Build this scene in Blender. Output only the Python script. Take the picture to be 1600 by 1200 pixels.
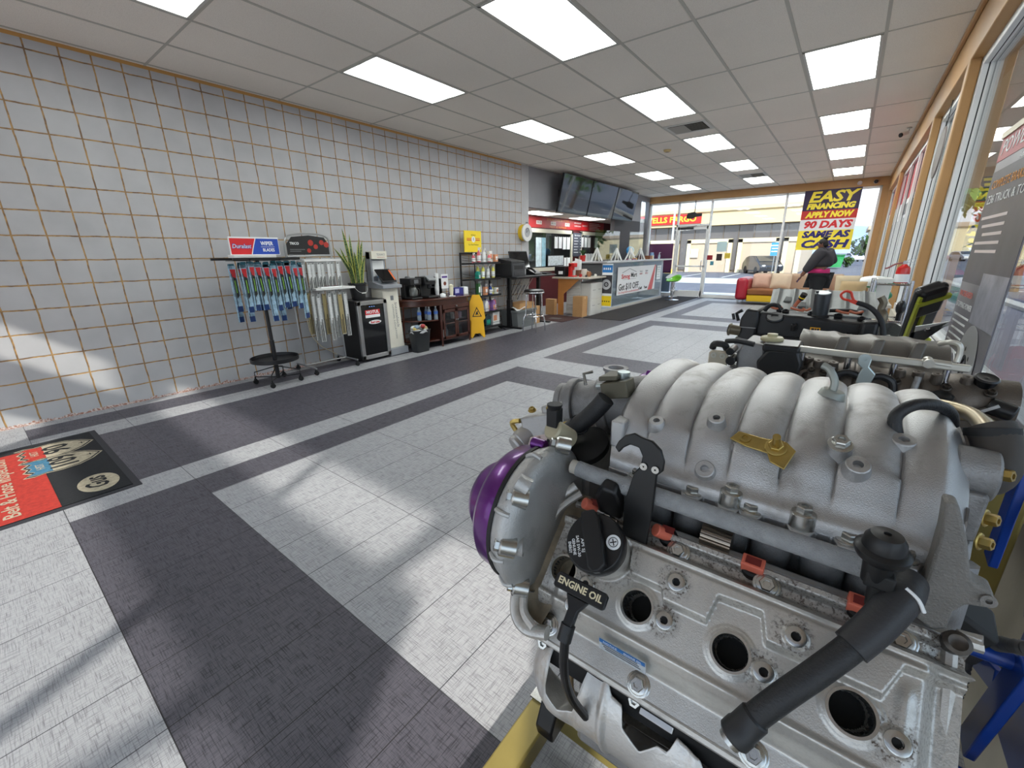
import bpy, bmesh, math, random
from mathutils import Vector, Matrix, Quaternion
random.seed(7)
PI = math.pi
SC = bpy.context.scene
for o in list(bpy.data.objects): bpy.data.objects.remove(o)
COL = SC.collection

# ---------------------------------------------------------------- camera
R_ = ((0.79216343, 0.61018161, -0.01246984), (0.17009656, -0.24035675, -0.9556651), (-0.58612648, 0.75492187, -0.29419163))
cd = bpy.data.cameras.new('camera'); cam = bpy.data.objects.new('camera', cd); COL.objects.link(cam)
cd.sensor_width = 36; cd.lens = 657.02 / 1600 * 36; cd.clip_start = 0.02; cd.clip_end = 800
cam.matrix_world = Matrix(((R_[0][0], -R_[1][0], -R_[2][0], 5.5285), (R_[0][1], -R_[1][1], -R_[2][1], -1.6135), (R_[0][2], -R_[1][2], -R_[2][2], 1.3982), (0, 0, 0, 1)))
SC.camera = cam
# ---------------------------------------------------------------- world, sun, exposure
SC.view_settings.view_transform = 'Standard'; SC.view_settings.look = 'None'
SC.view_settings.gamma = 1; SC.view_settings.use_curve_mapping = False
SC.view_settings.exposure = 1.8
w = bpy.data.worlds.new('sky'); SC.world = w; w.use_nodes = True
nt = w.node_tree; nt.nodes.clear()
wo = nt.nodes.new('ShaderNodeOutputWorld'); bg = nt.nodes.new('ShaderNodeBackground')
tc = nt.nodes.new('ShaderNodeTexCoord'); sp = nt.nodes.new('ShaderNodeSeparateXYZ'); rp = nt.nodes.new('ShaderNodeValToRGB')
nt.links.new(tc.outputs['Generated'], sp.inputs[0]); nt.links.new(sp.outputs[2], rp.inputs[0])
e = rp.color_ramp.elements
e[0].position = 0.0; e[0].color = (0.86, 0.91, 0.97, 1)
e[1].position = 0.55; e[1].color = (0.42, 0.60, 0.88, 1)
x = e.new(0.12); x.color = (0.74, 0.84, 0.96, 1)
nt.links.new(rp.outputs[0], bg.inputs[0]); bg.inputs[1].default_value = 0.68
nt.links.new(bg.outputs[0], wo.inputs[0])
sd = bpy.data.lights.new('sun', 'SUN'); so = bpy.data.objects.new('sun', sd); COL.objects.link(so)
sd.energy = 1.75; sd.angle = math.radians(1.2); sd.color = (1, 0.95, 0.87)
so.rotation_euler = Vector((-0.587, 1.0, -0.77)).to_track_quat('-Z', 'Y').to_euler(); so.location = (10, -12, 10)

# ---------------------------------------------------------------- materials
def lin(c):
    return tuple((v / 12.92 if v <= 0.04045 else ((v + 0.055) / 1.055) ** 2.4) for v in (k / 255 for k in c))
MATS = {}
def newmat(name):
    m = bpy.data.materials.new(name); m.use_nodes = True
    n = m.node_tree; b = n.nodes['Principled BSDF']
    return m, n, b
def mat(name, rgb=None, rough=0.5, metal=0.0, var=0.0, scale=8.0, bump=0.0, bscale=60.0, coat=0.0, emit=0.0, dirt=None, dscale=6.0, damt=0.5, spec=None, trans=0.0, alpha=None, aniso=None):
    if name in MATS: return MATS[name]
    m, n, b = newmat(name); MATS[name] = m
    c = lin(rgb); b.inputs['Base Color'].default_value = (*c, 1)
    b.inputs['Roughness'].default_value = rough; b.inputs['Metallic'].default_value = metal
    if spec is not None: b.inputs['Specular IOR Level'].default_value = spec
    if coat: b.inputs['Coat Weight'].default_value = coat; b.inputs['Coat Roughness'].default_value = 0.08
    if trans: b.inputs['Transmission Weight'].default_value = trans
    if emit: b.inputs['Emission Color'].default_value = (*c, 1); b.inputs['Emission Strength'].default_value = emit
    tcn = n.nodes.new('ShaderNodeTexCoord')
    if var:
        no = n.nodes.new('ShaderNodeTexNoise'); no.inputs['Scale'].default_value = scale; no.inputs['Detail'].default_value = 6
        n.links.new(tcn.outputs['Object'], no.inputs['Vector'])
        mr = n.nodes.new('ShaderNodeMapRange'); n.links.new(no.outputs[0], mr.inputs[0])
        mr.inputs[1].default_value = 0.3; mr.inputs[2].default_value = 0.7
        mr.inputs[3].default_value = 1 - var; mr.inputs[4].default_value = 1 + var
        mx = n.nodes.new('ShaderNodeVectorMath'); mx.operation = 'SCALE'; mx.inputs[0].default_value = c
        n.links.new(mr.outputs[0], mx.inputs['Scale'])
        out = mx.outputs[0]
        if dirt:
            n2 = n.nodes.new('ShaderNodeTexNoise'); n2.inputs['Scale'].default_value = dscale; n2.inputs['Detail'].default_value = 8; n2.inputs['Roughness'].default_value = 0.65
            n.links.new(tcn.outputs['Object'], n2.inputs['Vector'])
            m2 = n.nodes.new('ShaderNodeMapRange'); m2.inputs[1].default_value = 0.52; m2.inputs[2].default_value = 0.72; m2.inputs[4].default_value = damt
            n.links.new(n2.outputs[0], m2.inputs[0])
            mi = n.nodes.new('ShaderNodeMix'); mi.data_type = 'RGBA'
            n.links.new(m2.outputs[0], mi.inputs[0]); n.links.new(out, mi.inputs[6]); mi.inputs[7].default_value = (*lin(dirt), 1)
            out = mi.outputs[2]
            m3 = n.nodes.new('ShaderNodeMapRange'); m3.inputs[3].default_value = rough; m3.inputs[4].default_value = min(1, rough + 0.35)
            n.links.new(m2.outputs[0], m3.inputs[0]); n.links.new(m3.outputs[0], b.inputs['Roughness'])
        n.links.new(out, b.inputs['Base Color'])
    if bump:
        nb = n.nodes.new('ShaderNodeTexNoise'); nb.inputs['Scale'].default_value = bscale; nb.inputs['Detail'].default_value = 4
        n.links.new(tcn.outputs['Object'], nb.inputs['Vector'])
        bu = n.nodes.new('ShaderNodeBump'); bu.inputs['Strength'].default_value = bump; bu.inputs['Distance'].default_value = 0.002
        n.links.new(nb.outputs[0], bu.inputs['Height']); n.links.new(bu.outputs[0], b.inputs['Normal'])
    return m
class NX:
    """small node-expression helper for procedural materials"""
    def __init__(s, m): s.n = m.node_tree
    def _in(s, sock, v):
        if isinstance(v, (int, float)): sock.default_value = v
        else: s.n.links.new(v, sock)
    def m(s, op, a, b=0.0, c=None):
        nd = s.n.nodes.new('ShaderNodeMath'); nd.operation = op
        s._in(nd.inputs[0], a); s._in(nd.inputs[1], b)
        if c is not None: s._in(nd.inputs[2], c)
        return nd.outputs[0]
    def between(s, a, lo, hi): return s.m('MULTIPLY', s.m('GREATER_THAN', a, lo), s.m('LESS_THAN', a, hi))
    def obj(s):
        t = s.n.nodes.new('ShaderNodeTexCoord'); p = s.n.nodes.new('ShaderNodeSeparateXYZ')
        s.n.links.new(t.outputs['Object'], p.inputs[0]); s.oc = t.outputs['Object']; return p.outputs
    def noise(s, scale, sx=1, sy=1, sz=1, detail=4, rough=0.5):
        mp = s.n.nodes.new('ShaderNodeMapping'); mp.inputs['Scale'].default_value = (sx, sy, sz)
        s.n.links.new(s.oc, mp.inputs[0])
        no = s.n.nodes.new('ShaderNodeTexNoise'); no.inputs['Scale'].default_value = scale; no.inputs['Detail'].default_value = detail; no.inputs['Roughness'].default_value = rough
        s.n.links.new(mp.outputs[0], no.inputs['Vector']); return no.outputs[0]
    def ramp(s, v, lo, hi, a=0.0, b=1.0):
        r = s.n.nodes.new('ShaderNodeMapRange'); s._in(r.inputs[0], v)
        for i, q in ((1, lo), (2, hi), (3, a), (4, b)): s._in(r.inputs[i], q)
        return r.outputs[0]
    def mix(s, f, a, b):
        r = s.n.nodes.new('ShaderNodeMix'); r.data_type = 'RGBA'; s._in(r.inputs[0], f)
        for i, q in ((6, a), (7, b)):
            if isinstance(q, tuple): r.inputs[i].default_value = (*q[:3], 1)
            else: s.n.links.new(q, r.inputs[i])
        return r.outputs[2]
    def scale(s, col, f):
        r = s.n.nodes.new('ShaderNodeVectorMath'); r.operation = 'SCALE'; s.n.links.new(col, r.inputs[0]); s._in(r.inputs['Scale'], f); return r.outputs[0]
    def bump(s, h, strength=0.3, dist=0.003):
        r = s.n.nodes.new('ShaderNodeBump'); r.inputs['Strength'].default_value = strength; r.inputs['Distance'].default_value = dist
        s.n.links.new(h, r.inputs['Height']); return r.outputs[0]
def glass(name, tint=(0.93, 0.96, 0.95), ior=1.45, refl=1.0):
    """thin pane: straight-through transparency plus Fresnel mirror"""
    if name in MATS: return MATS[name]
    m = bpy.data.materials.new(name); m.use_nodes = True; MATS[name] = m
    n = m.node_tree; n.nodes.clear()
    o = n.nodes.new('ShaderNodeOutputMaterial'); mx = n.nodes.new('ShaderNodeMixShader'); fr = n.nodes.new('ShaderNodeFresnel'); ge = n.nodes.new('ShaderNodeNewGeometry'); mr = n.nodes.new('ShaderNodeMapRange'); mr.inputs[3].default_value = ior; mr.inputs[4].default_value = 1 / ior
    n.links.new(ge.outputs['Backfacing'], mr.inputs[0]); n.links.new(mr.outputs[0], fr.inputs[0])
    t = n.nodes.new('ShaderNodeBsdfTransparent'); t.inputs[0].default_value = (*tint, 1); g = n.nodes.new('ShaderNodeBsdfGlossy'); g.inputs['Roughness'].default_value = 0.0
    ml = n.nodes.new('ShaderNodeMath'); ml.operation = 'MULTIPLY'; ml.inputs[1].default_value = refl; n.links.new(fr.outputs[0], ml.inputs[0])
    n.links.new(ml.outputs[0], mx.inputs[0]); n.links.new(t.outputs[0], mx.inputs[1]); n.links.new(g.outputs[0], mx.inputs[2]); n.links.new(mx.outputs[0], o.inputs[0])
    return m

# ---------------------------------------------------------------- mesh builder
def V(*a): return Vector(a[0] if len(a) == 1 else a)
def perp(d):
    d = V(d).normalized(); a = Vector((0, 0, 1)) if abs(d.z) < 0.9 else Vector((1, 0, 0))
    u = d.cross(a).normalized(); return u, d.cross(u).normalized()
def smooth_path(P, k=6):
    P = [V(p) for p in P]; out = []
    for i in range(len(P) - 1):
        p0 = P[max(i - 1, 0)]; p1 = P[i]; p2 = P[i + 1]; p3 = P[min(i + 2, len(P) - 1)]
        for j in range(k):
            t = j / k
            out.append(0.5 * ((2 * p1) + (-p0 + p2) * t + (2 * p0 - 5 * p1 + 4 * p2 - p3) * t * t + (-p0 + 3 * p1 - 3 * p2 + p3) * t ** 3))
    out.append(P[-1]); return out
WLOC = {}
class MB:
    def __init__(s): s.v = []; s.f = []; s.mi = []; s.cur = 0
    def _add(s, vs, fs):
        b = len(s.v); s.v += [tuple(q) for q in vs]
        for f in fs: s.f.append(tuple(b + i for i in f)); s.mi.append(s.cur)
        return s
    def use(s, i): s.cur = i; return s
    def box(s, a, b):
        (x0, y0, z0), (x1, y1, z1) = a, b
        x0, x1 = min(x0, x1), max(x0, x1); y0, y1 = min(y0, y1), max(y0, y1); z0, z1 = min(z0, z1), max(z0, z1)
        return s._add([(x0, y0, z0), (x1, y0, z0), (x1, y1, z0), (x0, y1, z0), (x0, y0, z1), (x1, y0, z1), (x1, y1, z1), (x0, y1, z1)],
                      [(0, 3, 2, 1), (4, 5, 6, 7), (0, 1, 5, 4), (1, 2, 6, 5), (2, 3, 7, 6), (3, 0, 4, 7)])
    def obox(s, c, u, v, w):
        """box centred at c with half-vectors u, v, w"""
        c, u, v, w = V(c), V(u), V(v), V(w)
        if u.cross(v).dot(w) < 0: w = -w
        P = [c - u - v - w, c + u - v - w, c + u + v - w, c - u + v - w, c - u - v + w, c + u - v + w, c + u + v + w, c - u + v + w]
        return s._add(P, [(0, 3, 2, 1), (4, 5, 6, 7), (0, 1, 5, 4), (1, 2, 6, 5), (2, 3, 7, 6), (3, 0, 4, 7)])
    def bar(s, a, b, wd, ht, up=(0, 0, 1)):
        a, b = V(a), V(b); d = b - a; up = V(up); sd = d.cross(up)
        if sd.length < 1e-6: sd = d.cross(Vector((1, 0, 0)))
        sd.normalize(); u = sd.cross(d).normalized()
        return s.obox((a + b) / 2, d / 2, sd * wd / 2, u * ht / 2)
    def cyl(s, a, b, r, r2=None, n=16, caps=True):
        a, b = V(a), V(b); r2 = r if r2 is None else r2; d = b - a; u, w = perp(d)
        P = []
        for q, rr in ((a, r), (b, r2)):
            for i in range(n): t = 2 * PI * i / n; P.append(q + (u * math.cos(t) + w * math.sin(t)) * rr)
        F = [(i, (i + 1) % n, n + (i + 1) % n, n + i) for i in range(n)]
        if caps: F += [tuple(reversed(range(n))), tuple(range(n, 2 * n))]
        return s._add(P, F)
    def lathe(s, prof, org=(0, 0, 0), axis=(0, 0, 1), n=24, caps=True):
        """prof: (radius, height) list"""
        org, axis = V(org), V(axis).normalized(); u, w = perp(axis); P = []; F = []
        m = len(prof)
        for (r, h) in prof:
            for i in range(n): t = 2 * PI * i / n; P.append(org + axis * h + (u * math.cos(t) + w * math.sin(t)) * r)
        for j in range(m - 1):
            for i in range(n): F.append((j * n + i, j * n + (i + 1) % n, (j + 1) * n + (i + 1) % n, (j + 1) * n + i))
        if caps and prof[0][0] > 1e-5: F.append(tuple(reversed(range(n))))
        if caps and prof[-1][0] > 1e-5: F.append(tuple(range((m - 1) * n, m * n)))
        return s._add(P, F)
    def tube(s, pts, r, n=10, sm=0, caps=True, flat=None, radii=None):
        P = smooth_path(pts, sm) if sm else [V(p) for p in pts]
        m = len(P); Q = []; F = []
        d0 = (P[1] - P[0]).normalized(); u, w = perp(d0)
        for i, p in enumerate(P):
            d = (P[min(i + 1, m - 1)] - P[max(i - 1, 0)])
            if d.length < 1e-9: d = d0
            d.normalize(); u = (u - d * u.dot(d))
            if u.length < 1e-6: u = perp(d)[0]
            u.normalize(); w = d.cross(u)
            rr = r(i / (m - 1)) if callable(r) else r
            for k in range(n):
                t = 2 * PI * k / n; Q.append(p + u * math.cos(t) * rr + w * math.sin(t) * rr * (flat or 1))
        for j in range(m - 1):
            for k in range(n): F.append((j * n + k, j * n + (k + 1) % n, (j + 1) * n + (k + 1) % n, (j + 1) * n + k))
        if caps: F += [tuple(reversed(range(n))), tuple(range((m - 1) * n, m * n))]
        return s._add(Q, F)
    def prism(s, poly, org, u, v, w):
        """2-D outline in axes u,v extruded by vector w"""
        org, u, v, w = V(org), V(u), V(v), V(w); n = len(poly)
        P = [org + u * a + v * b for a, b in poly]; P += [p + w for p in P]
        ar = sum(poly[i][0] * poly[(i + 1) % n][1] - poly[(i + 1) % n][0] * poly[i][1] for i in range(n))
        fl = (ar > 0) == (u.cross(v).dot(w) > 0)
        F = [tuple(reversed(range(n))), tuple(range(n, 2 * n))] + [(i, (i + 1) % n, n + (i + 1) % n, n + i) for i in range(n)]
        if not fl: F = [tuple(reversed(f)) for f in F]
        return s._add(P, F)
    def quad(s, a, b, c, d): return s._add([V(a), V(b), V(c), V(d)], [(0, 1, 2, 3)])
    def sphere(s, c, r, n=12, m=8, sc=(1, 1, 1)):
        c = V(c); P = [c + Vector((0, 0, r * sc[2]))]; F = []
        for j in range(1, m):
            t = PI * j / m
            for i in range(n): a = 2 * PI * i / n; P.append(c + Vector((r * sc[0] * math.sin(t) * math.cos(a), r * sc[1] * math.sin(t) * math.sin(a), r * sc[2] * math.cos(t))))
        P.append(c - Vector((0, 0, r * sc[2]))); L = len(P) - 1
        for i in range(n): F.append((0, 1 + i, 1 + (i + 1) % n)); F.append((L, 1 + (m - 2) * n + (i + 1) % n, 1 + (m - 2) * n + i))
        for j in range(m - 2):
            for i in range(n): F.append((1 + j * n + i, 1 + (j + 1) * n + i, 1 + (j + 1) * n + (i + 1) % n, 1 + j * n + (i + 1) % n))
        return s._add(P, F)
    def grid(s, fn, nu, nv, closeu=False, closev=False):
        P = [V(fn(i / (nu if closeu else nu - 1), j / (nv if closev else nv - 1))) for j in range(nv) for i in range(nu)]
        F = []
        for j in range(nv if closev else nv - 1):
            for i in range(nu if closeu else nu - 1):
                a = j * nu + i; b = j * nu + (i + 1) % nu; j2 = (j + 1) % nv
                F.append((a, b, j2 * nu + (i + 1) % nu, j2 * nu + i))
        return s._add(P, F)
    def annulus(s, c, axis, r0, r1, h, n=24):
        return s.lathe([(r0, 0), (r1, 0), (r1, h), (r0, h), (r0, 0)], c, axis, n, False)
    def bolt(s, c, axis, r=0.008, h=0.006, washer=True):
        c, axis = V(c), V(axis).normalized()
        if washer: s.lathe([(r * 1.45, 0), (r * 1.45, 0.0015), (r * 1.25, 0.0025)], c, axis, 18); c = c + axis * 0.002
        s.lathe([(r, 0), (r, h * 0.85), (r * 0.88, h), (r * 0.5, h), (r * 0.45, h * 0.7)], c, axis, 6)
        return s
    def xf(s, M, i0=0):
        for i in range(i0, len(s.v)): s.v[i] = tuple(M @ Vector(s.v[i]))
        return s
    def build(s, name, mats, parent=None, bevel=0.0, seg=2, sharp=35, sub=0, loc=None, local=False, solid=0.0, flat=False):
        me = bpy.data.meshes.new(name)
        if loc is None:
            if parent is not None: loc = WLOC.get(parent.name, Vector((0, 0, 0))) if not local else Vector((0, 0, 0))
            else:
                xs = [q[0] for q in s.v]; ys = [q[1] for q in s.v]; zs = [q[2] for q in s.v]
                loc = Vector(((min(xs) + max(xs)) / 2, (min(ys) + max(ys)) / 2, min(zs)))
        loc = V(loc)
        me.from_pydata([tuple(V(q) - loc) for q in s.v], [], s.f)
        if not isinstance(mats, (list, tuple)): mats = [mats]
        for m in mats: me.materials.append(m)
        for p, i in zip(me.polygons, s.mi): p.material_index = min(i, len(mats) - 1)
        me.update()
        if not flat:
            for p in me.polygons: p.use_smooth = True
            if not sub: me.set_sharp_from_angle(angle=math.radians(sharp))
        o = bpy.data.objects.new(name, me); COL.objects.link(o)
        if parent is None: o.location = loc; WLOC[o.name] = loc
        else: o.parent = parent; WLOC[o.name] = loc if not local else Vector((0, 0, 0))
        if solid: md = o.modifiers.new('thick', 'SOLIDIFY'); md.thickness = solid; md.offset = 0
        if bevel: md = o.modifiers.new('bev', 'BEVEL'); md.width = bevel; md.segments = seg; md.limit_method = 'ANGLE'; md.angle_limit = math.radians(40); md.harden_normals = False
        if sub: md = o.modifiers.new('sub', 'SUBSURF'); md.levels = sub; md.render_levels = sub
        return o
def thing(name, label, cat, loc=(0, 0, 0), rz=0.0, group=None):
    o = bpy.data.objects.new(name, None); COL.objects.link(o); o.location = loc; o.rotation_euler = (0, 0, rz); o.empty_display_size = 0.1
    WLOC[o.name] = V(loc); o['label'] = label; o['category'] = cat
    if group: o['group'] = group
    return o
def tag(o, label, cat, group=None, kind=None):
    o['label'] = label; o['category'] = cat
    if group: o['group'] = group
    if kind: o['kind'] = kind
    return o
def struct(o): o['kind'] = 'structure'; return o
def copy_tree(o, parent=None, loc=None, rz=None, label=None):
    c = o.copy(); COL.objects.link(c); c.parent = parent
    if loc is not None: c.location = loc
    if rz is not None: c.rotation_euler = (0, 0, rz)
    if label: c['label'] = label
    for ch in list(o.children): copy_tree(ch, c)
    return c
def text(s, size, org, u, v, m, parent, name='lettering', depth=0.0008, ax='CENTER', shear=0.0, bold=0.0, sx=1.0, width=None, local=False):
    """lettering laid in the plane (u right, v up), standing out along u x v"""
    cu = bpy.data.curves.new('t', 'FONT'); cu.body = s; cu.size = size; cu.align_x = ax; cu.align_y = 'CENTER'; cu.extrude = depth / 2; cu.shear = shear; cu.offset = bold; cu.resolution_u = 2
    ob = bpy.data.objects.new('t', cu); me = bpy.data.meshes.new_from_object(ob); bpy.data.objects.remove(ob); bpy.data.curves.remove(cu)
    u, v = V(u).normalized(), V(v).normalized(); w_ = u.cross(v); org = V(org)
    if width and me.vertices:
        xs = [q.co.x for q in me.vertices]; sx = width / max(1e-6, max(xs) - min(xs))
    b = MB(); b._add([org + u * q.co.x * sx + v * q.co.y + w_ * (q.co.z + depth / 2) for q in me.vertices], [tuple(p.vertices) for p in me.polygons])
    bpy.data.meshes.remove(me)
    if isinstance(parent, MB): parent._add(b.v, b.f); return None
    return b.build(name, m, parent, local=local, flat=True)
def wkeep(lo):  # world position of an object for building children
    return WLOC.get(lo.name, Vector((0, 0, 0)))
# ================================================================ ROOM SHELL
H = 3.128
YF, YB = 13.1, -4.0
def m_floor():
    m, n, b = newmat('floor_tile'); X = NX(m); o = X.obj(); x, y = o[0], o[1]
    T = 0.5954; S = 0.2935
    v = X.m('DIVIDE', X.m('ADD', y, 1.5374), T); vm = X.m('MODULO', X.m('ADD', v, 16.0), 8.0)
    deep = X.m('GREATER_THAN', v, 0.0)
    east = X.m('GREATER_THAN', x, 2.33)
    band = X.m('MAXIMUM', X.m('LESS_THAN', vm, 1.0), X.between(vm, 6.0, 7.0))
    d1 = X.m('MULTIPLY', east, X.m('MULTIPLY', band, deep))
    d2 = X.m('MULTIPLY', X.between(x, 2.33, 2.62), X.m('MULTIPLY', X.m('LESS_THAN', vm, 7.0), deep))
    d3 = X.m('MULTIPLY', X.between(x, 0.80, 2.04), deep)
    d4 = X.m('MULTIPLY', X.between(x, 0.15, 0.49), deep)
    dark = X.m('MAXIMUM', X.m('MAXIMUM', d1, d2), X.m('MAXIMUM', d3, d4))
    # linen texture: two crossed sets of fine streaks
    a = X.noise(1.0, 260, 14, 1, 3, 0.6); c = X.noise(1.0, 14, 260, 1, 3, 0.6)
    sa = X.ramp(a, 0.30, 0.50); sc_ = X.ramp(c, 0.30, 0.50)
    st = X.m('MULTIPLY', sa, sc_)
    big = X.noise(0.9, 1, 1, 1, 4)
    lt = X.mix(st, lin((118, 118, 122)), lin((164, 165, 168)))
    dk = X.mix(st, lin((44, 43, 49)), lin((86, 84, 92)))
    col = X.mix(dark, lt, dk)
    col = X.scale(col, X.ramp(big, 0.3, 0.7, 0.92, 1.06))
    # joints
    fx = X.m('FRACT', X.m('DIVIDE', X.m('ADD', x, 0.312 + 2.935), S)); fy = X.m('FRACT', X.m('ADD', v, 16.0))
    jx = X.m('LESS_THAN', fx, 0.012); jy = X.m('LESS_THAN', fy, 0.006)
    j = X.m('MAXIMUM', jx, jy)
    col = X.mix(j, col, X.mix(dark, lin((62, 62, 66)), lin((40, 38, 40))))
    n.node_tree.links if False else None
    m.node_tree.links.new(col, b.inputs['Base Color'])
    m.node_tree.links.new(X.ramp(st, 0, 1, 0.54, 0.42), b.inputs['Roughness'])
    b.inputs['Specular IOR Level'].default_value = 0.25
    h = X.m('SUBTRACT', X.m('MULTIPLY', st, 0.15), j)
    m.node_tree.links.new(X.bump(h, 0.25, 0.0015), b.inputs['Normal'])
    return m
def m_wall():
    m, n, b = newmat('scored_block_wall'); X = NX(m); o = X.obj(); y, z = o[1], o[2]
    P = 0.2032
    wob = X.ramp(X.noise(9, 1, 1, 1, 3), 0.2, 0.8, -0.02, 0.02)
    fy = X.m('FRACT', X.m('ADD', X.m('DIVIDE', y, P), X.m('ADD', wob, 40.0)))
    fz = X.m('FRACT', X.m('ADD', X.m('DIVIDE', X.m('SUBTRACT', z, 0.1807), P), X.m('ADD', wob, 10.0)))
    ey = X.m('MINIMUM', fy, X.m('SUBTRACT', 1.0, fy)); ez = X.m('MINIMUM', fz, X.m('SUBTRACT', 1.0, fz))
    e = X.m('MINIMUM', ey, ez)
    inz = X.m('MULTIPLY', X.m('LESS_THAN', y, 5.90), 1.0)
    g = X.m('MULTIPLY', X.ramp(e, 0.022, 0.034, 1, 0), inz)
    dn = X.noise(14, 1, 1, 1, 5, 0.6)
    grout = X.mix(X.ramp(dn, 0.4, 0.62), lin((178, 140, 84)), lin((122, 92, 62)))
    paint = X.scale(X.mix(X.ramp(X.noise(3, 1, 1, 1, 5), 0.35, 0.65), lin((174, 174, 176)), lin((184, 184, 186))), 1.0)
    # chipped plaster along the foot of the wall, bare yellow strip at the ceiling
    ch = X.m('GREATER_THAN', X.m('ADD', X.m('MULTIPLY', X.noise(11, 1, 1, 1, 6, 0.7), 0.11), -0.032), z)
    chip = X.mix(X.ramp(X.noise(60, 1, 1, 1, 3), 0.4, 0.6), lin((208, 196, 190)), lin((158, 110, 92)))
    top = X.m('MULTIPLY', X.m('GREATER_THAN', z, 3.098), inz)
    col = X.mix(g, paint, grout); col = X.mix(X.m('MULTIPLY', ch, inz), col, chip); col = X.mix(top, col, lin((196, 148, 84)))
    m.node_tree.links.new(col, b.inputs['Base Color']); b.inputs['Roughness'].default_value = 0.55
    hh = X.m('SUBTRACT', X.m('MULTIPLY', X.noise(70, 1, 1, 1, 3), 0.06), g)
    m.node_tree.links.new(X.bump(hh, 0.6, 0.004), b.inputs['Normal'])
    return m
def m_ceiling():
    m, n, b = newmat('ceiling_tile'); X = NX(m); X.obj()
    s = X.ramp(X.noise(220, 1, 1, 1, 2), 0.35, 0.5)
    col = X.mix(s, lin((222, 214, 203)), lin((240, 233, 223)))
    col = X.scale(col, X.ramp(X.noise(0.7, 1, 1, 1, 2), 0.3, 0.7, 0.95, 1.05))
    m.node_tree.links.new(col, b.inputs['Base Color']); b.inputs['Roughness'].default_value = 0.9
    m.node_tree.links.new(X.bump(s, 0.2, 0.001), b.inputs['Normal']); return m
M_FLOOR = m_floor(); M_WALL = m_wall(); M_CEIL = m_ceiling()
M_GREY = mat('grey_wall_paint', (140, 140, 144), 0.6, var=0.03)
M_DKWALL = mat('charcoal_wall_paint', (52, 47, 50), 0.6, var=0.05)
M_TAN = mat('tan_painted_wood', (180, 138, 88), 0.5, var=0.06, scale=3)
M_ALU = mat('white_aluminium', (226, 226, 224), 0.4, 0.0, var=0.03)
M_ALUD = mat('dark_gasket', (30, 30, 32), 0.6)
M_BEIGE = mat('beige_stucco', (190, 184, 168), 0.8, var=0.05, bump=0.3)
M_MAROON = mat('maroon_wall_paint', (86, 26, 30), 0.55, var=0.06)
M_CREAM = mat('cream_soffit', (206, 190, 158), 0.75, var=0.04)
M_GLASS = glass('window_glass', (0.95, 0.965, 0.96), 1.45)
M_GLASS2 = glass('rear_window_glass', (0.955, 0.965, 0.965), 1.45)
def S(name, b, m, **k): return struct(b.build(name, m, None, loc=(0, 0, 0), **k))
S('floor', MB().box((-1.3, YB - 0.2, -0.12), (6.25, YF + 0.25, 0)), M_FLOOR)
S('ceiling', MB().box((-0.2, YB - 0.2, H), (6.3, YF + 0.2, H + 0.15)), M_CEIL)
g = MB()
for i in range(-1, 10):
    xx = 0.658 + 0.5987 * (i); 
    if 0.03 < xx < 5.98: g.box((xx - 0.012, YB, H - 0.004), (xx + 0.012, YF, H))
for j in range(-3, 11):
    yy = -0.0306 + 1.2192 * j; g.box((0.0, yy - 0.010, H - 0.003), (6.0, yy + 0.010, H))
S('trim_1', g, mat('ceiling_grid_metal', (186, 182, 172), 0.5))
# left wall: scored block up to y=6.155, bulkhead over the alcove, charcoal pier, strip window at the end
wl = MB(); wl.box((-0.2, YB - 0.2, 0), (0, 6.155, H)); S('wall_left', wl, M_WALL)
wb = MB(); wb.box((-0.12, 6.155, 2.35), (0, 12.32, H)); wb.box((-0.12, 12.98, 0), (0, YF, H)); wb.box((-0.12, 12.32, 2.98), (0, 12.98, H)); wb.box((-0.12, 12.32, 0), (0, 12.98, 0.5))
S('wall_left_bulkhead', wb, M_GREY)
S('wall_left_pier', MB().box((-0.12, 10.4, 0), (0, 12.32, 2.35)), M_DKWALL)
S('window_8', MB().box((-0.07, 12.32, 0.5), (-0.05, 12.98, 2.98)), M_GLASS2)
# alcove behind the counter
wa = MB(); wa.box((-1.25, 6.0, 0), (-1.1, 13.0, 2.35)); wa.box((-1.1, 6.0, 0), (-0.2, 6.155, 2.35)); wa.box((-1.1, 12.85, 0), (-0.12, 13.0, 2.35))
S('wall_alcove', wa, M_MAROON)
S('ceiling_alcove', MB().box((-1.25, 6.0, 2.35), (-0.12, 13.0, 2.47)), M_CEIL)
# far wall
fw = MB(); fw.box((-0.15, YF - 0.06, 2.93), (6.25, YF + 0.14, H)); fw.box((5.87, YF - 0.06, 0), (6.25, YF + 0.14, 2.93)); S('trim_2', fw, M_TAN, bevel=0.006)
ff = MB()
for xa in (0.0, 0.92, 1.90, 3.84): ff.box((xa, YF - 0.03, 0), (xa + 0.05, YF + 0.09, 2.93))
ff.box((5.82, YF - 0.03, 0), (5.87, YF + 0.09, 2.93)); ff.box((0, YF - 0.03, 2.88), (5.87, YF + 0.09, 2.93)); ff.box((0, YF - 0.03, 0), (0.92, YF + 0.09, 0.10)); ff.box((1.95, YF - 0.03, 0), (5.87, YF + 0.09, 0.10))
ff.box((0.92, YF - 0.03, 2.18), (1.92, YF + 0.09, 2.24)); ff.box((0.92, YF - 0.02, 0), (1.92, YF + 0.08, 0.015))
S('trim_3', ff, M_ALU, bevel=0.004)
for i, (a, b_) in enumerate(((0.05, 0.92), (1.95, 3.84), (3.89, 5.82))): S('window_%d' % (i + 1), MB().box((a, YF + 0.02, 0.10), (b_, YF + 0.028, 2.88)), M_GLASS)
S('window_4', MB().box((0.97, YF + 0.02, 2.24), (1.90, YF + 0.028, 2.88)), M_GLASS)
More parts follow.
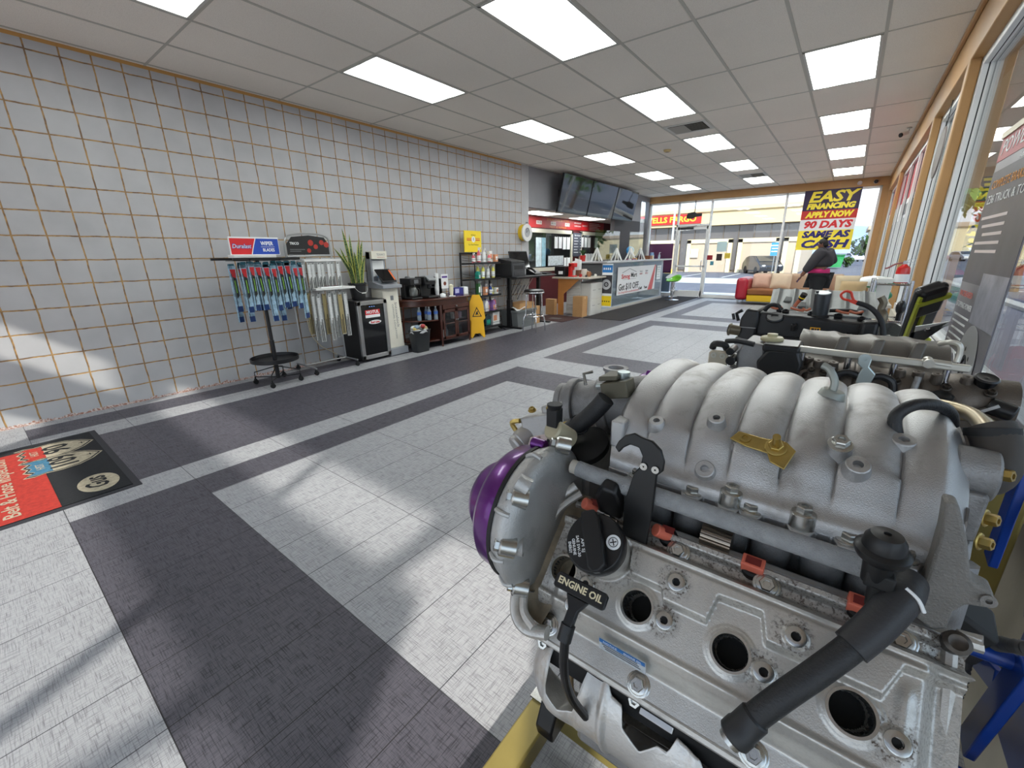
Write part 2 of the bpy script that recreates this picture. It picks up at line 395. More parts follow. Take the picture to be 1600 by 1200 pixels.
# glazed entrance door
d = MB(); 
for a, b_ in (((0.975, 0.02), (1.035, 2.17)), ((1.84, 0.02), (1.895, 2.17)), ((0.975, 0.02), (1.895, 0.20)), ((0.975, 2.08), (1.895, 2.17)), ((0.975, 0.94), (1.895, 0.99))):
    d.box((a[0], YF, a[1]), (b_[0], YF + 0.05, b_[1]))
door = d.build('door_1', M_ALU, None, loc=(1.43, YF, 0.02), bevel=0.004); door['kind'] = 'structure'
MB().box((1.035, YF + 0.02, 0.20), (1.84, YF + 0.028, 2.08)).build('door_glass', M_GLASS, door)
MB().box((1.05, YF - 0.04, 2.10), (1.45, YF - 0.005, 2.15)).bar((1.25, YF - 0.03, 2.16), (1.55, YF - 0.05, 2.19), 0.02, 0.01).build('door_closer', mat('closer_metal', (70, 70, 72), 0.4, 0.8), door)
hb = MB(); hb.tube([(1.80, YF, 0.85), (1.80, YF - 0.05, 0.87), (1.80, YF - 0.05, 1.12), (1.80, YF, 1.14)], 0.012); hb.build('door_handle', mat('brushed_steel', (190, 190, 190), 0.3, 1.0), door)
# right wall of windows
S('wall_right', MB().box((6.03, YB - 0.2, 0), (6.25, YF + 0.14, 0.70)), M_BEIGE)
S('trim_4', MB().box((6.0, -3.7, 2.78), (6.3, YF, H)).box((5.965, YB, 3.09), (6.0, YF, H)), M_TAN, bevel=0.008)
tp = MB()
for ya in (-2.6, 3.55, 5.42, 12.9): tp.box((6.0, ya, 0), (6.068, ya + 0.12, 2.80))
tp.box((6.0, 9.7, 0), (6.06, 9.8, 2.8)); tp.box((6.0, 3.55, 0.0), (6.03, 3.67, 0.75))
S('trim_5', tp, M_TAN, bevel=0.01)
fr = MB()
for ya in (-2.55, 3.50, 5.40, 7.3, 8.5, 9.72, 11.3, 12.9):
    fr.box((6.070, ya, 0.70), (6.105, ya + 0.075, 2.78)); fr.box((6.112, ya, 0.70), (6.165, ya + 0.075, 2.78))
fr.box((6.055, YB, 0.70), (6.105, YF, 0.775)); fr.box((6.112, YB, 0.70), (6.20, YF, 0.80))
fr.box((6.072, YB, 2.72), (6.105, YF, 2.79)); fr.box((6.112, YB, 2.72), (6.165, YF, 2.79))
S('trim_6', fr, M_ALU, bevel=0.003)
gk = MB()
for ya in (-2.55, 3.50, 5.40, 7.3, 8.5, 9.72, 11.3, 12.9): gk.box((6.104, ya + 0.002, 0.70), (6.113, ya + 0.073, 2.78))
gk.box((6.104, YB, 0.71), (6.113, YF, 0.773)); gk.box((6.104, YB, 2.725), (6.113, YF, 2.785)); S('trim_7', gk, M_ALUD)
k = 9
yy = [-2.475, 3.50, 5.40, 7.3, 8.5, 9.72, 11.3, 12.9]
for a, b_ in zip(yy[:-1], yy[1:]):
    S('window_%d' % k, MB().box((6.125, a + (0.075 if a > -2 else 0), 0.80), (6.133, b_, 2.72)), M_GLASS); k += 1
# wall behind the photographer: storefront with a transom bar
bw = MB(); bw.box((0, YB - 0.15, 2.98), (6.25, YB, H)); bw.box((0, YB - 0.15, 0), (0.35, YB, 2.98)); bw.box((1.93, YB - 0.15, 0), (2.10, YB, 2.98)); bw.box((4.92, YB - 0.06, 0), (4.99, YB, 2.98)); bw.box((0.35, YB - 0.15, 2.10), (6.25, YB, 2.54)); bw.box((0, YB - 0.15, 0), (6.25, YB, 0.15))
S('wall_back', bw, M_TAN)
S('window_20', MB().box((0.35, YB - 0.08, 0.15), (6.12, YB - 0.072, 2.98)), M_GLASS2)
# exterior canopy over the right-hand windows
cp = MB(); cp.box((6.25, YB - 0.2, 2.98), (8.5, YF + 3, 3.12)); cp.box((8.4, YB - 0.2, 2.98), (8.5, YF + 3, 3.45))
S('ceiling_canopy', cp, M_CREAM)
S('trim_8', MB().box((6.26, YB - 2, 2.86), (6.32, YF + 3, 2.98)), M_TAN)

# ---------------------------------------------------------------- ceiling fixtures
def m_lens():
    m, n, b = newmat('fluorescent_lens'); X = NX(m); o = X.obj(); x = o[0]
    s = X.m('ABSOLUTE', X.m('SUBTRACT', X.m('ABSOLUTE', x), 0.145)); q = X.ramp(s, 0.0, 0.14, 1.0, 0.16)
    b.inputs['Base Color'].default_value = (0.75, 0.78, 0.78, 1); b.inputs['Roughness'].default_value = 0.35
    b.inputs['Emission Color'].default_value = (0.93, 0.98, 0.96, 1)
    y = X.m('ABSOLUTE', o[1]); ey = X.ramp(y, 0.50, 0.6, 1.0, 0.75)
    m.node_tree.links.new(X.m('MULTIPLY', X.m('MULTIPLY', q, ey), LENS_E), b.inputs['Emission Strength'])
    return m
LENS_E = 6.0
M_LENS = m_lens(); M_FRM = mat('white_enamel_frame', (196, 194, 188), 0.45)
def panel_light(nm, x0, j, z=H, label=''):
    xc = x0 + 0.5987 / 2; yc = -0.0306 + 1.2192 * (j + 0.5)
    t = thing('ceiling_light', label, 'ceiling light', (xc, yc, z), 0, 'fluorescent ceiling panels')
    a = MB(); w_, l_ = 0.2873, 0.5976
    for bx in (((-w_, -l_), (-w_ + 0.022, l_)), ((w_ - 0.022, -l_), (w_, l_)), ((-w_, -l_), (w_, -l_ + 0.022)), ((-w_, l_ - 0.022), (w_, l_))): a.box((*bx[0], -0.006), (*bx[1], -0.0005))
    a.build('frame', M_FRM, t, local=True, bevel=0.002)
    MB().box((-w_ + 0.022, -l_ + 0.022, -0.004), (w_ - 0.022, l_ - 0.022, -0.001)).build('diffuser', M_LENS, t, local=True)
    return t
ordn = ['nearest', 'second nearest', 'third', 'fourth', 'fifth', 'farthest']
cols = {1: ('column nearest the block wall', [-1, 1, 3, 5, 7, 9]), 4: ('middle column of ceiling panels', [1, 3, 5, 7, 9]), 7: ('column nearest the windows', [1, 3, 5, 7, 9])}
for c_, (nmc, js) in cols.items():
    for q, j in enumerate(js):
        o_ = ordn[q] if q < len(js) - 1 else 'farthest'
        panel_light('ceiling_light', 0.658 + 0.5987 * c_, j, label='%s lit fluorescent panel in the %s' % (o_, nmc))
def alcove_light(xc, yc, lab):
    t = thing('ceiling_light', lab, 'ceiling light', (xc, yc, 2.35), 0, 'alcove ceiling panels')
    MB().box((-0.30, -0.60, -0.006), (0.30, 0.60, -0.0005)).build('frame', M_FRM, t, local=True)
    MB().box((-0.28, -0.58, -0.009), (0.28, 0.58, -0.006)).build('diffuser', M_LENS, t, local=True)
alcove_light(-0.6, 7.5, 'lit panel in the low ceiling over the office hatch'); alcove_light(-0.6, 9.9, 'lit panel in the low ceiling under the televisions')
def vent(yc, lab):
    t = thing('ceiling_vent', lab, 'vent', (3.352, yc, H), 0, 'square ceiling vents')
    a = MB().box((-0.285, -0.27, -0.006), (0.285, 0.27, -0.0005)); a.build('face_plate', M_FRM, t, local=True, bevel=0.002)
    MB().box((-0.24, -0.2, -0.0085), (0.24, 0.2, -0.006)).build('backing', mat('vent_dark', (38, 36, 34), 0.9), t, local=True)
    for s_ in (-1, 1):
        q = MB()
        for i in range(11):
            yy_ = -0.18 + i * 0.036; q.obox((s_ * 0.12, yy_, -0.011), (0.113, 0, 0), (0, 0.011, 0.004 * s_), (0, -0.0006 * s_, 0.0012))
        q.build('louvre', mat('vent_metal', (176, 172, 164), 0.45, 0.3), t, local=True)
vent(5.45, 'square ceiling vent behind the middle column of lights, nearer'); vent(10.6, 'far square ceiling vent near the entrance windows')
t = thing('smoke_detector', 'round yellowed smoke detector on a ceiling tile', 'smoke detector', (2.65, 6.65, H))
MB().lathe([(0.0, -0.035), (0.045, -0.035), (0.058, -0.022), (0.062, -0.004), (0.07, -0.0005)], (0, 0, 0), (0, 0, 1), 24).build('housing', mat('yellowed_plastic', (206, 184, 130), 0.5), t, local=True)
MB().lathe([(0.012, -0.037), (0.03, -0.0365), (0.03, -0.0345)], (0, 0, 0), (0, 0, 1), 16).build('sensor_cap', mat('brown_plastic', (110, 90, 62), 0.5), t, local=True)
def camera_bullet(nm, p, d, lab, dark=False):
    t = thing('security_camera', lab, 'security camera', p)
    d = V(d).normalized()
    MB().cyl((0, 0, -0.012), (0, 0, 0), 0.03).tube([(0, 0, -0.01), (0, 0, -0.04), tuple(d * 0.03 + Vector((0, 0, -0.05)))], 0.008).build('bracket', M_FRM, t, local=True)
    a = V(d * 0.01 + Vector((0, 0, -0.06))); MB().cyl(a, a + d * 0.10, 0.026, 0.028).build('body', mat('dark_camera', (40, 38, 38), 0.4) if dark else mat('white_camera', (214, 205, 205), 0.35), t, local=True, bevel=0.003)
    MB().lathe([(0.0255, 0.002), (0.030, 0.002), (0.030, 0.02), (0.0, 0.021)], a + d * 0.09, d, 16).build('lens_hood', mat('black_plastic', (22, 22, 24), 0.4), t, local=True)
camera_bullet('', (5.90, 7.62, H - 0.002), (-0.7, -0.5, -0.3), 'white bullet security camera on the ceiling beside the window beam')
def camera_dome(x_, lab, dark):
    t = thing('security_camera', lab, 'security camera', (x_, 12.98, 3.02))
    MB().cyl((0, 0.055, 0), (0, 0.03, 0), 0.05, 0.05, 20).build('base', M_FRM, t, local=True, bevel=0.004)
    MB().sphere((0, 0.02, 0), 0.045).build('dome', mat('dark_camera', (40, 38, 38), 0.3) if dark else mat('white_camera', (214, 205, 205), 0.35), t, local=True)
camera_dome(5.40, 'white dome security camera on the far tan header', False); camera_dome(5.72, 'dark dome security camera on the far tan header', True)
# ================================================================ OUTSIDE
GZ = -0.45
def m_ground():
    m, n, b = newmat('parking_ground'); X = NX(m); o = X.obj(); x, y = o[0], o[1]
    nz = X.ramp(X.noise(0.6, 1, 1, 1, 6), 0.3, 0.7, 0.9, 1.1); sp_ = X.ramp(X.noise(30, 1, 1, 1, 3), 0.3, 0.7, 0.9, 1.1)
    conc = lin((196, 190, 180)); asp = lin((104, 104, 112))
    road = X.m('MAXIMUM', X.between(y, 20.5, 27.0), X.m('GREATER_THAN', y, 33.0))
    east = X.m('GREATER_THAN', x, 6.6); road = X.m('MAXIMUM', road, east)
    col = X.mix(road, conc, asp)
    ln = X.m('MAXIMUM', X.between(y, 27.0, 27.35), X.m('MULTIPLY', X.between(y, 34.0, 41.0), X.m('LESS_THAN', X.m('FRACT', X.m('DIVIDE', X.m('ADD', x, 60.0), 2.9)), 0.045)))
    col = X.mix(ln, col, lin((235, 232, 222)))
    m.node_tree.links.new(X.scale(col, X.m('MULTIPLY', nz, sp_)), b.inputs['Base Color']); b.inputs['Roughness'].default_value = 0.9
    return m
def ground():
    b = MB(); ys = [(-60, GZ), (-4.35, GZ), (-4.2, -0.02), (13.24, -0.02), (16.0, -0.03), (16.15, -0.18), (20, GZ), (400, GZ)]
    for (a, za), (c, zc) in zip(ys[:-1], ys[1:]):
        b.quad((-200, a, za), (200, a, za), (200, c, zc), (-200, c, zc))
    return b
gb = MB()
ys = [(-60, GZ), (-6.4, GZ), (-6.2, -0.13), (16.0, -0.13), (16.15, -0.25), (20, GZ), (500, GZ)]
for (a, za), (c, zc) in zip(ys[:-1], ys[1:]): gb.quad((-250, a, za), (250, a, za), (250, c, zc), (-250, c, zc))
S('floor_outside', gb, m_ground(), flat=True)
# bank across the road
M_BANK = mat('cream_stucco', (226, 204, 160), 0.85, var=0.03); M_BANK2 = mat('pale_brown_stucco', (196, 178, 156), 0.85, var=0.03)
M_BANKT = mat('light_cream_trim', (240, 226, 184), 0.8); M_DKGLASS = mat('dark_storefront_glass', (96, 92, 92), 0.15, spec=0.8)
YK = 43.0
t = thing('bank_building', 'low cream bank building with a red sign across the road', 'building', (-6.0, YK, GZ))
MB().box((-28, YK + 0.6, GZ), (2.0, YK + 16, 4.0)).build('wall', M_BANK2, t)
MB().box((-28.5, YK - 0.4, 3.75), (2.6, YK + 16.4, 5.0)).box((-28.7, YK - 0.6, 4.95), (2.8, YK + 16.6, 5.25)).build('roof_fascia', M_BANK, t)
MB().box((-3.2, YK + 3, 5.2), (1.6, YK + 9, 5.95)).box((-9, YK + 3, 5.2), (-6, YK + 9, 5.6)).build('roof_screen', mat('pink_roof_screen', (222, 200, 186), 0.8, var=0.03), t)
MB().box((-27, YK + 0.4, GZ + 0.2), (1.9, YK + 0.62, 3.7)).build('storefront_glazing', M_DKGLASS, t)
for i, (a, c) in enumerate(((-11.3, -8.1), (-7.3, -3.3), (-2.8, 0.5), (0.75, 4.1 - 2.0))):
    q = MB(); q.box((a, YK + 0.1, GZ), (a + 0.35, YK + 0.5, 2.5)); q.box((c - 0.35, YK + 0.1, GZ), (c, YK + 0.5, 2.5)); q.box((a, YK + 0.1, 2.2), (c, YK + 0.5, 2.55)); o = q.build('window_surround', M_BANKT, t)
    MB().box((a + 0.35, YK + 0.25, GZ), (c - 0.35, YK + 0.45, 2.2)).build('surround_panel', M_BANK2, o)
q = MB()
for i in range(22): xx = -26 + i * 1.28; q.box((xx, YK + 0.33, GZ + 0.2), (xx + 0.06, YK + 0.42, 3.7))
q.build('mullion', mat('bronze_mullion', (120, 108, 96), 0.5, 0.4), t)
sg = MB().box((-12.4, YK - 0.55, 3.98), (-6.1, YK - 0.42, 4.85)).build('sign_board', mat('bank_red', (200, 38, 34), 0.5), t)
text('WELLS FARGO', 0.70, (-9.0, YK - 0.57, 4.40), (1, 0, 0), (0, 0, 1), mat('bank_yellow', (250, 214, 60), 0.5), sg, bold=0.02, width=5.0)
for i in range(1): pass
MB().box((-6.9, YK + 0.05, 0.9), (-6.2, YK + 0.12, 1.7)).build('door_notice', mat('notice_white', (230, 226, 214), 0.6), t)
# second building further right, behind the trees
t = thing('distant_building', 'pale distant building behind the parked cars beyond the road', 'building', (20, 120, GZ))
MB().box((8, 120, GZ), (60, 140, 5.5)).build('wall', M_BANKT, t); MB().box((7.5, 119.5, 5.5), (60.5, 140.5, 6.3)).build('parapet', M_BANK2, t)
# hills
hb = MB()
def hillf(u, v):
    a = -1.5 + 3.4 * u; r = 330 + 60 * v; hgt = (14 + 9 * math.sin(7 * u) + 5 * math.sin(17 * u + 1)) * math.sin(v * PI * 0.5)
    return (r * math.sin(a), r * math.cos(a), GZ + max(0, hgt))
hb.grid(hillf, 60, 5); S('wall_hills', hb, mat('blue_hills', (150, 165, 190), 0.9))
def car(nm, loc, rz, body, lab, cat='car', group=None, low=False, L=4.6, Wd=1.8, Hh=1.5, detail=True):
    t = thing(nm, lab, cat, loc, rz, group)
    prof = [(-L / 2, 0.35), (-L / 2, 0.75), (-L / 2 + 0.1, 0.95), (-L / 2 + 0.7, Hh - 0.12), (-L / 2 + 1.3, Hh), (0.5, Hh - 0.03), (1.35, 1.02), (L / 2 - 0.35, 0.88), (L / 2, 0.68), (L / 2, 0.35), (L / 2 - 0.2, 0.25), (-L / 2 + 0.2, 0.25)]
    MB().prism(prof, (0, -Wd / 2, 0), (1, 0, 0), (0, 0, 1), (0, Wd, 0)).build('body', body, t, local=True, bevel=0.08, seg=3)
    gl = mat('car_glass', (30, 36, 42), 0.08, spec=0.8)
    MB().prism([(-L / 2 + 0.55, 0.98), (-L / 2 + 0.95, Hh - 0.14), (0.42, Hh - 0.14), (1.15, 1.0)], (0, -Wd / 2 - 0.012, 0), (1, 0, 0), (0, 0, 1), (0, Wd + 0.024, 0)).build('side_window', gl, t, local=True)
    MB().obox((0.98, 0, 1.24), (0.36, 0, -0.19), (0, Wd / 2 - 0.12, 0), (0.012, 0, 0.022)).build('windshield', gl, t, local=True)
    for sx in (-1, 1):
        for sy in (-1, 1):
            wn = MB().lathe([(0.0, 0.0), (0.2, 0.0), (0.23, 0.02), (0.32, 0.02), (0.32, 0.2), (0.0, 0.2)], (sx * (L / 2 - 0.85), sy * (Wd / 2 - 0.19) if sy < 0 else Wd / 2 - 0.19, 0.32), (0, sy, 0), 20)
            wn.build('wheel', mat('tyre_rubber', (24, 24, 26), 0.8), t, local=True)
    if detail:
        for sy in (-1, 1): MB().sphere((L / 2 - 0.03, sy * 0.62, 0.72), 0.1, sc=(0.4, 1.4, 0.7)).build('headlight', mat('headlight_glass', (225, 228, 228), 0.1), t, local=True)
        MB().box((L / 2 - 0.02, -0.4, 0.45), (L / 2 + 0.012, 0.4, 0.62)).build('grille', mat('black_plastic', (22, 22, 24), 0.4), t, local=True)
    return t
car('minivan', (-0.35, 41.0, GZ), math.radians(-60), mat('dark_blue_car_paint', (22, 28, 42), 0.25, 0.2, coat=0.5), 'dark blue hatchback car parked in front of the bank', L=3.9, Hh=1.5)
cc = [(230, 230, 232), (170, 176, 182), (60, 66, 78), (150, 44, 40), (214, 214, 210), (96, 100, 108)]
for i in range(6):
    car('parked_car', (6.2 + i * 3.3, 92 + i * 0.8, GZ), math.radians(-75), mat('far_car_paint_%d' % i, cc[i], 0.25, 0.2), '%s car in the far parking row behind the green bin, %s from the left' % (['white', 'silver grey', 'dark grey', 'red', 'pale grey', 'mid grey'][i], ['first', 'second', 'third', 'fourth', 'fifth', 'sixth'][i]), group='far parked cars', detail=False)
# cars seen through the right-hand windows
car('parked_car', (16.5, 13, GZ), math.radians(70), mat('side_car_paint', (176, 180, 186), 0.25, 0.2), 'silver car in the lot outside the right-hand windows', detail=True)
car('parked_car', (19, 22, GZ), math.radians(75), mat('side_car_paint_red', (140, 36, 34), 0.25, 0.2), 'red car outside the right-hand windows, farther off', detail=True)
t = thing('dumpster', 'green waste bin standing across the road right of the bank', 'dumpster', (3.9, 56, GZ))
MB().prism([(-1.0, 0.15), (1.0, 0.15), (1.15, 1.3), (-1.15, 1.3)], (3.9, 55.3, GZ), (1, 0, 0), (0, 0, 1), (0, 1.4, 0)).build('bin', mat('green_bin', (30, 150, 84), 0.5), t)
MB().box((2.7, 55.2, GZ + 1.3), (5.1, 56.8, GZ + 1.42)).build('lid', mat('green_lid', (22, 120, 66), 0.5), t)
LEAF = {}
def tree(nm, loc, h, r, leafc, lab, trunkc=(110, 88, 66), n=900, cat='tree', group=None, trunk_r=0.16, ls=0.25, lo=0.35):
    t = thing(nm, lab, cat, loc, random.random() * 6, group)
    rnd = random.Random(len(nm) + int(loc[0] * 10)); b = MB()
    cl = [(rnd.uniform(-r, r) * 0.6, rnd.uniform(-r, r) * 0.6, h * rnd.uniform(lo + 0.12, 0.92)) for _ in range(9)]
    for i in range(n):
        c = cl[i % 9]; q = Vector((rnd.gauss(0, 1), rnd.gauss(0, 1), rnd.gauss(0, 0.8))); q = q.normalized() * r * 0.5 * rnd.uniform(0.5, 1.05); p = Vector(c) + q
        u = Vector((rnd.uniform(-1, 1), rnd.uniform(-1, 1), rnd.uniform(-1, 1))).normalized(); w_ = perp(u)[0]; s_ = ls * rnd.uniform(0.5, 1.2)
        b._add([p - u * s_, p + w_ * s_ * 0.5, p + u * s_, p - w_ * s_ * 0.5], [(0, 1, 2, 3)])
    b.build('foliage', leafc, t, local=True, flat=True)
    k_ = MB(); k_.tube([(0, 0, 0), (0.05, 0, h * 0.3), (0, 0.05, h * 0.6)], lambda s_: trunk_r * (1 - 0.5 * s_), 8)
    for c in cl[:5]: k_.tube([(0, 0, h * 0.35), (c[0] * 0.5, c[1] * 0.5, (h * 0.35 + c[2]) / 2), c], lambda s_: trunk_r * 0.45 * (1 - 0.7 * s_), 6)
    k_.build('trunk', mat('bark', trunkc, 0.9, var=0.2), t, local=True)
G1 = mat('green_leaves', (96, 140, 50), 0.7, var=0.25, scale=2); G2 = mat('autumn_leaves', (196, 130, 72), 0.7, var=0.25, scale=2); G3 = mat('blossom_leaves', (224, 196, 190), 0.7, var=0.2, scale=2); G4 = mat('dark_green_leaves', (66, 100, 44), 0.7, var=0.3, scale=2)
tree('street_tree', (9.0, 74, GZ), 6.0, 2.6, G2, 'orange-leaved tree behind the road near the window corner', ls=0.4)
tree('street_tree', (7.3, 66, GZ), 4.0, 1.6, G4, 'small green tree below the orange-leaved one', ls=0.3)
tree('street_tree', (13.5, 90, GZ), 7.5, 3.4, G3, 'bare pinkish tree rising beyond the orange-leaved one', ls=0.4, n=500)
tree('shade_tree', (15.0, 8.0, GZ), 5.2, 2.6, G1, 'bright green tree outside the right-hand windows', n=1500)
tree('shade_tree', (21.5, 15.5, GZ), 5.5, 2.7, G1, 'second bright green tree, past the first one outside the right-hand windows', n=1500)
tree('blossom_tree', (12.5, 17.5, GZ), 4.2, 1.8, G3, 'pale blossoming tree outside the right-hand windows', n=1200, ls=0.16)
tree('shade_tree', (19, 2.0, GZ), 6.2, 3.0, G4, 'dark green tree outside the nearest right-hand window', n=1500)
tree('shade_tree', (11.5, 27, GZ), 5.6, 3.0, G1, 'green tree past the far right corner of the shop, nearer', n=1500, ls=.35)
tree('shade_tree', (15.5, 34, GZ), 6.2, 3.4, G1, 'green tree past the far right corner of the shop, farther', n=1500, ls=.4)
tree('bush', (5.5, 60, GZ), 1.0, 0.7, G4, 'low round bush on the verge beside the road', n=260, ls=0.2, lo=0.1, trunk_r=0.04)
t = thing('parking_sign', 'blue and white parking sign on a post before the bank', 'sign', (0.75, 38.5, GZ))
MB().cyl((0.75, 38.5, GZ), (0.75, 38.5, 2.1), 0.03).build('post', mat('galvanised_post', (170, 174, 178), 0.4, 0.8), t)
MB().box((0.45, 38.44, 1.05), (1.05, 38.46, 2.05)).build('panel', mat('sign_blue', (40, 140, 196), 0.5), t)
for k_, sx_ in enumerate((0.62, 0.44, 0.5)):
    MB().box((0.75 - sx_ / 2, 38.425, 1.78 - k_ * 0.22), (0.75 + sx_ / 2, 38.438, 1.86 - k_ * 0.22)).build('printed_line', mat('print_white', (236, 238, 238), 0.6), t)
t = thing('light_pole', 'slim pale light pole in front of the bank sign', 'pole', (-5.55, 33, GZ))
MB().cyl((-5.55, 33, GZ), (-5.55, 33, 9), 0.09, 0.06).build('pole', mat('pale_pole', (205, 206, 204), 0.5, 0.3), t)
MB().box((-5.85, 32.7, GZ), (-5.25, 33.3, 0.15)).build('pole_base', mat('yellow_concrete', (232, 200, 90), 0.8), t)
# near building to the right of the lot so the side windows look at something
t = thing('shop_building', 'long beige shop building across the side parking lot', 'building', (45, 10, GZ))
MB().box((42, -25, GZ), (55, 45, 5)).build('wall', M_BANK, t)
q = MB()
for i in range(10): q.box((41.9, -22 + i * 6.5, GZ + 0.3), (42.0, -18 + i * 6.5, 2.6))
q.build('shop_windows', M_DKGLASS, t)
S('floor_kerb', MB().box((9.2, -20, GZ), (9.5, 60, -0.05)), mat('kerb_concrete', (186, 182, 172), 0.9))
# ================================================================ ALONG THE BLOCK WALL
BLK = mat('black_powder_coat', (24, 24, 26), 0.4); BLKP = mat('black_plastic', (22, 22, 24), 0.4); CHR = mat('chrome', (215, 216, 218), 0.12, 1.0)
SIL = mat('silver_steel', (178, 180, 182), 0.3, 0.9); WHT = mat('white_plastic', (222, 222, 220), 0.4); RUB = mat('black_rubber', (20, 20, 20), 0.8)
REDP = mat('print_red', (206, 34, 40), 0.5); BLUP = mat('print_blue', (30, 70, 170), 0.45); WHP = mat('print_white', (236, 238, 238), 0.6); BKP = mat('print_black', (26, 26, 28), 0.5)
KRAFT = mat('cardboard', (190, 146, 98), 0.85, var=0.06); YEL = mat('print_yellow', (244, 208, 20), 0.5); GRYP = mat('print_grey', (120, 122, 126), 0.5)
X_, Y_, Z_ = (1, 0, 0), (0, 1, 0), (0, 0, 1)
def caster(p, parent, nm='caster'):
    b = MB(); b.cyl((p[0] - 0.014, p[1], 0.027), (p[0] + 0.014, p[1], 0.027), 0.026, n=14); b.box((p[0] - 0.018, p[1] - 0.012, 0.03), (p[0] + 0.018, p[1] + 0.012, 0.062)); b.cyl((p[0], p[1], 0.06), (p[0], p[1], 0.085), 0.008)
    return b.build(nm, RUB, parent, bevel=0.002)
# --- round wiper display
cx, cy = 0.47, 0.45
T1 = thing('wiper_display_stand', 'black round wiper blade display stand with red and blue header sign', 'display stand', (cx, cy, 0))
MB().cyl((cx, cy, 0.06), (cx, cy, 1.40), 0.019).cyl((cx, cy, 0.06), (cx, cy, 0.5), 0.024).build('pole', BLK, T1)
MB().lathe([(0.0, 0.262), (0.235, 0.262), (0.25, 0.268), (0.25, 0.31), (0.244, 0.31), (0.24, 0.275), (0.03, 0.270)], (cx, cy, 0), Z_, 36).build('tray', BLK, T1)
b = MB()
for i in range(4):
    a = PI / 4 + i * PI / 2 + 0.12; ex, ey = cx + 0.24 * math.cos(a), cy + 0.24 * math.sin(a)
    b.tube([(cx, cy, 0.20), (ex, ey, 0.14), (ex, ey, 0.08)], 0.006, 8); b.tube([(cx, cy, 0.07), (ex, ey, 0.085)], 0.006, 8)
b.build('base_frame', BLK, T1)
for i in range(4):
    a = PI / 4 + i * PI / 2 + 0.12; caster((cx + 0.24 * math.cos(a), cy + 0.24 * math.sin(a)), T1)
b = MB(); b.box((cx - 0.20, cy - 0.37, 1.375), (cx - 0.17, cy + 0.36, 1.40)); b.box((cx + 0.17, cy - 0.30, 1.375), (cx + 0.20, cy + 0.37, 1.40)); b.box((cx - 0.20, cy - 0.16, 1.372), (cx + 0.20, cy - 0.14, 1.392)); b.box((cx - 0.20, cy + 0.14, 1.372), (cx + 0.20, cy + 0.16, 1.392))
b.build('top_frame', BLK, T1, bevel=0.002)
h1 = MB().box((cx - 0.012, 0.21, 1.43), (cx + 0.012, 0.70, 1.61)).build('header_sign', WHP, T1)
MB().prism([(0.215, 1.435), (0.405, 1.435), (0.425, 1.50), (0.46, 1.595), (0.215, 1.595)], (cx + 0.012, 0, 0), Y_, Z_, (0.0015, 0, 0)).build('red_field', REDP, h1)
MB().prism([(0.415, 1.435), (0.695, 1.435), (0.695, 1.595), (0.47, 1.595), (0.435, 1.50)], (cx + 0.012, 0, 0), Y_, Z_, (0.0015, 0, 0)).build('blue_field', BLUP, h1)
text('Duralast', 0.062, (cx + 0.014, 0.318, 1.515), Y_, Z_, BLUP, h1, bold=0.003, shear=0.2, width=0.19)
text('Duralast', 0.056, (cx + 0.0155, 0.318, 1.515), Y_, Z_, WHP, h1, shear=0.2, width=0.18)
text('WIPER', 0.055, (cx + 0.014, 0.575, 1.545), Y_, Z_, WHP, h1, bold=0.0015, width=0.13)
text('BLADES', 0.045, (cx + 0.014, 0.585, 1.478), Y_, Z_, WHP, h1, bold=0.001, width=0.12)
MB().box((cx + 0.0135, 0.51, 1.509), (cx + 0.0145, 0.65, 1.512)).build('printed_rule', WHP, h1)
MB().box((cx - 0.06, 0.20, 1.40), (cx + 0.09, 0.62, 1.43)).build('header_tray', WHT, T1, bevel=0.004)
M_PK = [mat('pack_ice_blue', (150, 180, 200), 0.2, var=0.35, scale=30), mat('pack_red', (178, 36, 44), 0.3), mat('pack_dark_blue', (22, 52, 104), 0.3), mat('pack_black', (26, 30, 30), 0.35), mat('pack_teal', (24, 84, 100), 0.3), mat('pack_green', (120, 180, 60), 0.4)]
def wiper_pack(L=0.5, W=0.058, seed=0):
    b = MB(); x0 = -0.009
    b.use(0).box((x0, -W / 2, -L), (0.006, W / 2, -0.02)); b.use(4).prism([(-W / 2, -0.05), (W / 2, -0.05), (W / 2 * 0.8, 0.0), (-W / 2 * 0.8, 0.0)], (x0, 0, 0), Y_, Z_, (0.015, 0, 0))
    b.use(1).prism([(-W / 2 + 0.004, -0.055), (W / 2 - 0.004, -0.055), (W / 2 - 0.010, -0.15), (-W / 2 + 0.014, -0.13)], (0.006, 0, 0), Y_, Z_, (0.002, 0, 0))
    b.use(3).prism([(-0.010, -0.13), (W / 2 - 0.008, -0.15), (W / 2 - 0.012, -0.33), (-0.008, -0.36)], (0.006, 0, 0), Y_, Z_, (0.0022, 0, 0))
    b.use(5).box((0.008, -0.002, -0.30), (0.009, 0.006, -0.17))
    b.use(2).box((0.006, -W / 2 + 0.004, -L), (0.0075, W / 2 - 0.004, -L + 0.06))
    b.use(3).tube([(0.009, -W / 2 + 0.012, -0.10), (0.012, -W / 2 + 0.013, -L / 2), (0.009, -W / 2 + 0.012, -L + 0.05)], 0.003, 6)
    return b
o0 = wiper_pack().build('wiper_blade_pack', M_PK, None, loc=(0, 0, 0))
o1 = wiper_pack(0.62, 0.058).build('wiper_blade_pack', M_PK, None, loc=(0, 0, 0))
k = 0
lab = 'blue plastic wiper blade pack hanging from the round display stand'
first = [o0, o1]
rnd = random.Random(3)
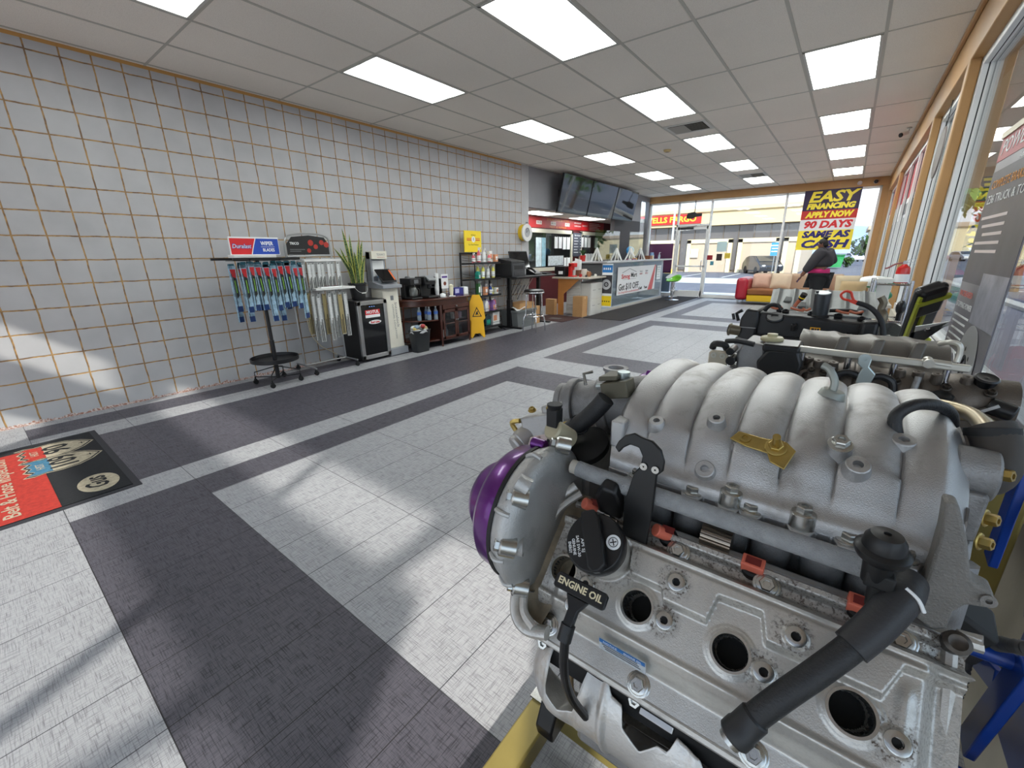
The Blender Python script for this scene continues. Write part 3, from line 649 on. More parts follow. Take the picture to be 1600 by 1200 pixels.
rows = [(0.63, [0.24, 0.315, 0.375, 0.455, 0.53, 0.60, 0.68, 0.755, 0.82]), (0.56, [0.27, 0.345, 0.42, 0.50, 0.57, 0.645, 0.72, 0.79]), (0.40, [0.22, 0.30, 0.39, 0.56, 0.64, 0.73]), (0.32, [0.24, 0.33, 0.42, 0.5, 0.60, 0.68])]
for (xx, yl) in rows:
    for yv in yl:
        src = o1 if k % 5 == 3 else o0
        if first[1 if src is o1 else 0] is not None: c = src; first[1 if src is o1 else 0] = None
        else: c = src.copy(); COL.objects.link(c)
        c.location = (xx + rnd.uniform(-0.01, 0.01), yv, 1.365 - rnd.uniform(0, 0.03)); c.rotation_euler = (rnd.uniform(-0.03, 0.03) + 0.02, 0, rnd.uniform(-0.35, 0.3))
        tag(c, lab, 'wiper blades', 'wiper packs on the round display'); k += 1
b = MB()
for (xx, yl) in rows: b.tube([(xx, yl[0] - 0.04, 1.37), (xx, yl[-1] + 0.04, 1.37)], 0.003, 6)
for yv in (cy - 0.15, cy + 0.15): b.tube([(0.30, yv, 1.372), (0.65, yv, 1.372)], 0.004, 6)
b.build('peg_hook', BLK, T1)
# --- silver rack with arched header
T2 = thing('wiper_rack', 'silver tube wiper rack on casters with arched black header', 'display rack', (0.28, 1.27, 0))
b = MB(); xr = 0.28; ya, yc = 0.87, 1.44
b.tube([(xr, ya, 0.08), (xr, ya - 0.015, 1.36)], 0.011, 10); b.tube([(xr, yc, 0.08), (xr, yc - 0.02, 1.36)], 0.011, 10)
b.tube([(xr, ya - 0.015, 1.34), (xr, ya - 0.015, 1.52), (xr, ya + 0.02, 1.62), (xr, ya + 0.12, 1.66), (xr, (ya + yc) / 2, 1.67), (xr, yc - 0.14, 1.66), (xr, yc - 0.04, 1.62), (xr, yc - 0.02, 1.52), (xr, yc - 0.02, 1.34)], 0.011, 10, sm=5)
b.tube([(xr - 0.2, ya, 0.085), (xr + 0.28, ya, 0.085)], 0.011, 10); b.tube([(xr - 0.2, yc, 0.085), (xr + 0.28, yc, 0.085)], 0.011, 10); b.tube([(xr, ya, 0.085), (xr, yc, 0.085)], 0.010, 10)
b.tube([(xr, ya, 1.41), (xr, yc, 1.42)], 0.012, 10); b.tube([(xr, ya, 1.36), (xr, yc, 1.37)], 0.008, 10)
b.build('frame', SIL, T2)
for px_, py_ in ((xr - 0.19, ya), (xr + 0.27, ya), (xr - 0.19, yc), (xr + 0.27, yc)): caster((px_, py_), T2)
hp = MB().prism([(ya + 0.01, 1.43), (yc - 0.04, 1.43), (yc - 0.04, 1.55), (yc - 0.09, 1.63), ((ya + yc) / 2, 1.65), (ya + 0.08, 1.63), (ya + 0.01, 1.55)], (xr - 0.006, 0, 0), Y_, Z_, (0.012, 0, 0)).build('header_panel', BKP, T2)
text('TRICO', 0.04, (xr + 0.007, ya + 0.10, 1.555), Y_, Z_, WHP, hp, bold=0.001, width=0.11)
for q in range(2): MB().box((xr + 0.006, ya + 0.04, 1.485 - q * 0.02), (xr + 0.0075, ya + 0.22 - q * 0.05, 1.491 - q * 0.02)).build('printed_line', GRYP, hp)
rc = MB()
for (qy, qz, qr) in ((ya + 0.30, 1.565, 0.035), (ya + 0.36, 1.52, 0.028), (ya + 0.44, 1.57, 0.03), (ya + 0.50, 1.545, 0.034), (ya + 0.27, 1.475, 0.026)): rc.lathe([(0, 0.0015), (qr, 0.001), (qr, 0)], (xr + 0.006, qy, qz), X_, 12)
rc.build('printed_picture', mat('print_rust_red', (170, 48, 38), 0.5), hp)
MB().box((xr - 0.05, ya + 0.12, 1.345), (xr + 0.14, yc + 0.03, 1.375)).build('price_rail', WHT, T2, bevel=0.003)
MB().box((xr - 0.03, ya + 0.16, 1.01), (xr + 0.24, yc + 0.12, 1.035)).build('shelf_rail', WHT, T2, bevel=0.003)
b = MB()
for yv in (.96, 1.1, 1.24, 1.36): b.tube([(xr, yv, 1.34), (xr + 0.2, yv, 1.345)], 0.003, 6); b.tube([(xr, yv, 0.99), (xr + 0.25, yv, 0.995)], 0.003, 6)
b.build('peg_hook', SIL, T2)
M_SL = [mat('sleeve_clear', (176, 178, 176), 0.25, var=0.2, scale=40), mat('sleeve_label', (214, 216, 216), 0.4, var=0.1, scale=80), mat('wiper_rubber', (34, 34, 34), 0.6), mat('sleeve_tan', (158, 144, 104), 0.3, var=0.1)]
def sleeve(L, tan=False, lb=True):
    b = MB(); b.use(3 if tan else 0).box((-0.006, -0.026, -L), (0.004, 0.026, 0)); b.use(1)
    if lb: b.box((0.004, -0.018, -L * 0.55), (0.0055, 0.012, -0.02))
    b.use(2).box((0.004, 0.002, -L + 0.01), (0.0065, 0.010, -L * 0.5)); b.box((0.004, -0.015, -L + 0.01), (0.0065, -0.008, -L * 0.62)); b.lathe([(0, 0.002), (0.006, 0.001), (0.006, 0)], (0.005, 0, -0.012), X_, 8)
    return b
srcs = [sleeve(0.33).build('wiper_refill_pack', M_SL, None, loc=(0, 0, 0)), sleeve(0.56).build('wiper_refill_pack', M_SL, None, loc=(0, 0, 0)), sleeve(0.50, True, False).build('wiper_refill_pack', M_SL, None, loc=(0, 0, 0))]
used = [0, 0, 0]
def put(i, p, rz):
    if not used[i]: c = srcs[i]; used[i] = 1
    else: c = srcs[i].copy(); COL.objects.link(c)
    c.location = p; c.rotation_euler = (0, 0, rz); return c
for i in range(8): tag(put(0, (xr + 0.12 + 0.03 * (i % 2), 0.97 + i * 0.062, 1.335), rnd.uniform(-0.25, 0.2)), 'clear wiper refill sleeve on the upper row of the silver rack', 'wiper refill', 'refill sleeves on the upper rack row')
for i in range(11): tag(put(1 if i % 4 else 2, (xr + 0.15 + 0.035 * (i % 3), 0.96 + i * 0.047, 0.985 - 0.02 * (i % 3)), rnd.uniform(-0.3, 0.2)), 'wiper refill sleeve on the lower row of the silver rack', 'wiper refill', 'refill sleeves on the lower rack row')
bk = MB().box((xr + 0.05, 1.12, 1.036), (xr + 0.2, 1.40, 1.048)).build('booklet', WHP, None, loc=(xr + 0.12, 1.26, 1.036)); tag(bk, 'red and black catalogue booklet lying on the silver rack shelf', 'booklet')
MB().box((xr + 0.06, 1.13, 1.048), (xr + 0.19, 1.39, 1.0495)).build('cover_print', BKP, bk); MB().box((xr + 0.10, 1.15, 1.0495), (xr + 0.13, 1.37, 1.0505)).build('cover_band', REDP, bk)
cb = MB().tube([(0.015, 1.12, 0.62), (0.02, 1.14, 0.42), (0.025, 1.25, 0.24), (0.02, 1.40, 0.13), (0.03, 1.50, 0.05), (0.012, 1.56, 0.012)], 0.006, 8, sm=5).build('power_cord', mat('cream_cable', (214, 202, 174), 0.5), None); tag(cb, 'cream electrical cord looping down the wall behind the silver rack', 'cord')
# --- fridge
F = thing('drinks_fridge', 'small black drinks fridge with a steel framed glass door', 'fridge', (0.24, 1.82, 0))
MB().box((0.02, 1.58, 0.02), (0.43, 2.05, 0.83)).build('body', BLK, F, bevel=0.006)
dr = MB(); f0, f1 = 0.432, 0.47
for a_ in (((1.582, 0.03), (1.635, 0.825)), ((1.998, 0.03), (2.052, 0.825)), ((1.582, 0.03), (2.052, 0.085)), ((1.582, 0.77), (2.052, 0.825))): dr.box((f0, a_[0][0], a_[0][1]), (f1, a_[1][0], a_[1][1]))
D = dr.build('door', mat('brushed_steel', (190, 190, 190), 0.3, 1.0), F, bevel=0.003)
MB().box((0.44, 1.635, 0.085), (0.458, 1.998, 0.77)).build('door_glass', mat('black_glass', (12, 13, 16), 0.06, spec=0.6), D)
MB().box((0.458, 1.70, 0.635), (0.4595, 1.93, 0.70)).build('sticker', REDP, D); MB().box((0.458, 1.70, 0.595), (0.4595, 1.93, 0.635)).build('sticker_band', WHP, D)
text('MOTUL', 0.055, (0.4597, 1.815, 0.668), Y_, Z_, WHP, D, bold=0.002, width=0.20)
MB().lathe([(0, 0.0015), (0.5, 0.001), (0.5, 0)], (0, 0, 0), X_, 20).xf(Matrix.Translation((0.458, 1.84, 0.53)) @ Matrix.Diagonal((1, 0.20, 0.055, 1))).build('sticker_oval', WHP, D)
text('Red Line', 0.04, (0.4597, 1.84, 0.53), Y_, Z_, REDP, D, bold=0.002, width=0.14)
for q in range(3): MB().box((0.456, 1.77 + q * 0.035, 0.741), (0.4595, 1.785 + q * 0.035, 0.746)).build('indicator', mat('led_blue', (110, 150, 220), 0.4, emit=0.8), D)
# --- snake plant
P = thing('potted_snake_plant', 'tall snake plant in a black bucket on the fridge', 'plant', (0.24, 1.77, 0.83))
MB().lathe([(0.0, 0.0), (0.088, 0.0), (0.112, 0.20), (0.122, 0.205), (0.122, 0.225), (0.112, 0.225), (0.105, 0.18), (0.0, 0.18)], (0.24, 1.77, 0.831), Z_, 24).build('pot', mat('black_bucket', (30, 31, 33), 0.45), P)
MB().tube([(0.30, 1.66, 1.03), (0.36, 1.70, 0.95), (0.375, 1.77, 0.925), (0.36, 1.84, 0.95), (0.30, 1.88, 1.03)], 0.002, 6, sm=4).box((0.37, 1.74, 0.918), (0.382, 1.80, 0.932)).build('bucket_handle', WHT, P)
MB().lathe([(0, 0.0), (0.104, 0.0)], (0.24, 1.77, 1.012), Z_, 20).build('soil', mat('soil', (50, 38, 28), 0.95, var=0.3), P)
def m_snake():
    m, n, b_ = newmat('snake_leaf'); X = NX(m); o = X.obj(); uvn = m.node_tree.nodes.new('ShaderNodeAttribute'); uvn.attribute_name = 'edge'
    band = X.ramp(X.noise(40, 1, 1, 1.6, 3), 0.45, 0.56)
    col = X.mix(band, lin((52, 78, 44)), lin((104, 128, 78))); col = X.mix(X.m('GREATER_THAN', uvn.outputs['Fac'], 0.5), col, lin((196, 196, 96)))
    m.node_tree.links.new(col, b_.inputs['Base Color']); b_.inputs['Roughness'].default_value = 0.4; return m
SNK = m_snake()
def leaf(base, lean, h, w_, tw):
    bx, by, bz = base; pts = []; n = 9; vs = []; ed = []
    for i in range(n):
        t = i / (n - 1); wd = w_ * (0.75 + 0.5 * t) * (1 - t ** 4) if t < 1 else 0
        c = Vector((bx + lean[0] * t ** 1.6, by + lean[1] * t ** 1.6, bz + h * t)); a = tw * t + tw
        u = Vector((math.cos(a) * 0.5, math.sin(a), 0)).normalized()
        q = Vector((-u.y, u.x, 0)) * wd * 0.25
        for s_, e_ in ((-1, 1), (-0.72, 1), (-0.66, 0), (0.0, 0), (0.66, 0), (0.72, 1), (1, 1)): vs.append(c + u * wd * s_ + q * (abs(s_) - 0.5)); ed.append(e_)
    F_ = [(j * 7 + i, j * 7 + i + 1, (j + 1) * 7 + i + 1, (j + 1) * 7 + i) for j in range(n - 1) for i in range(6)]
    b = MB(); b._add(vs, F_); o = b.build('leaf', SNK, P, solid=0.003); at = o.data.attributes.new('edge', 'FLOAT', 'POINT')
    for i, e_ in enumerate(ed): at.data[i].value = e_
for (dx, dy, lx, ly, h, w_, tw) in ((-.02, -.03, .02, -.10, .74, .026, .3), (0.03, .02, .03, .04, .62, .028, 1.2), (0, .05, 0, .10, .60, .026, .5), (.04, -.05, .08, -.30, .50, .024, .2), (-.05, .0, -.05, .03, .68, .025, .8), (.05, 0, .06, -.06, .45, .03, .4), (.02, .06, .05, .06, .40, .028, .9), (.04, -.06, .10, -.12, .34, .028, .1), (-.03, .05, -.02, .05, .55, .026, 1.5), (0, -.06, .02, -.14, .5, .024, .6), (.06, .03, .08, .02, .36, .03, 1.0)):
    leaf((0.24 + dx, 1.77 + dy, 1.01), (lx, ly), h, w_, tw)
# --- breath-test kiosk
K = thing('kiosk', 'white and grey floor kiosk with tilted touch screen and vertical lettering', 'kiosk', (0.25, 2.24, 0))
KW = mat('kiosk_white', (226, 222, 208), 0.5, var=0.03); KG = mat('kiosk_grey', (146, 150, 156), 0.45)
MB().prism([(0.05, 0), (0.44, 0), (0.43, 0.09), (0.40, 0.10), (0.05, 0.10)], (0, 2.02, 0), X_, Z_, (0, 0.44, 0)).build('base', KG, K, bevel=0.004)
col_ = MB().prism([(0.08, 0.10), (0.40, 0.10), (0.34, 0.96), (0.08, 0.96)], (0, 2.05, 0), X_, Z_, (0, 0.36, 0)).build('column', KW, K, bevel=0.004)
MB().prism([(0.06, 0.96), (0.42, 0.96), (0.42, 1.00), (0.16, 1.05), (0.06, 1.05)], (0, 2.01, 0), X_, Z_, (0, 0.44, 0)).build('shoulder', KG, K, bevel=0.004)
MB().box((0.06, 2.03, 1.04), (0.12, 2.40, 1.46)).box((0.10, 2.03, 1.04), (0.16, 2.07, 1.46)).build('back_panel', KG, K, bevel=0.004)
hd = MB().box((0.06, 2.03, 1.36), (0.20, 2.38, 1.47)).build('header', KW, K, bevel=0.004)
text('TEXAKO', 0.042, (0.2005, 2.24, 1.42), Y_, Z_, GRYP, hd, width=0.19); text('interlock service', 0.018, (0.2005, 2.24, 1.385), Y_, Z_, mat('print_rust', (180, 96, 80), 0.5), hd, width=0.17)
MB().box((0.121, 2.08, 1.12), (0.124, 2.36, 1.34)).build('paper_notice', WHP, K)
MB().box((0.125, 2.20, 1.10), (0.14, 2.32, 1.13)).build('blue_tag', mat('print_sky', (70, 150, 220), 0.5), K)
sc_ = MB(); q0 = Vector((0.27, 2.24, 1.13)); uu = Vector((0, 0.165, 0)); vv = Vector((-0.085, 0, 0.085)); ww = uu.cross(vv).normalized()
sc_.obox(q0, uu, vv, ww * 0.010); scr = sc_.build('touch_screen', BLKP, K, bevel=0.004)
MB().obox(q0 + ww * 0.0105 - uu * 0.12, uu * 0.80, vv * 0.84, ww * 0.001).build('display_glass', mat('black_glass', (12, 13, 16), 0.06, spec=0.6), scr)
MB().obox(q0 + ww * 0.011 + uu * 0.84, uu * 0.09, vv * 0.8, ww * 0.001).build('orange_strip', mat('print_orange', (232, 110, 50), 0.5), scr)
MB().prism([(0.20, 1.02), (0.30, 1.02), (0.24, 1.11)], (0, 2.10, 0), X_, Z_, (0, 0.28, 0)).build('screen_mount', KG, K)
tn = Vector((0.06, 0, -0.86)).normalized(); no_ = Vector((0.86, 0, 0.06)).normalized()
def onc(z): return 0.40 - 0.06 * (z - 0.1) / 0.86 + 0.001
text('Intoxalock', 0.088, (onc(0.57), 2.32, 0.57), tn, Y_, GRYP, col_, width=0.36); text('OFFICIAL LOCATION', 0.046, (onc(0.46), 2.245, 0.48), tn, Y_, GRYP, col_, width=0.50)
MB().box((onc(0.82), 2.22, 0.76), (onc(0.82) + 0.0015, 2.29, 0.85)).build('logo_mark', GRYP, col_)
K.scale = (1, .74, 1); K.location.y = 2.225
# --- trash can
T = thing('waste_bin', 'small black waste bin with paper rubbish beside the kiosk', 'bin', (0.56, 2.52, 0))
def rrect(hx, hy, r, n=4):
    out = []
    for (sx, sy, a0) in ((1, 1, 0), (-1, 1, PI / 2), (-1, -1, PI), (1, -1, 3 * PI / 2)):
        for i in range(n + 1): a = a0 + PI / 2 * i / n; out.append((sx * (hx - r) + r * math.cos(a), sy * (hy - r) + r * math.sin(a)))
    return out
b = MB(); lv = [(0.0, 0.078, 0.118), (0.30, 0.10, 0.145), (0.335, 0.106, 0.152), (0.335, 0.098, 0.143), (0.30, 0.095, 0.14), (0.02, 0.07, 0.11)]
rings = [[(0.56 + x, 2.52 + y, z) for x, y in rrect(hx, hy, 0.035)] for z, hx, hy in lv]; N = len(rings[0]); vs = [p for r in rings for p in r]
b._add(vs, [(j * N + i, j * N + (i + 1) % N, (j + 1) * N + (i + 1) % N, (j + 1) * N + i) for j in range(5) for i in range(N)] + [tuple(reversed(range(N))), tuple(range(5 * N, 6 * N))])
b.build('bin', mat('bin_black', (40, 42, 44), 0.5), T)
b = MB(); 
b.grid(lambda u, v: (0.56 + (0.100 + 0.012 * v) * math.cos(2 * PI * u) * (1 + 0.05 * math.sin(9 * PI * u)), 2.52 + (0.146 + 0.012 * v) * math.sin(2 * PI * u), 0.345 - 0.05 * v + 0.008 * math.sin(14 * PI * u)), 40, 4, closeu=True)
b.build('bin_liner', mat('liner_grey', (176, 178, 180), 0.35), T, solid=0.001)
rr = random.Random(5)
for i, c in enumerate(((214, 214, 210), (190, 170, 120), (180, 60, 60), (200, 205, 210), (226, 226, 222), (150, 170, 190), (210, 190, 110))):
    px_, py_ = 0.56 + rr.uniform(-.06, .06), 2.52 + rr.uniform(-.10, .10)
    o = MB().sphere((px_, py_, 0.35 + rr.uniform(0, .04)), 0.042, 7, 5, (1, rr.uniform(.8, 1.3), 0.8)).build('crumpled_wrapper', mat('wrapper_%d' % i, c, 0.5), None); tag(o, ['white', 'tan', 'red', 'grey white', 'bright white', 'pale blue', 'yellow'][i] + ' crumpled wrapper in the waste bin', 'rubbish', 'rubbish in the bin')
# --- demilune coffee cabinet
WOOD = mat('cherry_wood', (74, 34, 22), 0.25, var=0.18, scale=5, coat=0.3); WOODD = mat('cherry_wood_dark', (52, 24, 17), 0.35, var=0.15)
C = thing('coffee_cabinet', 'dark cherry half-round cabinet with two glass doors and side shelves', 'cabinet', (0.3, 3.08, 0))
def outline(r0, y0, y1, xf, n=10):
    P_ = [(0.03, y0)]
    for i in range(n + 1): a = PI / 2 * i / n; P_.append((0.06 + (xf - 0.06) * math.sin(a), (y0 + 0.56) - 0.56 * math.cos(a)))
    for i in range(n + 1): a = PI / 2 * (1 - i / n); P_.append((0.06 + (xf - 0.06) * math.sin(a), (y1 - 0.22) + 0.22 * math.cos(a)))
    P_.append((0.03, y1)); return P_
top = MB().prism(outline(0, 2.38, 3.78, 0.63), (0, 0, 0.735), X_, Y_, (0, 0, 0.03)).build('worktop', WOOD, C, bevel=0.006)
MB().prism(outline(0, 2.42, 3.74, 0.60), (0, 0, 0.655), X_, Y_, (0, 0, 0.08)).build('apron', WOOD, C, bevel=0.003)
for z in (0.42, 0.10): MB().prism([p for p in outline(0, 2.44, 3.72, 0.58) if p[1] < 2.99] + [(0.03, 2.985)], (0, 0, z), X_, Y_, (0, 0, 0.02)).build('side_shelf', WOOD, C, bevel=0.003)
b = MB().box((0.03, 2.96, 0.09), (0.585, 2.985, 0.66)).box((0.03, 3.58, 0.09), (0.585, 3.605, 0.66)).box((0.03, 2.96, 0.09), (0.05, 3.6, 0.66)).box((0.03, 2.96, 0.09), (0.585, 3.60, 0.115)).box((0.05, 2.98, 0.38), (0.55, 3.59, 0.392)); b.build('carcass', WOODD, C)
for (lx, ly) in ((0.575, 2.97), (0.575, 3.60), (0.05, 2.46), (0.05, 3.70)): MB().cyl((lx, ly, 0), (lx, ly, 0.66), 0.018, 0.026, 4).build('leg', WOOD, C, flat=True)
MB().tube([(0.22, 2.5, 0.10), (0.26, 2.475, 0.4), (0.30, 2.46, 0.66)], 0.015, 6).build('leg', WOOD, C)
dw = MB().box((0.585, 2.995, 0.585), (0.60, 3.575, 0.652)).build('drawer', WOOD, C, bevel=0.003)
MB().sphere((0.612, 3.285, 0.618), 0.013).build('knob', SIL, dw)
for s_, (ya_, yb_) in ((0, (2.995, 3.283)), (1, (3.287, 3.575))):
    b = MB()
    for a_ in (((ya_, 0.115), (ya_ + 0.035, 0.575)), ((yb_ - 0.035, 0.115), (yb_, 0.575)), ((ya_, 0.115), (yb_, 0.155)), ((ya_, 0.53), (yb_, 0.575)), ((ya_, 0.345), (yb_, 0.36))): b.box((0.585, a_[0][0], a_[0][1]), (0.60, a_[1][0], a_[1][1]))
    dd = b.build('door', WOOD, C, bevel=0.002); MB().box((0.590, ya_ + 0.03, 0.15), (0.594, yb_ - 0.03, 0.535)).build('pane', glass('cabinet_glass', (0.8, 0.8, 0.8)), dd)
    MB().sphere((0.612, yb_ - 0.018 if s_ == 0 else ya_ + 0.018, 0.40), 0.011).build('knob', SIL, dd)
def bottle_mb(h=0.2, r=0.032):
    return [(0, 0), (r * .9, 0), (r, 0.006), (r, h * .3), (r * .92, h * .36), (r, h * .42), (r, h * .66), (r * .45, h * .86), (r * .4, h * .93)]
CLR = mat('clear_plastic', (196, 210, 220), 0.1, trans=0.6); 
def water_bottle(x, y, z, lab):
    t = thing('water_bottle', lab, 'bottle', (x, y, z), 0, 'water bottles on the cabinet shelf')
    MB().lathe(bottle_mb(), (0, 0, 0), Z_, 16).build('bottle', CLR, t, local=True)
    MB().lathe([(0.0325, 0.085), (0.0325, 0.13)], (0, 0, 0), Z_, 16).build('bottle_label', mat('water_label', (60, 100, 180), 0.4, var=0.3, scale=40), t, local=True)
    MB().cyl((0, 0, 0.186), (0, 0, 0.202), 0.0145).build('cap', WHT, t, local=True)
water_bottle(0.42, 2.66, 0.441, 'single clear water bottle on the half-round shelf, left of the pair'); water_bottle(0.50, 2.79, 0.441, 'water bottle on the half-round shelf, left one of the front pair'); water_bottle(0.53, 2.90, 0.441, 'water bottle on the half-round shelf, right one of the front pair'); water_bottle(0.40, 2.82, 0.441, 'water bottle behind the front pair on the half-round shelf')
for i, (y_, z_, c_) in enumerate(((3.08, .117, (220, 224, 226)), (3.17, .117, (120, 130, 140)), (3.40, .117, (60, 90, 110)), (3.50, .117, (40, 60, 60)), (3.08, .394, (200, 200, 196)), (3.36, .394, (224, 224, 222)), (3.48, .394, (180, 150, 170)))):
    o = MB().lathe([(0, 0), (.035, 0), (.037, .1), (.03, .12), (.012, .13), (.012, .15)] if z_ < .2 else [(0, 0), (.045, 0), (.055, .09), (.05, .095), (0, .095)], (0.45, y_, z_), Z_, 14).build('cabinet_jar', mat('jar_%d' % i, c_, 0.3), None)
    tag(o, '%s %s behind the %s cabinet door' % (['white', 'grey', 'teal', 'dark green', 'cream', 'white', 'mauve'][i], 'bottle on the floor shelf' if z_ < .2 else 'tub on the upper shelf', 'left' if y_ < 3.28 else 'right'), 'container')
# coffee gear on the worktop (z=0.765)
ZT = 0.766
M1 = thing('coffee_maker', 'large black filter coffee maker with a glass jug', 'coffee maker', (0.30, 2.64, ZT))
MB().box((-0.13, -0.10, 0), (0.14, 0.10, 0.03)).box((-0.13, -0.10, 0), (-0.03, 0.10, 0.30)).box((-0.13, -0.105, 0.21), (0.13, 0.105, 0.31)).build('body', BLKP, M1, local=True, bevel=0.01)
MB().lathe([(0.045, 0), (0.065, 0.02), (0.068, 0.09), (0.045, 0.14), (0.05, 0.15)], (0.05, 0, 0.035), Z_, 18).build('jug', mat('jug_glass', (90, 92, 90), 0.08, spec=0.7), M1, local=True)
MB().tube([(0.09, 0.03, 0.16), (0.13, 0.05, 0.14), (0.12, 0.045, 0.06), (0.10, 0.03, 0.05)], 0.008, 8, sm=3).build('jug_handle', BLKP, M1, local=True)
MB().box((0.131, -0.04, 0.235), (0.134, 0.04, 0.29)).build('button_panel', mat('panel_grey', (110, 112, 116), 0.3), M1, local=True); MB().lathe([(0, 0.34), (0.03, 0.335), (0.045, 0.31)], (-.03, -.03, 0), Z_, 16).build('lid', mat('grey_lid', (90, 92, 94), 0.4), M1, local=True)
M2 = thing('pod_coffee_machine', 'black pod coffee machine with a silver touch panel', 'coffee maker', (0.33, 2.92, ZT))
MB().box((-0.14, -0.11, 0), (0.17, 0.11, 0.035)).box((-0.14, -0.11, 0), (-0.02, 0.11, 0.32)).box((-0.14, -0.11, 0.20), (0.10, 0.11, 0.32)).cyl((0.07, 0, 0.14), (0.07, 0, 0.2), 0.035).build('body', BLKP, M2, local=True, bevel=0.012)
MB().obox((0.10, 0, 0.30), (0.05, 0, -0.03), (0, 0.075, 0), (0.008, 0, 0.013)).build('touch_panel', mat('panel_silver', (176, 180, 184), 0.3, 0.6), M2, local=True, bevel=0.006)
M3 = thing('coffee_organizer', 'black coffee pod organizer box behind the pod machine', 'organizer', (0.16, 3.18, ZT))
MB().box((-0.1, -0.14, 0), (0.1, 0.14, 0.012)).box((-0.1, -0.14, 0), (-0.08, 0.14, 0.27)).box((-0.1, 0.12, 0), (0.1, 0.14, 0.27)).box((-0.1, -0.14, 0), (0.1, -0.12, 0.27)).build('case', BLKP, M3, local=True, bevel=0.004); MB().box((-0.08, -0.12, 0.13), (0.09, 0.12, 0.14)).build('divider', BLKP, M3, local=True)
o = MB()
for i in range(12): o.lathe([(0.022, 0.0), (0.036, 0.10), (0.038, 0.10)], (0.20, 3.17, ZT + 0.02 + i * 0.026), Z_, 16)
o = MB().lathe([(0.026, 0), (0.037, 0.09), (0.038, 0.092)] + sum([[(0.034, 0.094 + i * 0.02), (0.038, 0.110 + i * 0.02)] for i in range(13)], []) + [(0.0, 0.36)], (0.34, 3.13, ZT + 0.01), Z_, 16).build('cup_stack', WHP, None); tag(o, 'tall stack of white paper cups standing beside the coffee machine', 'cups')
o = MB().lathe([(0.026, 0), (0.037, 0.09), (0.039, 0.10)] + sum([[(0.034, 0.10 + i * 0.018), (0.039, 0.115 + i * 0.018)] for i in range(4)], []) + [(0, 0.19)], (0.47, 3.32, ZT), Z_, 16).build('cup_stack', mat('cream_cup', (232, 226, 200), 0.6), None); tag(o, 'short stack of cream cups at the front of the cabinet top', 'cups')
o = MB().box((0.30, 3.27, ZT + 0.11), (0.304, 3.42, ZT + 0.34)).build('counter_sign', WHP, None); tag(o, 'small white card sign with purple print over the cream cups', 'sign')
MB().lathe([(0, 0.0015), (0.032, 0.001)], (0.304, 3.345, ZT + 0.19), X_, 16).build('printed_badge', mat('print_brown', (120, 60, 40), 0.5), o); MB().box((0.304, 3.285, ZT + 0.28), (0.3055, 3.405, ZT + 0.31)).build('printed_line', mat('print_purple', (90, 60, 140), 0.5), o); MB().box((0.298, 3.34, ZT), (0.302, 3.35, ZT + 0.11)).box((0.28, 3.31, ZT), (0.33, 3.38, ZT + 0.006)).build('stand', CLR, o)
o = MB().box((0.30, 3.42, ZT), (0.44, 3.63, ZT + 0.115)).build('tea_box', mat('tea_blue', (44, 44, 130), 0.4), None, bevel=0.003); tag(o, 'dark blue tea carton on the right of the cabinet top', 'box'); MB().box((0.44, 3.44, ZT + 0.03), (0.4415, 3.53, ZT + 0.10)).build('printed_panel', mat('print_lilac', (190, 190, 226), 0.5), o)
o = MB().box((0.36, 3.635, ZT), (0.46, 3.73, ZT + 0.12)).build('sugar_carton', WHP, None, bevel=0.003); tag(o, 'small white carton beside the blue tea carton', 'box')
o = MB().lathe([(0, 0), (.022, 0), (.022, .07), (.008, .085), (.008, .12), (.018, .125)], (0.30, 3.66, ZT), Z_, 12).build('pump_bottle', CLR, None); tag(o, 'clear pump bottle behind the cartons on the cabinet', 'bottle')
o = MB().sphere((0.50, 3.10, ZT + 0.03), 0.05, sc=(1, 1, 0.6)).build('paper_bowl', WHP, None); tag(o, 'white bowl upside down before the coffee pods', 'bowl')
for i, (a_, b_) in enumerate(((0.48, 3.02), (0.52, 3.18))): o = MB().lathe([(0, 0), (.05, 0), (.055, .012), (0, .012)], (a_ + .04, b_ + .07, ZT), Z_, 14).build('coaster', WHP, None); tag(o, ['white saucer near the bowl on the cabinet', 'white saucer at the right before the cream cups'][i], 'saucer')
# --- wet floor sign (folded, leaning on the cabinet)
Wf = thing('wet_floor_sign', 'yellow folding wet floor sign standing beside the product rack', 'floor sign', (0.52, 3.86, 0))
WY = mat('safety_yellow', (236, 178, 30), 0.5)
ux = V(0.6, 0.8, 0).normalized(); fn_ = V(0.8, -0.6, 0)
for s_ in (1, -1):
    up_ = V(0, 0, 1) + fn_ * (-0.10 * s_); cc_ = V(0.50, 3.87, 0) + fn_ * 0.085 * s_
    pn = MB().prism([(-0.13, 0.02), (-0.10, 0.0), (-0.05, 0.08), (0.05, 0.08), (0.10, 0.0), (0.13, 0.02), (0.11, 0.30), (0.145, 0.34), (0.115, 0.62), (0.06, 0.74), (-0.06, 0.74), (-0.115, 0.62), (-0.145, 0.34), (-0.11, 0.30)], cc_, ux, up_, fn_ * 0.012).build('sign_panel', WY, Wf, bevel=0.003)
    if s_ == 1:
        f0_ = cc_ + fn_ * 0.0125
        MB().prism([(-0.085, 0.37), (0.085, 0.37), (0, 0.54)], f0_, ux, up_, fn_ * 0.002).build('warning_triangle', BKP, pn)
        MB().prism([(-0.062, 0.383), (0.062, 0.383), (0, 0.507)], f0_ + fn_ * 0.002, ux, up_, fn_ * 0.001).build('triangle_field', WY, pn)
        MB().prism([(-0.03, 0.395), (0.005, 0.41), (0.03, 0.395), (0.012, 0.44), (0.022, 0.46), (0.0, 0.465), (-0.02, 0.43)], f0_ + fn_ * 0.003, ux, up_, fn_ * 0.001).build('pictogram', BKP, pn)
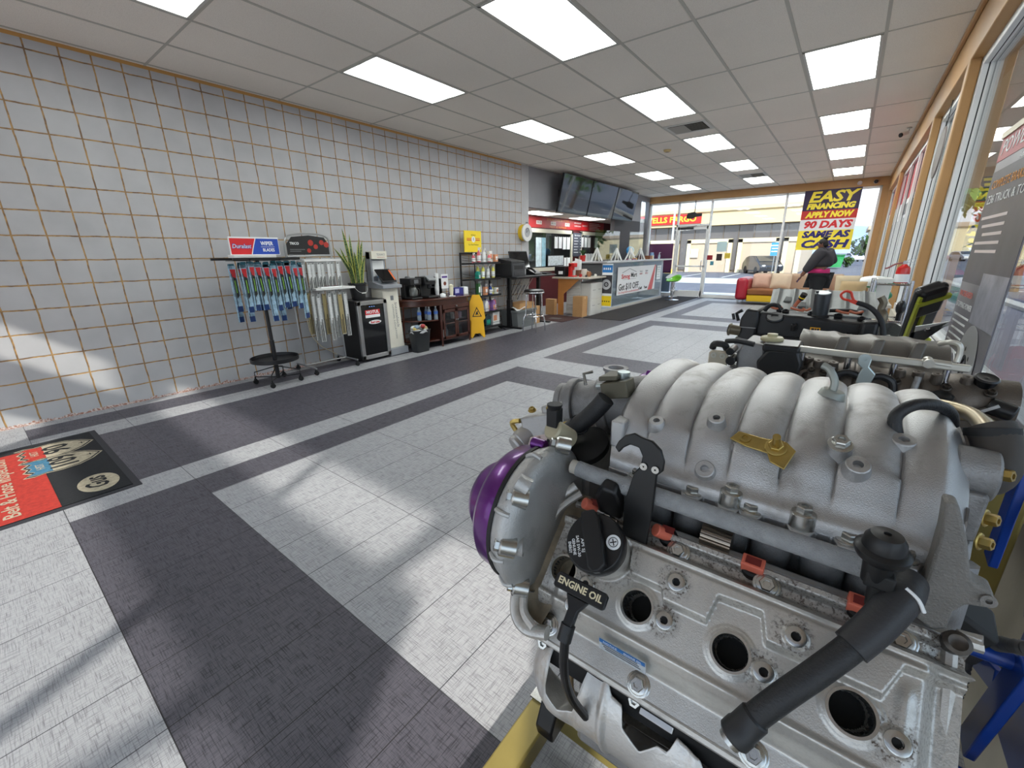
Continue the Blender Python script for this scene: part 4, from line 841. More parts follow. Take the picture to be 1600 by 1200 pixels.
# --- product rack
Rk = thing('product_rack', 'black wire product rack with five shelves and yellow header', 'rack', (0.27, 4.32, 0))
b = MB()
for yv in (3.93, 4.70): b.box((0.10, yv - 0.012, 0.10), (0.125, yv + 0.012, 1.44 if yv < 4 else 1.28)); b.tube([(0.11, yv, 0.14), (0.48, yv, 0.02)], 0.012, 8); b.tube([(0.11, yv, 0.16), (0.40, yv, 0.02)], 0.008, 8)
b.tube([(0.115, 3.93, 0.12), (0.115, 4.70, 0.12)], 0.01, 8); b.box((0.105, 3.93, 1.41), (0.12, 4.45, 1.44)); b.tube([(0.11, 4.3, 0.12), (0.11, 4.3, 1.42)], 0.01, 8)
b.build('frame', BLK, Rk)
SHZ = [1.265, 0.985, 0.69, 0.39, 0.12]
for z in SHZ:
    b = MB().box((0.12, 3.95, z - 0.03), (0.13, 4.69, z)).box((0.13, 3.95, z - 0.008), (0.40, 4.69, z)).box((0.395, 3.95, z - 0.025), (0.405, 4.69, z + 0.012))
    b.tube([(0.13, 3.955, z + 0.09), (0.40, 3.955, z + 0.06), (0.40, 4.685, z + 0.06), (0.13, 4.685, z + 0.09)], 0.003, 6).tube([(0.13, 3.955, z + 0.045), (0.40, 3.955, z + 0.03)], 0.003, 6); b.build('shelf', BLK, Rk)
hs = MB().box((0.14, 4.01, 1.45), (0.155, 4.45, 1.81)).build('header_sign', mat('sign_yellow', (244, 214, 40), 0.45), Rk)
MB().box((0.155, 4.07, 1.645), (0.1565, 4.41, 1.66)).box((0.155, 4.07, 1.675), (0.1565, 4.41, 1.685)).build('printed_stripe', REDP, hs)
MB().lathe([(0, 0.003), (0.05, 0.002)], (0.155, 4.24, 1.665), X_, 20).build('badge', WHP, hs); text('1', 0.07, (0.1585, 4.24, 1.665), Y_, Z_, BKP, hs, bold=0.002)
text('WORLD', 0.03, (0.1565, 4.24, 1.735), Y_, Z_, BKP, hs, width=0.12); text('Car Care Products', 0.036, (0.1565, 4.24, 1.575), Y_, Z_, BKP, hs, width=0.26)
MB().cyl((0.148, 4.2, 1.42), (0.148, 4.2, 1.45), 0.006).build('sign_clip', BLK, Rk)
def spray(x, y, z, h, r, body, cap, lab, trig=True, grp='sprays on the product rack'):
    t = thing('spray_bottle', lab, 'bottle', (x, y, z), rr.uniform(-.4, .4), grp)
    MB().lathe([(0, 0), (r, 0), (r, h * .55), (r * .8, h * .68), (r * .35, h * .76), (r * .33, h * .82)], (0, 0, 0), Z_, 14).build('bottle', body, t, local=True)
    b = MB().cyl((0, 0, h * .8), (0, 0, h * .88), r * .42)
    if trig: b.box((-r * .3, -r * .3, h * .86), (r * 1.2, r * .3, h * .99)); b.box((r * .5, -r * .12, h * .70), (r * .7, r * .12, h * .88))
    b.build('trigger_cap', cap, t, local=True, bevel=0.002)
    MB().lathe([(r + .0006, h * .12), (r + .0006, h * .48)], (0, 0, 0), Z_, 14).build('bottle_label', WHP, t, local=True)
pal = {'pink': (222, 106, 118), 'white': (232, 232, 230), 'yellow': (224, 216, 96), 'teal': (24, 150, 130), 'clear': (200, 206, 206), 'purple': (150, 110, 170), 'blue': (26, 66, 150), 'orange': (220, 150, 110), 'green': (60, 110, 60)}
pm = {k_: mat('product_' + k_, v_, 0.35) for k_, v_ in pal.items()}
def row(shelf, items, zname):
    cnt = {}
    for q, (y_, h, r, c_, kind) in enumerate(items):
        cnt[c_] = cnt.get(c_, 0) + 1
        n_ = ['first', 'second', 'third', 'fourth', 'fifth', 'sixth'][cnt[c_] - 1]
        lab = '%s %s on the rack\'s %s shelf, %s %s one from left' % (c_, {'s': 'spray bottle', 'b': 'carton', 'j': 'jug'}[kind], zname, n_, c_)
        x_ = 0.34 if q % 2 == 0 else 0.28
        z_ = SHZ[shelf] + 0.001
        if kind == 's': spray(x_, y_, z_, h, r, pm[c_], pm['white'], lab)
        elif kind == 'b':
            o = MB().box((x_ - .03, y_ - r, z_), (x_ + .03, y_ + r, z_ + h)).build('product_box', pm[c_], None, bevel=0.002); tag(o, lab, 'box'); MB().box((x_ + .03, y_ - r * .6, z_ + h * .3), (x_ + .0312, y_ + r * .6, z_ + h * .75)).build('printed_panel', WHP if c_ != 'white' else pm['orange'], o)
        else:
            t = thing('product_jug', lab, 'jug', (x_, y_, z_))
            MB().prism([(-r, 0), (r, 0), (r, h * .7), (r * .3, h * .9), (-r * .3, h * .9), (-r, h * .6)], (-.045, 0, 0), Y_, Z_, (.09, 0, 0)).build('jug', pm[c_], t, local=True, bevel=0.01); MB().cyl((0, 0, h * .9), (0, 0, h), r * .3).build('cap', pm['white'] if c_ != 'white' else pm['blue'], t, local=True)
            MB().box((.046, -r * .6, h * .15), (.0475, r * .6, h * .5)).build('jug_label', pm['orange'] if c_ == 'purple' else WHP, t, local=True)
row(0, [(4.02, .17, .03, 'pink', 's'), (4.09, .17, .03, 'pink', 's'), (4.16, .26, .032, 'pink', 's'), (4.23, .26, .032, 'white', 's'), (4.30, .25, .032, 'white', 's'), (4.37, .18, .03, 'orange', 's'), (4.44, .17, .03, 'pink', 's'), (4.53, .2, .04, 'white', 'b'), (4.62, .14, .04, 'orange', 'b')], 'top')
row(1, [(4.12, .15, .03, 'teal', 'j'), (4.19, .27, .032, 'yellow', 's'), (4.26, .27, .032, 'yellow', 's'), (4.33, .26, .032, 'clear', 's'), (4.40, .25, .032, 'clear', 's'), (4.47, .26, .032, 'white', 's'), (4.54, .26, .032, 'yellow', 's'), (4.61, .22, .03, 'pink', 's')], 'second')
row(2, [(4.12, .22, .03, 'green', 'b'), (4.22, .27, .04, 'white', 's'), (4.31, .15, .035, 'orange', 'b'), (4.39, .2, .03, 'purple', 's'), (4.46, .2, .03, 'blue', 's'), (4.55, .13, .03, 'yellow', 'b'), (4.62, .12, .03, 'white', 'b')], 'third')
row(3, [(4.08, .24, .045, 'blue', 'j'), (4.19, .24, .045, 'blue', 'j'), (4.30, .23, .045, 'white', 'j'), (4.41, .22, .04, 'purple', 'j'), (4.50, .22, .04, 'purple', 'j'), (4.60, .22, .035, 'pink', 'j')], 'fourth')
o = thing('product_jug', 'dark teal jug with white cap on the bottom shelf of the product rack', 'jug', (0.32, 4.34, SHZ[4] + .001)); MB().prism([(-.08, 0), (.08, 0), (.08, .17), (.02, .22), (-.04, .22), (-.08, .17)], (-.05, 0, 0), Y_, Z_, (.10, 0, 0)).build('jug', mat('teal_dark', (34, 56, 66), .4), o, local=True, bevel=.01); MB().cyl((0, -.02, .22), (0, -.02, .25), .02).build('cap', WHT, o, local=True); MB().box((.051, -.05, .03), (.0525, .05, .12)).build('jug_label', pm['teal'], o, local=True)
o = MB().box((0.22, 4.48, SHZ[4] + .001), (0.36, 4.68, SHZ[4] + .24)).build('product_box', pm['white'], None, bevel=.003); tag(o, 'large white printed carton on the bottom shelf of the product rack', 'box'); MB().box((.36, 4.50, .2), (.3615, 4.60, .3)).build('printed_panel', pm['orange'], o)
# --- standing desk with printer
Dk = thing('standing_desk', 'black standing desk with two column legs holding a printer', 'desk', (0.42, 5.45, 0))
DZ = 1.0
MB().box((0.06, 4.76, DZ - 0.025), (0.72, 6.14, DZ)).build('desktop', mat('black_desktop', (28, 28, 30), 0.3), Dk, bevel=0.005)
for yv in (4.98, 5.98):
    lg = MB().box((0.33, yv - 0.04, 0.03), (0.42, yv + 0.04, 0.55)).box((0.34, yv - 0.03, 0.55), (0.41, yv + 0.03, DZ - 0.025)).build('leg', BLK, Dk, bevel=0.003)
    MB().box((0.10, yv - 0.035, 0.0), (0.68, yv + 0.035, 0.03)).build('foot', BLK, lg, bevel=0.005)
MB().box((0.35, 4.98, DZ - 0.07), (0.40, 5.98, DZ - 0.026)).build('crossbar', BLK, Dk)
Pr = thing('printer', 'dark grey laser printer on the left of the standing desk', 'printer', (0.38, 5.0, DZ))
PG = mat('printer_grey', (58, 60, 64), 0.45)
MB().box((-0.2, -0.21, 0.0), (0.2, 0.21, 0.24)).build('body', mat('printer_black', (30, 31, 34), 0.5), Pr, local=True, bevel=0.01)
MB().box((0.20, -0.20, 0.0), (0.215, 0.20, 0.235)).build('front_panel', PG, Pr, local=True, bevel=0.003); MB().box((0.212, -0.14, 0.13), (0.218, 0.14, 0.20)).build('output_slot', BKP, Pr, local=True); MB().box((0.215, -0.15, 0.03), (0.222, 0.15, 0.085)).build('paper_tray', PG, Pr, local=True, bevel=0.003)
MB().prism([(0.20, 0.24), (0.20, 0.275), (-0.16, 0.335), (-0.2, 0.24)], (0, -0.205, 0), X_, Z_, (0, 0.41, 0)).build('scanner_lid', mat('printer_black', (30, 31, 34), 0.5), Pr, local=True, bevel=0.006); MB().obox((0.12, -0.05, 0.292), (0.05, 0, -0.008), (0, 0.12, 0), (0.0, 0, 0.004)).build('control_panel', PG, Pr, local=True)
Mn = thing('monitor', 'black monitor leaning on the back of the standing desk', 'monitor', (0.20, 5.55, DZ))
MB().obox((0, 0, 0.29), (0.012, 0, 0.004), (0, 0.30, 0), (-0.05, 0, 0.17)).build('panel', BLKP, Mn, local=True, bevel=0.005); MB().obox((0.0145, 0, 0.295), (0.001, 0, 0), (0, 0.285, 0), (-0.047, 0, 0.155)).build('screen', mat('black_glass', (12, 13, 16), 0.06, spec=0.6), Mn, local=True); MB().cyl((-.02, 0, 0.01), (-.02, 0, 0.15), 0.02).cyl((-.02, 0, 0), (-.02, 0, 0.012), 0.11).build('stand', BLKP, Mn, local=True)
Lp = thing('phone', 'black desk phone lying in front of the monitor', 'phone', (0.45, 5.72, DZ))
MB().prism([(-.12, 0), (.12, 0), (.12, .02), (-.10, .12), (-.12, .12)], (0, -.13, 0), X_, Z_, (0, .26, 0)).build('base', BLKP, Lp, local=True, bevel=.006); MB().tube([(-.09, -.09, .13), (0.02, -.11, .115), (.10, -.09, .05)], 0.022, 8, sm=3).build('handset', BLKP, Lp, local=True)
o = MB().box((0.30, 5.92, DZ), (0.62, 6.12, DZ + 0.03)).build('keyboard', BLKP, None, bevel=.004); tag(o, 'thin black keyboard at the right end of the standing desk', 'keyboard')
rc_ = random.Random(11)
for i in range(9):
    y0_ = 5.05 + 0.1 * i; y1_ = 5.35 + 0.06 * i; zz = 0.25 + 0.06 * (i % 4)
    o = MB().tube([(0.28, y0_, DZ - .03), (0.12, y0_ + .05, .7), (0.10, (y0_ + y1_) / 2, zz + .18), (0.14, y1_, .62), (0.30, y1_ + .1, DZ - .03)], 0.0045, 6, sm=6).build('cable', mat('cable_black', (26, 26, 28), .5) if i % 2 else mat('cable_white', (216, 214, 206), .5), None)
    tag(o, '%s cable hanging in loops beneath the standing desk' % ('black' if i % 2 else 'white'), 'cable', 'cables under the desk: ' + ('black' if i % 2 else 'white'))
o = MB()
for i in range(7): o.tube([(0.30, 5.42 + .03 * i, .95), (.34, 5.40 + .05 * i, .86 - .02 * (i % 3)), (.30, 5.48 + .03 * i, .80), (.36, 5.5 + .03 * i, .92)], .006, 6, sm=4)
o = o.build('cable_bundle', mat('cable_white', (216, 214, 206), .5), None); tag(o, 'tangled bundle of white cables tied up under the desk', 'cables')
Tb = thing('storage_tote', 'grey plastic storage tote beneath the standing desk', 'storage tote', (0.36, 5.30, 0))
MB().prism([(-.29, 0), (.29, 0), (.33, .34), (-.33, .34)], (-.2, 0, 0), Y_, Z_, (.4, 0, 0)).build('tub', mat('tote_grey', (104, 108, 108), .5), Tb, local=True, bevel=.01); MB().box((-.22, -.34, .30), (.22, .34, .345)).box((.2, -.1, .10), (.212, .1, .12)).build('rim', mat('tote_grey', (104, 108, 108), .5), Tb, local=True, bevel=.006)
def carton(nm, a, b_, lab, flaps=True, group=None, c=KRAFT):
    t = thing(nm, lab, 'box', ((a[0] + b_[0]) / 2, (a[1] + b_[1]) / 2, a[2]), 0, group)
    MB().box(a, b_).build('carton', c, t, bevel=.002)
    MB().box((b_[0], (a[1] + b_[1]) / 2 - .02, b_[2] - .06), (b_[0] + .0008, (a[1] + b_[1]) / 2 + .02, b_[2])).box((a[0], (a[1] + b_[1]) / 2 - .02, b_[2]), (b_[0], (a[1] + b_[1]) / 2 + .02, b_[2] + .0008)).build('packing_tape', mat('tape_tan', (206, 176, 128), .3), t)
    return t
carton('cardboard_box', (.2, 5.12, .347), (.52, 5.62, .47), 'brown cardboard box sitting on the grey tote')
o = MB().grid(lambda u, v: (.30 + .26 * u, 4.98 + .30 * v, .352 + .05 * math.sin(3 * u + 2 * v) ** 2 - .06 * max(0, u - .8)), 8, 8).build('white_cloth', WHP, None, solid=.004); tag(o, 'white paper cloth draped over the left end of the grey tote', 'cloth')
carton('cardboard_box', (.22, 5.66, 0), (.50, 5.86, .36), 'tall brown cardboard box standing right of the grey tote')
# --- bar stool
St = thing('bar_stool', 'chrome bar stool with a round black seat', 'stool', (0.98, 4.95, 0))
MB().lathe([(0, .70), (.17, .70), (.185, .715), (.19, .74), (.182, .765), (.15, .775), (0, .778)], (0, 0, 0), Z_, 28).build('seat', mat('black_vinyl', (20, 20, 22), .35), St, local=True); MB().lathe([(.19, .71), (.193, .715), (.193, .728), (.19, .733)], (0, 0, 0), Z_, 28).build('seat_band', CHR, St, local=True)
for i in range(4):
    a = PI / 4 + i * PI / 2; c_, s_ = math.cos(a), math.sin(a)
    MB().tube([(.06 * c_, .06 * s_, .70), (.13 * c_, .13 * s_, .69), (.145 * c_, .145 * s_, .64), (.16 * c_, .16 * s_, .34), (.20 * c_, .20 * s_, .22), (.215 * c_, .215 * s_, .0)], .012, 10, sm=3).build('leg', CHR, St, local=True)
MB().tube([(.175 * math.cos(2 * PI * i / 28), .175 * math.sin(2 * PI * i / 28), .29) for i in range(29)], .009, 8).build('foot_ring', CHR, St, local=True)
# --- wall clock + sticker
Ck = thing('wall_clock', 'round white wall clock with a yellow rim at the wall end', 'clock', (0.0, 5.93, 1.83))
MB().cyl((0.001, 0, 0), (0.10, 0, 0), 0.165, n=36).build('rim', mat('clock_yellow', (240, 200, 40), .45), Ck, local=True, bevel=.006)
MB().annulus((0.10, 0, 0), X_, .095, .175, .03, 36).build('bezel', WHT, Ck, local=True, bevel=.005); MB().cyl((.10, 0, 0), (.106, 0, 0), .096, n=32).build('dial', mat('dial_grey', (170, 172, 176), .4), Ck, local=True)
MB().bar((.108, 0, 0), (.108, .05, .05), .008, .002).bar((.108, 0, 0), (.108, -.01, .08), .006, .002).build('hand', BKP, Ck, local=True)
o = MB().box((0.0, 6.05, 1.80), (0.003, 6.13, 2.05)).build('wall_notice', mat('notice_grey', (110, 120, 126), .5), None); tag(o, 'narrow printed notice on the wall edge beside the clock', 'notice'); MB().box((.003, 6.06, 1.96), (.0045, 6.12, 2.02)).build('printed_panel', mat('print_pinkish', (190, 110, 110), .5), o)
# --- doormat with route shields
MT = lambda nm, c: mat(nm, c, .95, var=.22, scale=50, bump=.8, bscale=300)
MYB = -2.35
Dm = thing('doormat', 'red and black printed doormat with two highway shields', 'mat', (1.39, -1.77, 0))
MB().box((0.64, MYB, 0.0005), (2.13, -1.17, 0.004)).build('border', mat('mat_rubber', (44, 44, 50), .8), Dm, bevel=.001)
MK, MR, MC, MBL = MT('mat_black', (20, 22, 26)), MT('mat_red', (168, 44, 32)), MT('mat_beige', (172, 162, 140)), MT('mat_blue', (58, 110, 138))
MB().box((0.68, MYB + .04, 0.004), (2.09, -1.21, 0.009)).build('black_field', MK, Dm)
MB().box((0.80, MYB + .04, .009), (2.09, -1.535, .0098)).build('red_field', MR, Dm)
UX, UY = (-1, 0, 0), (0, -1, 0)     # the print reads with its top towards -y
shp = [(0, -.215), (.10, -.15), (.165, -.07), (.18, .02), (.165, .10), (.185, .155), (.165, .205), (.11, .165), (.055, .20), (0, .175), (-.055, .20), (-.11, .165), (-.165, .205), (-.185, .155), (-.165, .10), (-.18, .02), (-.165, -.07), (-.10, -.15)]
def scl(P_, k_, dx=0, dy=0): return [(x * k_ + dx, y * k_ + dy) for x, y in P_]
for (sx_, num, tc_, zz) in ((0.93, '90', MR, .0100), (1.265, '109', MBL, .0106)):
    og = (sx_, -1.435, zz)
    MB().prism(scl(shp, 1.0), og, UX, UY, (0, 0, .0004)).build('shield_edge', MC, Dm); MB().prism(scl(shp, .95), (sx_, -1.435, zz + .0004), UX, UY, (0, 0, .0003)).build('shield_outline', MK, Dm)
    MB().prism(scl(shp, .88), (sx_, -1.435, zz + .0007), UX, UY, (0, 0, .0003)).build('shield_field', MC, Dm)
    MB().prism([(x * .86, y * .86) for x, y in shp if y > .09] + [(-.15, .062), (.15, .062)], (sx_, -1.435, zz + .001), UX, UY, (0, 0, .0003)).build('shield_crown', tc_, Dm)
    text(num, .20, (sx_, -1.425, zz + .0013), UX, UY, MK, Dm, bold=.004, width=.20 if num == '90' else .24); text('HIST', .06, (sx_, -1.545, zz + .0016), UX, UY, MC, Dm, width=.12); text('+', .08, (sx_, -1.285, zz + .0013), UX, UY, MK, Dm)
MB().lathe([(0, .0008), (1, .0006), (1, 0)], (0, 0, 0), Z_, 32).xf(Matrix.Translation((1.88, -1.34, .0090)) @ Matrix.Diagonal((.155, .10, 1, 1))).build('logo_oval', MC, Dm)
text('Gus', .15, (1.88, -1.345, .0099), UX, UY, MK, Dm, shear=.35, bold=.003, width=.20)
text('Belt & Hose Inspection', .10, (1.45, -1.72, .0099), UX, UY, MC, Dm, bold=.001, width=1.15)
text('Brakes & Alignment', .10, (1.45, -1.88, .0099), UX, UY, MC, Dm, bold=.001, width=1.05)
# ================================================================ COUNTER, HATCH, TELEVISIONS
STL = mat('corrugated_steel', (176, 180, 184), 0.28, 0.9); GRAN = mat('speckled_counter', (190, 182, 168), 0.35, var=.25, scale=120)
def tv(ya, yb, lab):
    t = thing('television', lab, 'television', (0.30, (ya + yb) / 2, 2.28), 0, 'wall televisions')
    # the screens lean out at the top
    c = Vector((0.30, (ya + yb) / 2, 2.67)); v = Vector((0.085, 0, 0.385)); u = Vector((0, (yb - ya) / 2 - .012, 0)); w_ = u.cross(v).normalized()
    MB().obox(c, u, v, w_ * .022).build('casing', BLKP, t, bevel=.004)
    MB().obox(c + w_ * .0225, u * .985, v * .975, w_ * .0012).build('screen', mat('screen_glass', (8, 9, 12), 0.03, spec=1.0, coat=1.0), t)
    MB().box((0.0, (ya + yb) / 2 - .25, 2.5), (.24, (ya + yb) / 2 + .25, 2.8)).build('wall_mount', BLK, t)
tv(6.90, 8.25, 'nearest of three large black televisions above the counter'); tv(8.26, 9.68, 'middle of three large black televisions above the counter'); tv(9.69, 11.08, 'farthest of three large black televisions above the counter')
# menu board
Mb = thing('menu_board', 'long red price board above the office windows', 'sign', (-1.09, 10.2, 2.07))
MB().box((-1.10, 7.2, 2.07), (-1.085, 11.95, 2.335)).build('board', mat('board_red', (164, 34, 36), .45), Mb)
text('SMOG CHECK STAR', .075, (-1.083, 9.1, 2.285), Y_, Z_, mat('print_gold', (220, 150, 60), .5), Mb, width=1.15); text('TEST & REPAIR', .06, (-1.083, 9.1, 2.105), Y_, Z_, mat('print_gold', (220, 150, 60), .5), Mb, width=.9)
for i, yv in enumerate((8.15, 8.85, 9.6)):
    MB().box((-1.085, yv - .13, 2.15), (-1.083, yv + .13, 2.24)).build('price_panel', mat('print_greyish', (214, 200, 196), .5), Mb); text(['39.75', '49.75', '69.75'][i], .07, (-1.082, yv, 2.195), Y_, Z_, BKP, Mb, width=.2)
text('OPEN MON-SAT', .06, (-1.083, 10.2, 2.26), Y_, Z_, WHP, Mb, width=.42); text('8:00-5:30', .06, (-1.083, 10.2, 2.18), Y_, Z_, WHP, Mb, width=.36)
MB().box((-1.085, 10.45, 2.075), (-1.0835, 10.85, 2.33)).build('bright_panel', mat('print_red', (206, 34, 40), .5), Mb); text('FREE RETEST', .06, (-1.082, 10.65, 2.2), Y_, Z_, WHP, Mb, width=.32)
for i in range(5): MB().box((-1.085, 10.95, 2.10 + i * .045), (-1.0835, 11.7 - .1 * (i % 3), 2.115 + i * .045)).build('printed_line', mat('print_greyish', (214, 200, 196), .5), Mb)
# office windows in the alcove wall
def office_window(n, ya, yb, za, zb):
    b = MB(); w_ = .10
    for a_ in (((ya, za), (ya + w_, zb)), ((yb - w_, za), (yb, zb)), ((ya, za), (yb, za + w_)), ((ya, zb - w_), (yb, zb))): b.box((-1.10, a_[0][0], a_[0][1]), (-1.05, a_[1][0], a_[1][1]))
    o = struct(b.build('window_%d' % n, mat('cream_frame', (206, 200, 182), .5), None, bevel=.004))
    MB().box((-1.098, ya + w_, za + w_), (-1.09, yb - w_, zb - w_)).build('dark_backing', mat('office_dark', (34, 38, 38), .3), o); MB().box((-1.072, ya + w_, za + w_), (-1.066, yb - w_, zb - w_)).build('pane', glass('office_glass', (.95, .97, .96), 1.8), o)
office_window(30, 7.1, 9.90, .95, 2.04); office_window(31, 10.35, 12.6, 1.0, 2.04)
rr2 = random.Random(2)
def clip_papers(ys, z, h, lab, grp, w_=.17):
    for i, yv in enumerate(ys):
        t = thing('clipboard_papers', lab, 'papers', (-1.045, yv, z - h), 0, grp)
        MB().box((-1.048, yv - w_ / 2, z - h + rr2.uniform(0, .03)), (-1.044, yv + w_ / 2, z)).build('sheet', WHP, t); MB().box((-1.049, yv - .03, z - .01), (-1.038, yv + .03, z + .035)).build('clip', BLKP, t)
clip_papers([8.95, 9.17, 9.40, 9.62], 1.86, .34, 'white papers clipped in the upper row of the left office window', 'papers in the left office window, upper')
clip_papers([10.45, 10.68, 10.90, 11.4], 1.88, .32, 'white papers clipped in the upper row of the right office window', 'papers in the right office window, upper')
clip_papers([9.45, 9.66], 1.30, .26, 'white papers clipped low in the left office window', 'papers in the left office window, lower')
clip_papers([10.75, 10.95, 11.15], 1.40, .28, 'white papers clipped low in the right office window', 'papers in the right office window, lower')
Mp = thing('framed_map', 'black framed street map in the lower half of the left office window', 'map', (-1.04, 8.95, 1.05)); MB().box((-1.048, 8.50, 1.06), (-1.040, 9.38, 1.38)).build('frame', BLKP, Mp); MB().box((-1.040, 8.54, 1.09), (-1.038, 9.34, 1.35)).build('map_sheet', mat('map_paper', (196, 204, 208), .5, var=.25, scale=18), Mp)
for i, (ya, yb, c) in enumerate(((7.95, 8.22, (206, 222, 228)), (8.24, 8.42, (150, 190, 205)))): tag(MB().box((-1.05, ya, 1.08), (-1.046, yb, 1.82)).build('window_poster', mat('poster_pale_%d' % i, c, .5, var=.2, scale=9), None), ['pale tall poster at the left end of the office window', 'pale blue tall poster beside the pale one in the office window'][i], 'poster')
Sg = thing('price_sign', 'narrow dark grey price list between the two office windows', 'sign', (-1.04, 10.12, 1.2)); MB().box((-1.055, 9.88, 1.32), (-1.04, 10.38, 1.99)).build('board', mat('slate_board', (74, 78, 90), .5), Sg); text('Services', .07, (-1.039, 10.13, 1.92), Y_, Z_, WHP, Sg, width=.34)
for i in range(6): MB().box((-1.04, 9.94, 1.83 - i * .08), (-1.0385, 10.15 + .05 * (i % 2), 1.845 - i * .08)).box((-1.04, 10.3, 1.83 - i * .08), (-1.0385, 10.35, 1.845 - i * .08)).build('printed_line', WHP, Sg)
# main counter
Cn = thing('service_counter', 'long silver service counter with ribbed steel front and bar top', 'counter', (0.6, 10.3, 0))
CY0, CY1 = 8.05, 12.35
MB().box((0.30, CY0, 0.02), (0.82, CY1, 1.17)).build('carcass', mat('counter_grey', (170, 172, 176), .5), Cn)
b = MB()
def rib(u, v): 
    return (0.85 + .006 * math.sin(v * 2 * PI * 46), CY0 + .01 + (CY1 - CY0 - .02) * u, .06 + 1.10 * v)
b.grid(rib, 2, 46 * 6 + 1); b.grid(lambda u, v: (0.30 + .55 * u, CY0 - .003 - .005 * math.sin(v * 2 * PI * 46), .06 + 1.10 * v), 2, 46 * 6 + 1); b.grid(lambda u, v: (0.85 - .55 * u, CY1 + .003 + .005 * math.sin(v * 2 * PI * 46), .06 + 1.10 * v), 2, 46 * 6 + 1)
b.build('ribbed_front', STL, Cn, sharp=80)
MB().box((0.28, CY0 - .02, 0), (0.875, CY1 + .02, .06)).build('plinth', mat('plinth_grey', (190, 186, 176), .5), Cn, bevel=.004)
MB().box((0.22, CY0 - .10, 1.17), (1.0, CY1 + .35, 1.215)).build('bar_top', mat('bar_top_grey', (176, 178, 182), .25, .3), Cn, bevel=.006)
MB().box((0.862, 8.62, .10), (0.868, 12.15, 1.15)).build('front_panel', glass('clear_sheet', (.88, .9, .9), 1.6), Cn)
Bn = thing('offer_banner', 'white shop banner with house logo and ten dollars off text', 'banner', (0.88, 10.0, .3))
MB().box((0.872, 8.86, .34), (0.876, 11.62, 1.05)).build('sheet', mat('banner_white', (226, 228, 230), .5), Bn)
MB().prism([(11.05, .34), (11.42, .34), (11.62, 1.05), (11.52, 1.05)], (0.876, 0, 0), Y_, Z_, (.001, 0, 0)).build('red_stripe', mat('banner_red', (206, 92, 92), .5), Bn)
text('Smog', .16, (.878, 9.38, .80), Y_, Z_, REDP, Bn, bold=.004, width=.55); text('Mart', .17, (.878, 9.93, .82), Y_, Z_, BKP, Bn, bold=.003, width=.42)
b = MB(); b.bar((.877, 9.15, .90), (.877, 9.62, 1.0), .002, .012).bar((.877, 9.62, 1.0), (.877, 10.1, .90), .002, .012).box((.876, 9.2, .72), (.878, 10.1, .727)); b.build('house_logo', GRYP, Bn)
text('Get $10 OFF', .24, (.878, 9.63, .53), Y_, Z_, BKP, Bn, bold=.004, width=1.35); text('On a Smog Check or any Electrical Service', .07, (.878, 9.66, .395), Y_, Z_, REDP, Bn, width=1.4)
for yv in (10.45, 10.87):
    b = MB(); rq = random.Random(int(yv * 10))
    text(['Scan to', 'Review'][yv > 10.6], .07, (.878, yv, .90), Y_, Z_, GRYP, Bn, width=.2); text(['BOOK', 'RATE US'][yv > 10.6], .06, (.878, yv, .83), Y_, Z_, REDP, Bn, width=.2); text(['Call', 'Text'][yv > 10.6], .09, (.878, yv, .43), Y_, Z_, BKP, Bn, bold=.004, width=.26)
o = MB().box((.870, 11.75, .60), (.873, 12.1, 1.02)).build('counter_notice', WHP, None); tag(o, 'white printed sheet stuck at the right end of the counter front', 'notice')
for i in range(5): MB().box((.873, 11.79, .96 - .07 * i), (.874, 12.04 - .04 * (i % 2), .97 - .07 * i)).build('printed_line', GRYP, o)
Ps = thing('counter_poster', 'tall narrow poster with blue, wheel picture and yellow bands', 'poster', (1.0, 8.0, .15))
MB().box((.86, 8.0, .14), (1.13, 8.006, 1.16)).build('sheet', WHP, Ps)
MB().box((.865, 7.9985, .96), (1.125, 8.0, 1.13)).build('blue_band', mat('poster_blue', (40, 120, 190), .45), Ps); MB().box((.865, 7.9985, .47), (1.125, 8.0, .90)).build('picture_band', mat('poster_dark', (60, 56, 60), .4, var=.3, scale=14), Ps); MB().box((.865, 7.9985, .17), (1.125, 8.0, .41)).build('yellow_band', YEL, Ps)
MB().annulus((.98, 7.999, .68), (0, -1, 0), .06, .12, .001, 24).annulus((.98, 7.999, .68), (0, -1, 0), .015, .03, .001, 16).build('printed_wheel', mat('print_silver', (190, 190, 192), .4), Ps)
for i in range(4): MB().lathe([(0, .001), (.016, .0008)], (.905 + i * .055, 7.9985, .28), (0, -1, 0), 10).build('printed_icon', BKP, Ps); MB().box((.895 + i * .052, 7.997, 1.02), (.925 + i * .052, 7.9985, 1.07)).build('printed_symbol', WHP, Ps)
MB().box((.875, 7.997, .44), (1.12, 7.9985, .455)).build('printed_line', WHP, Ps)
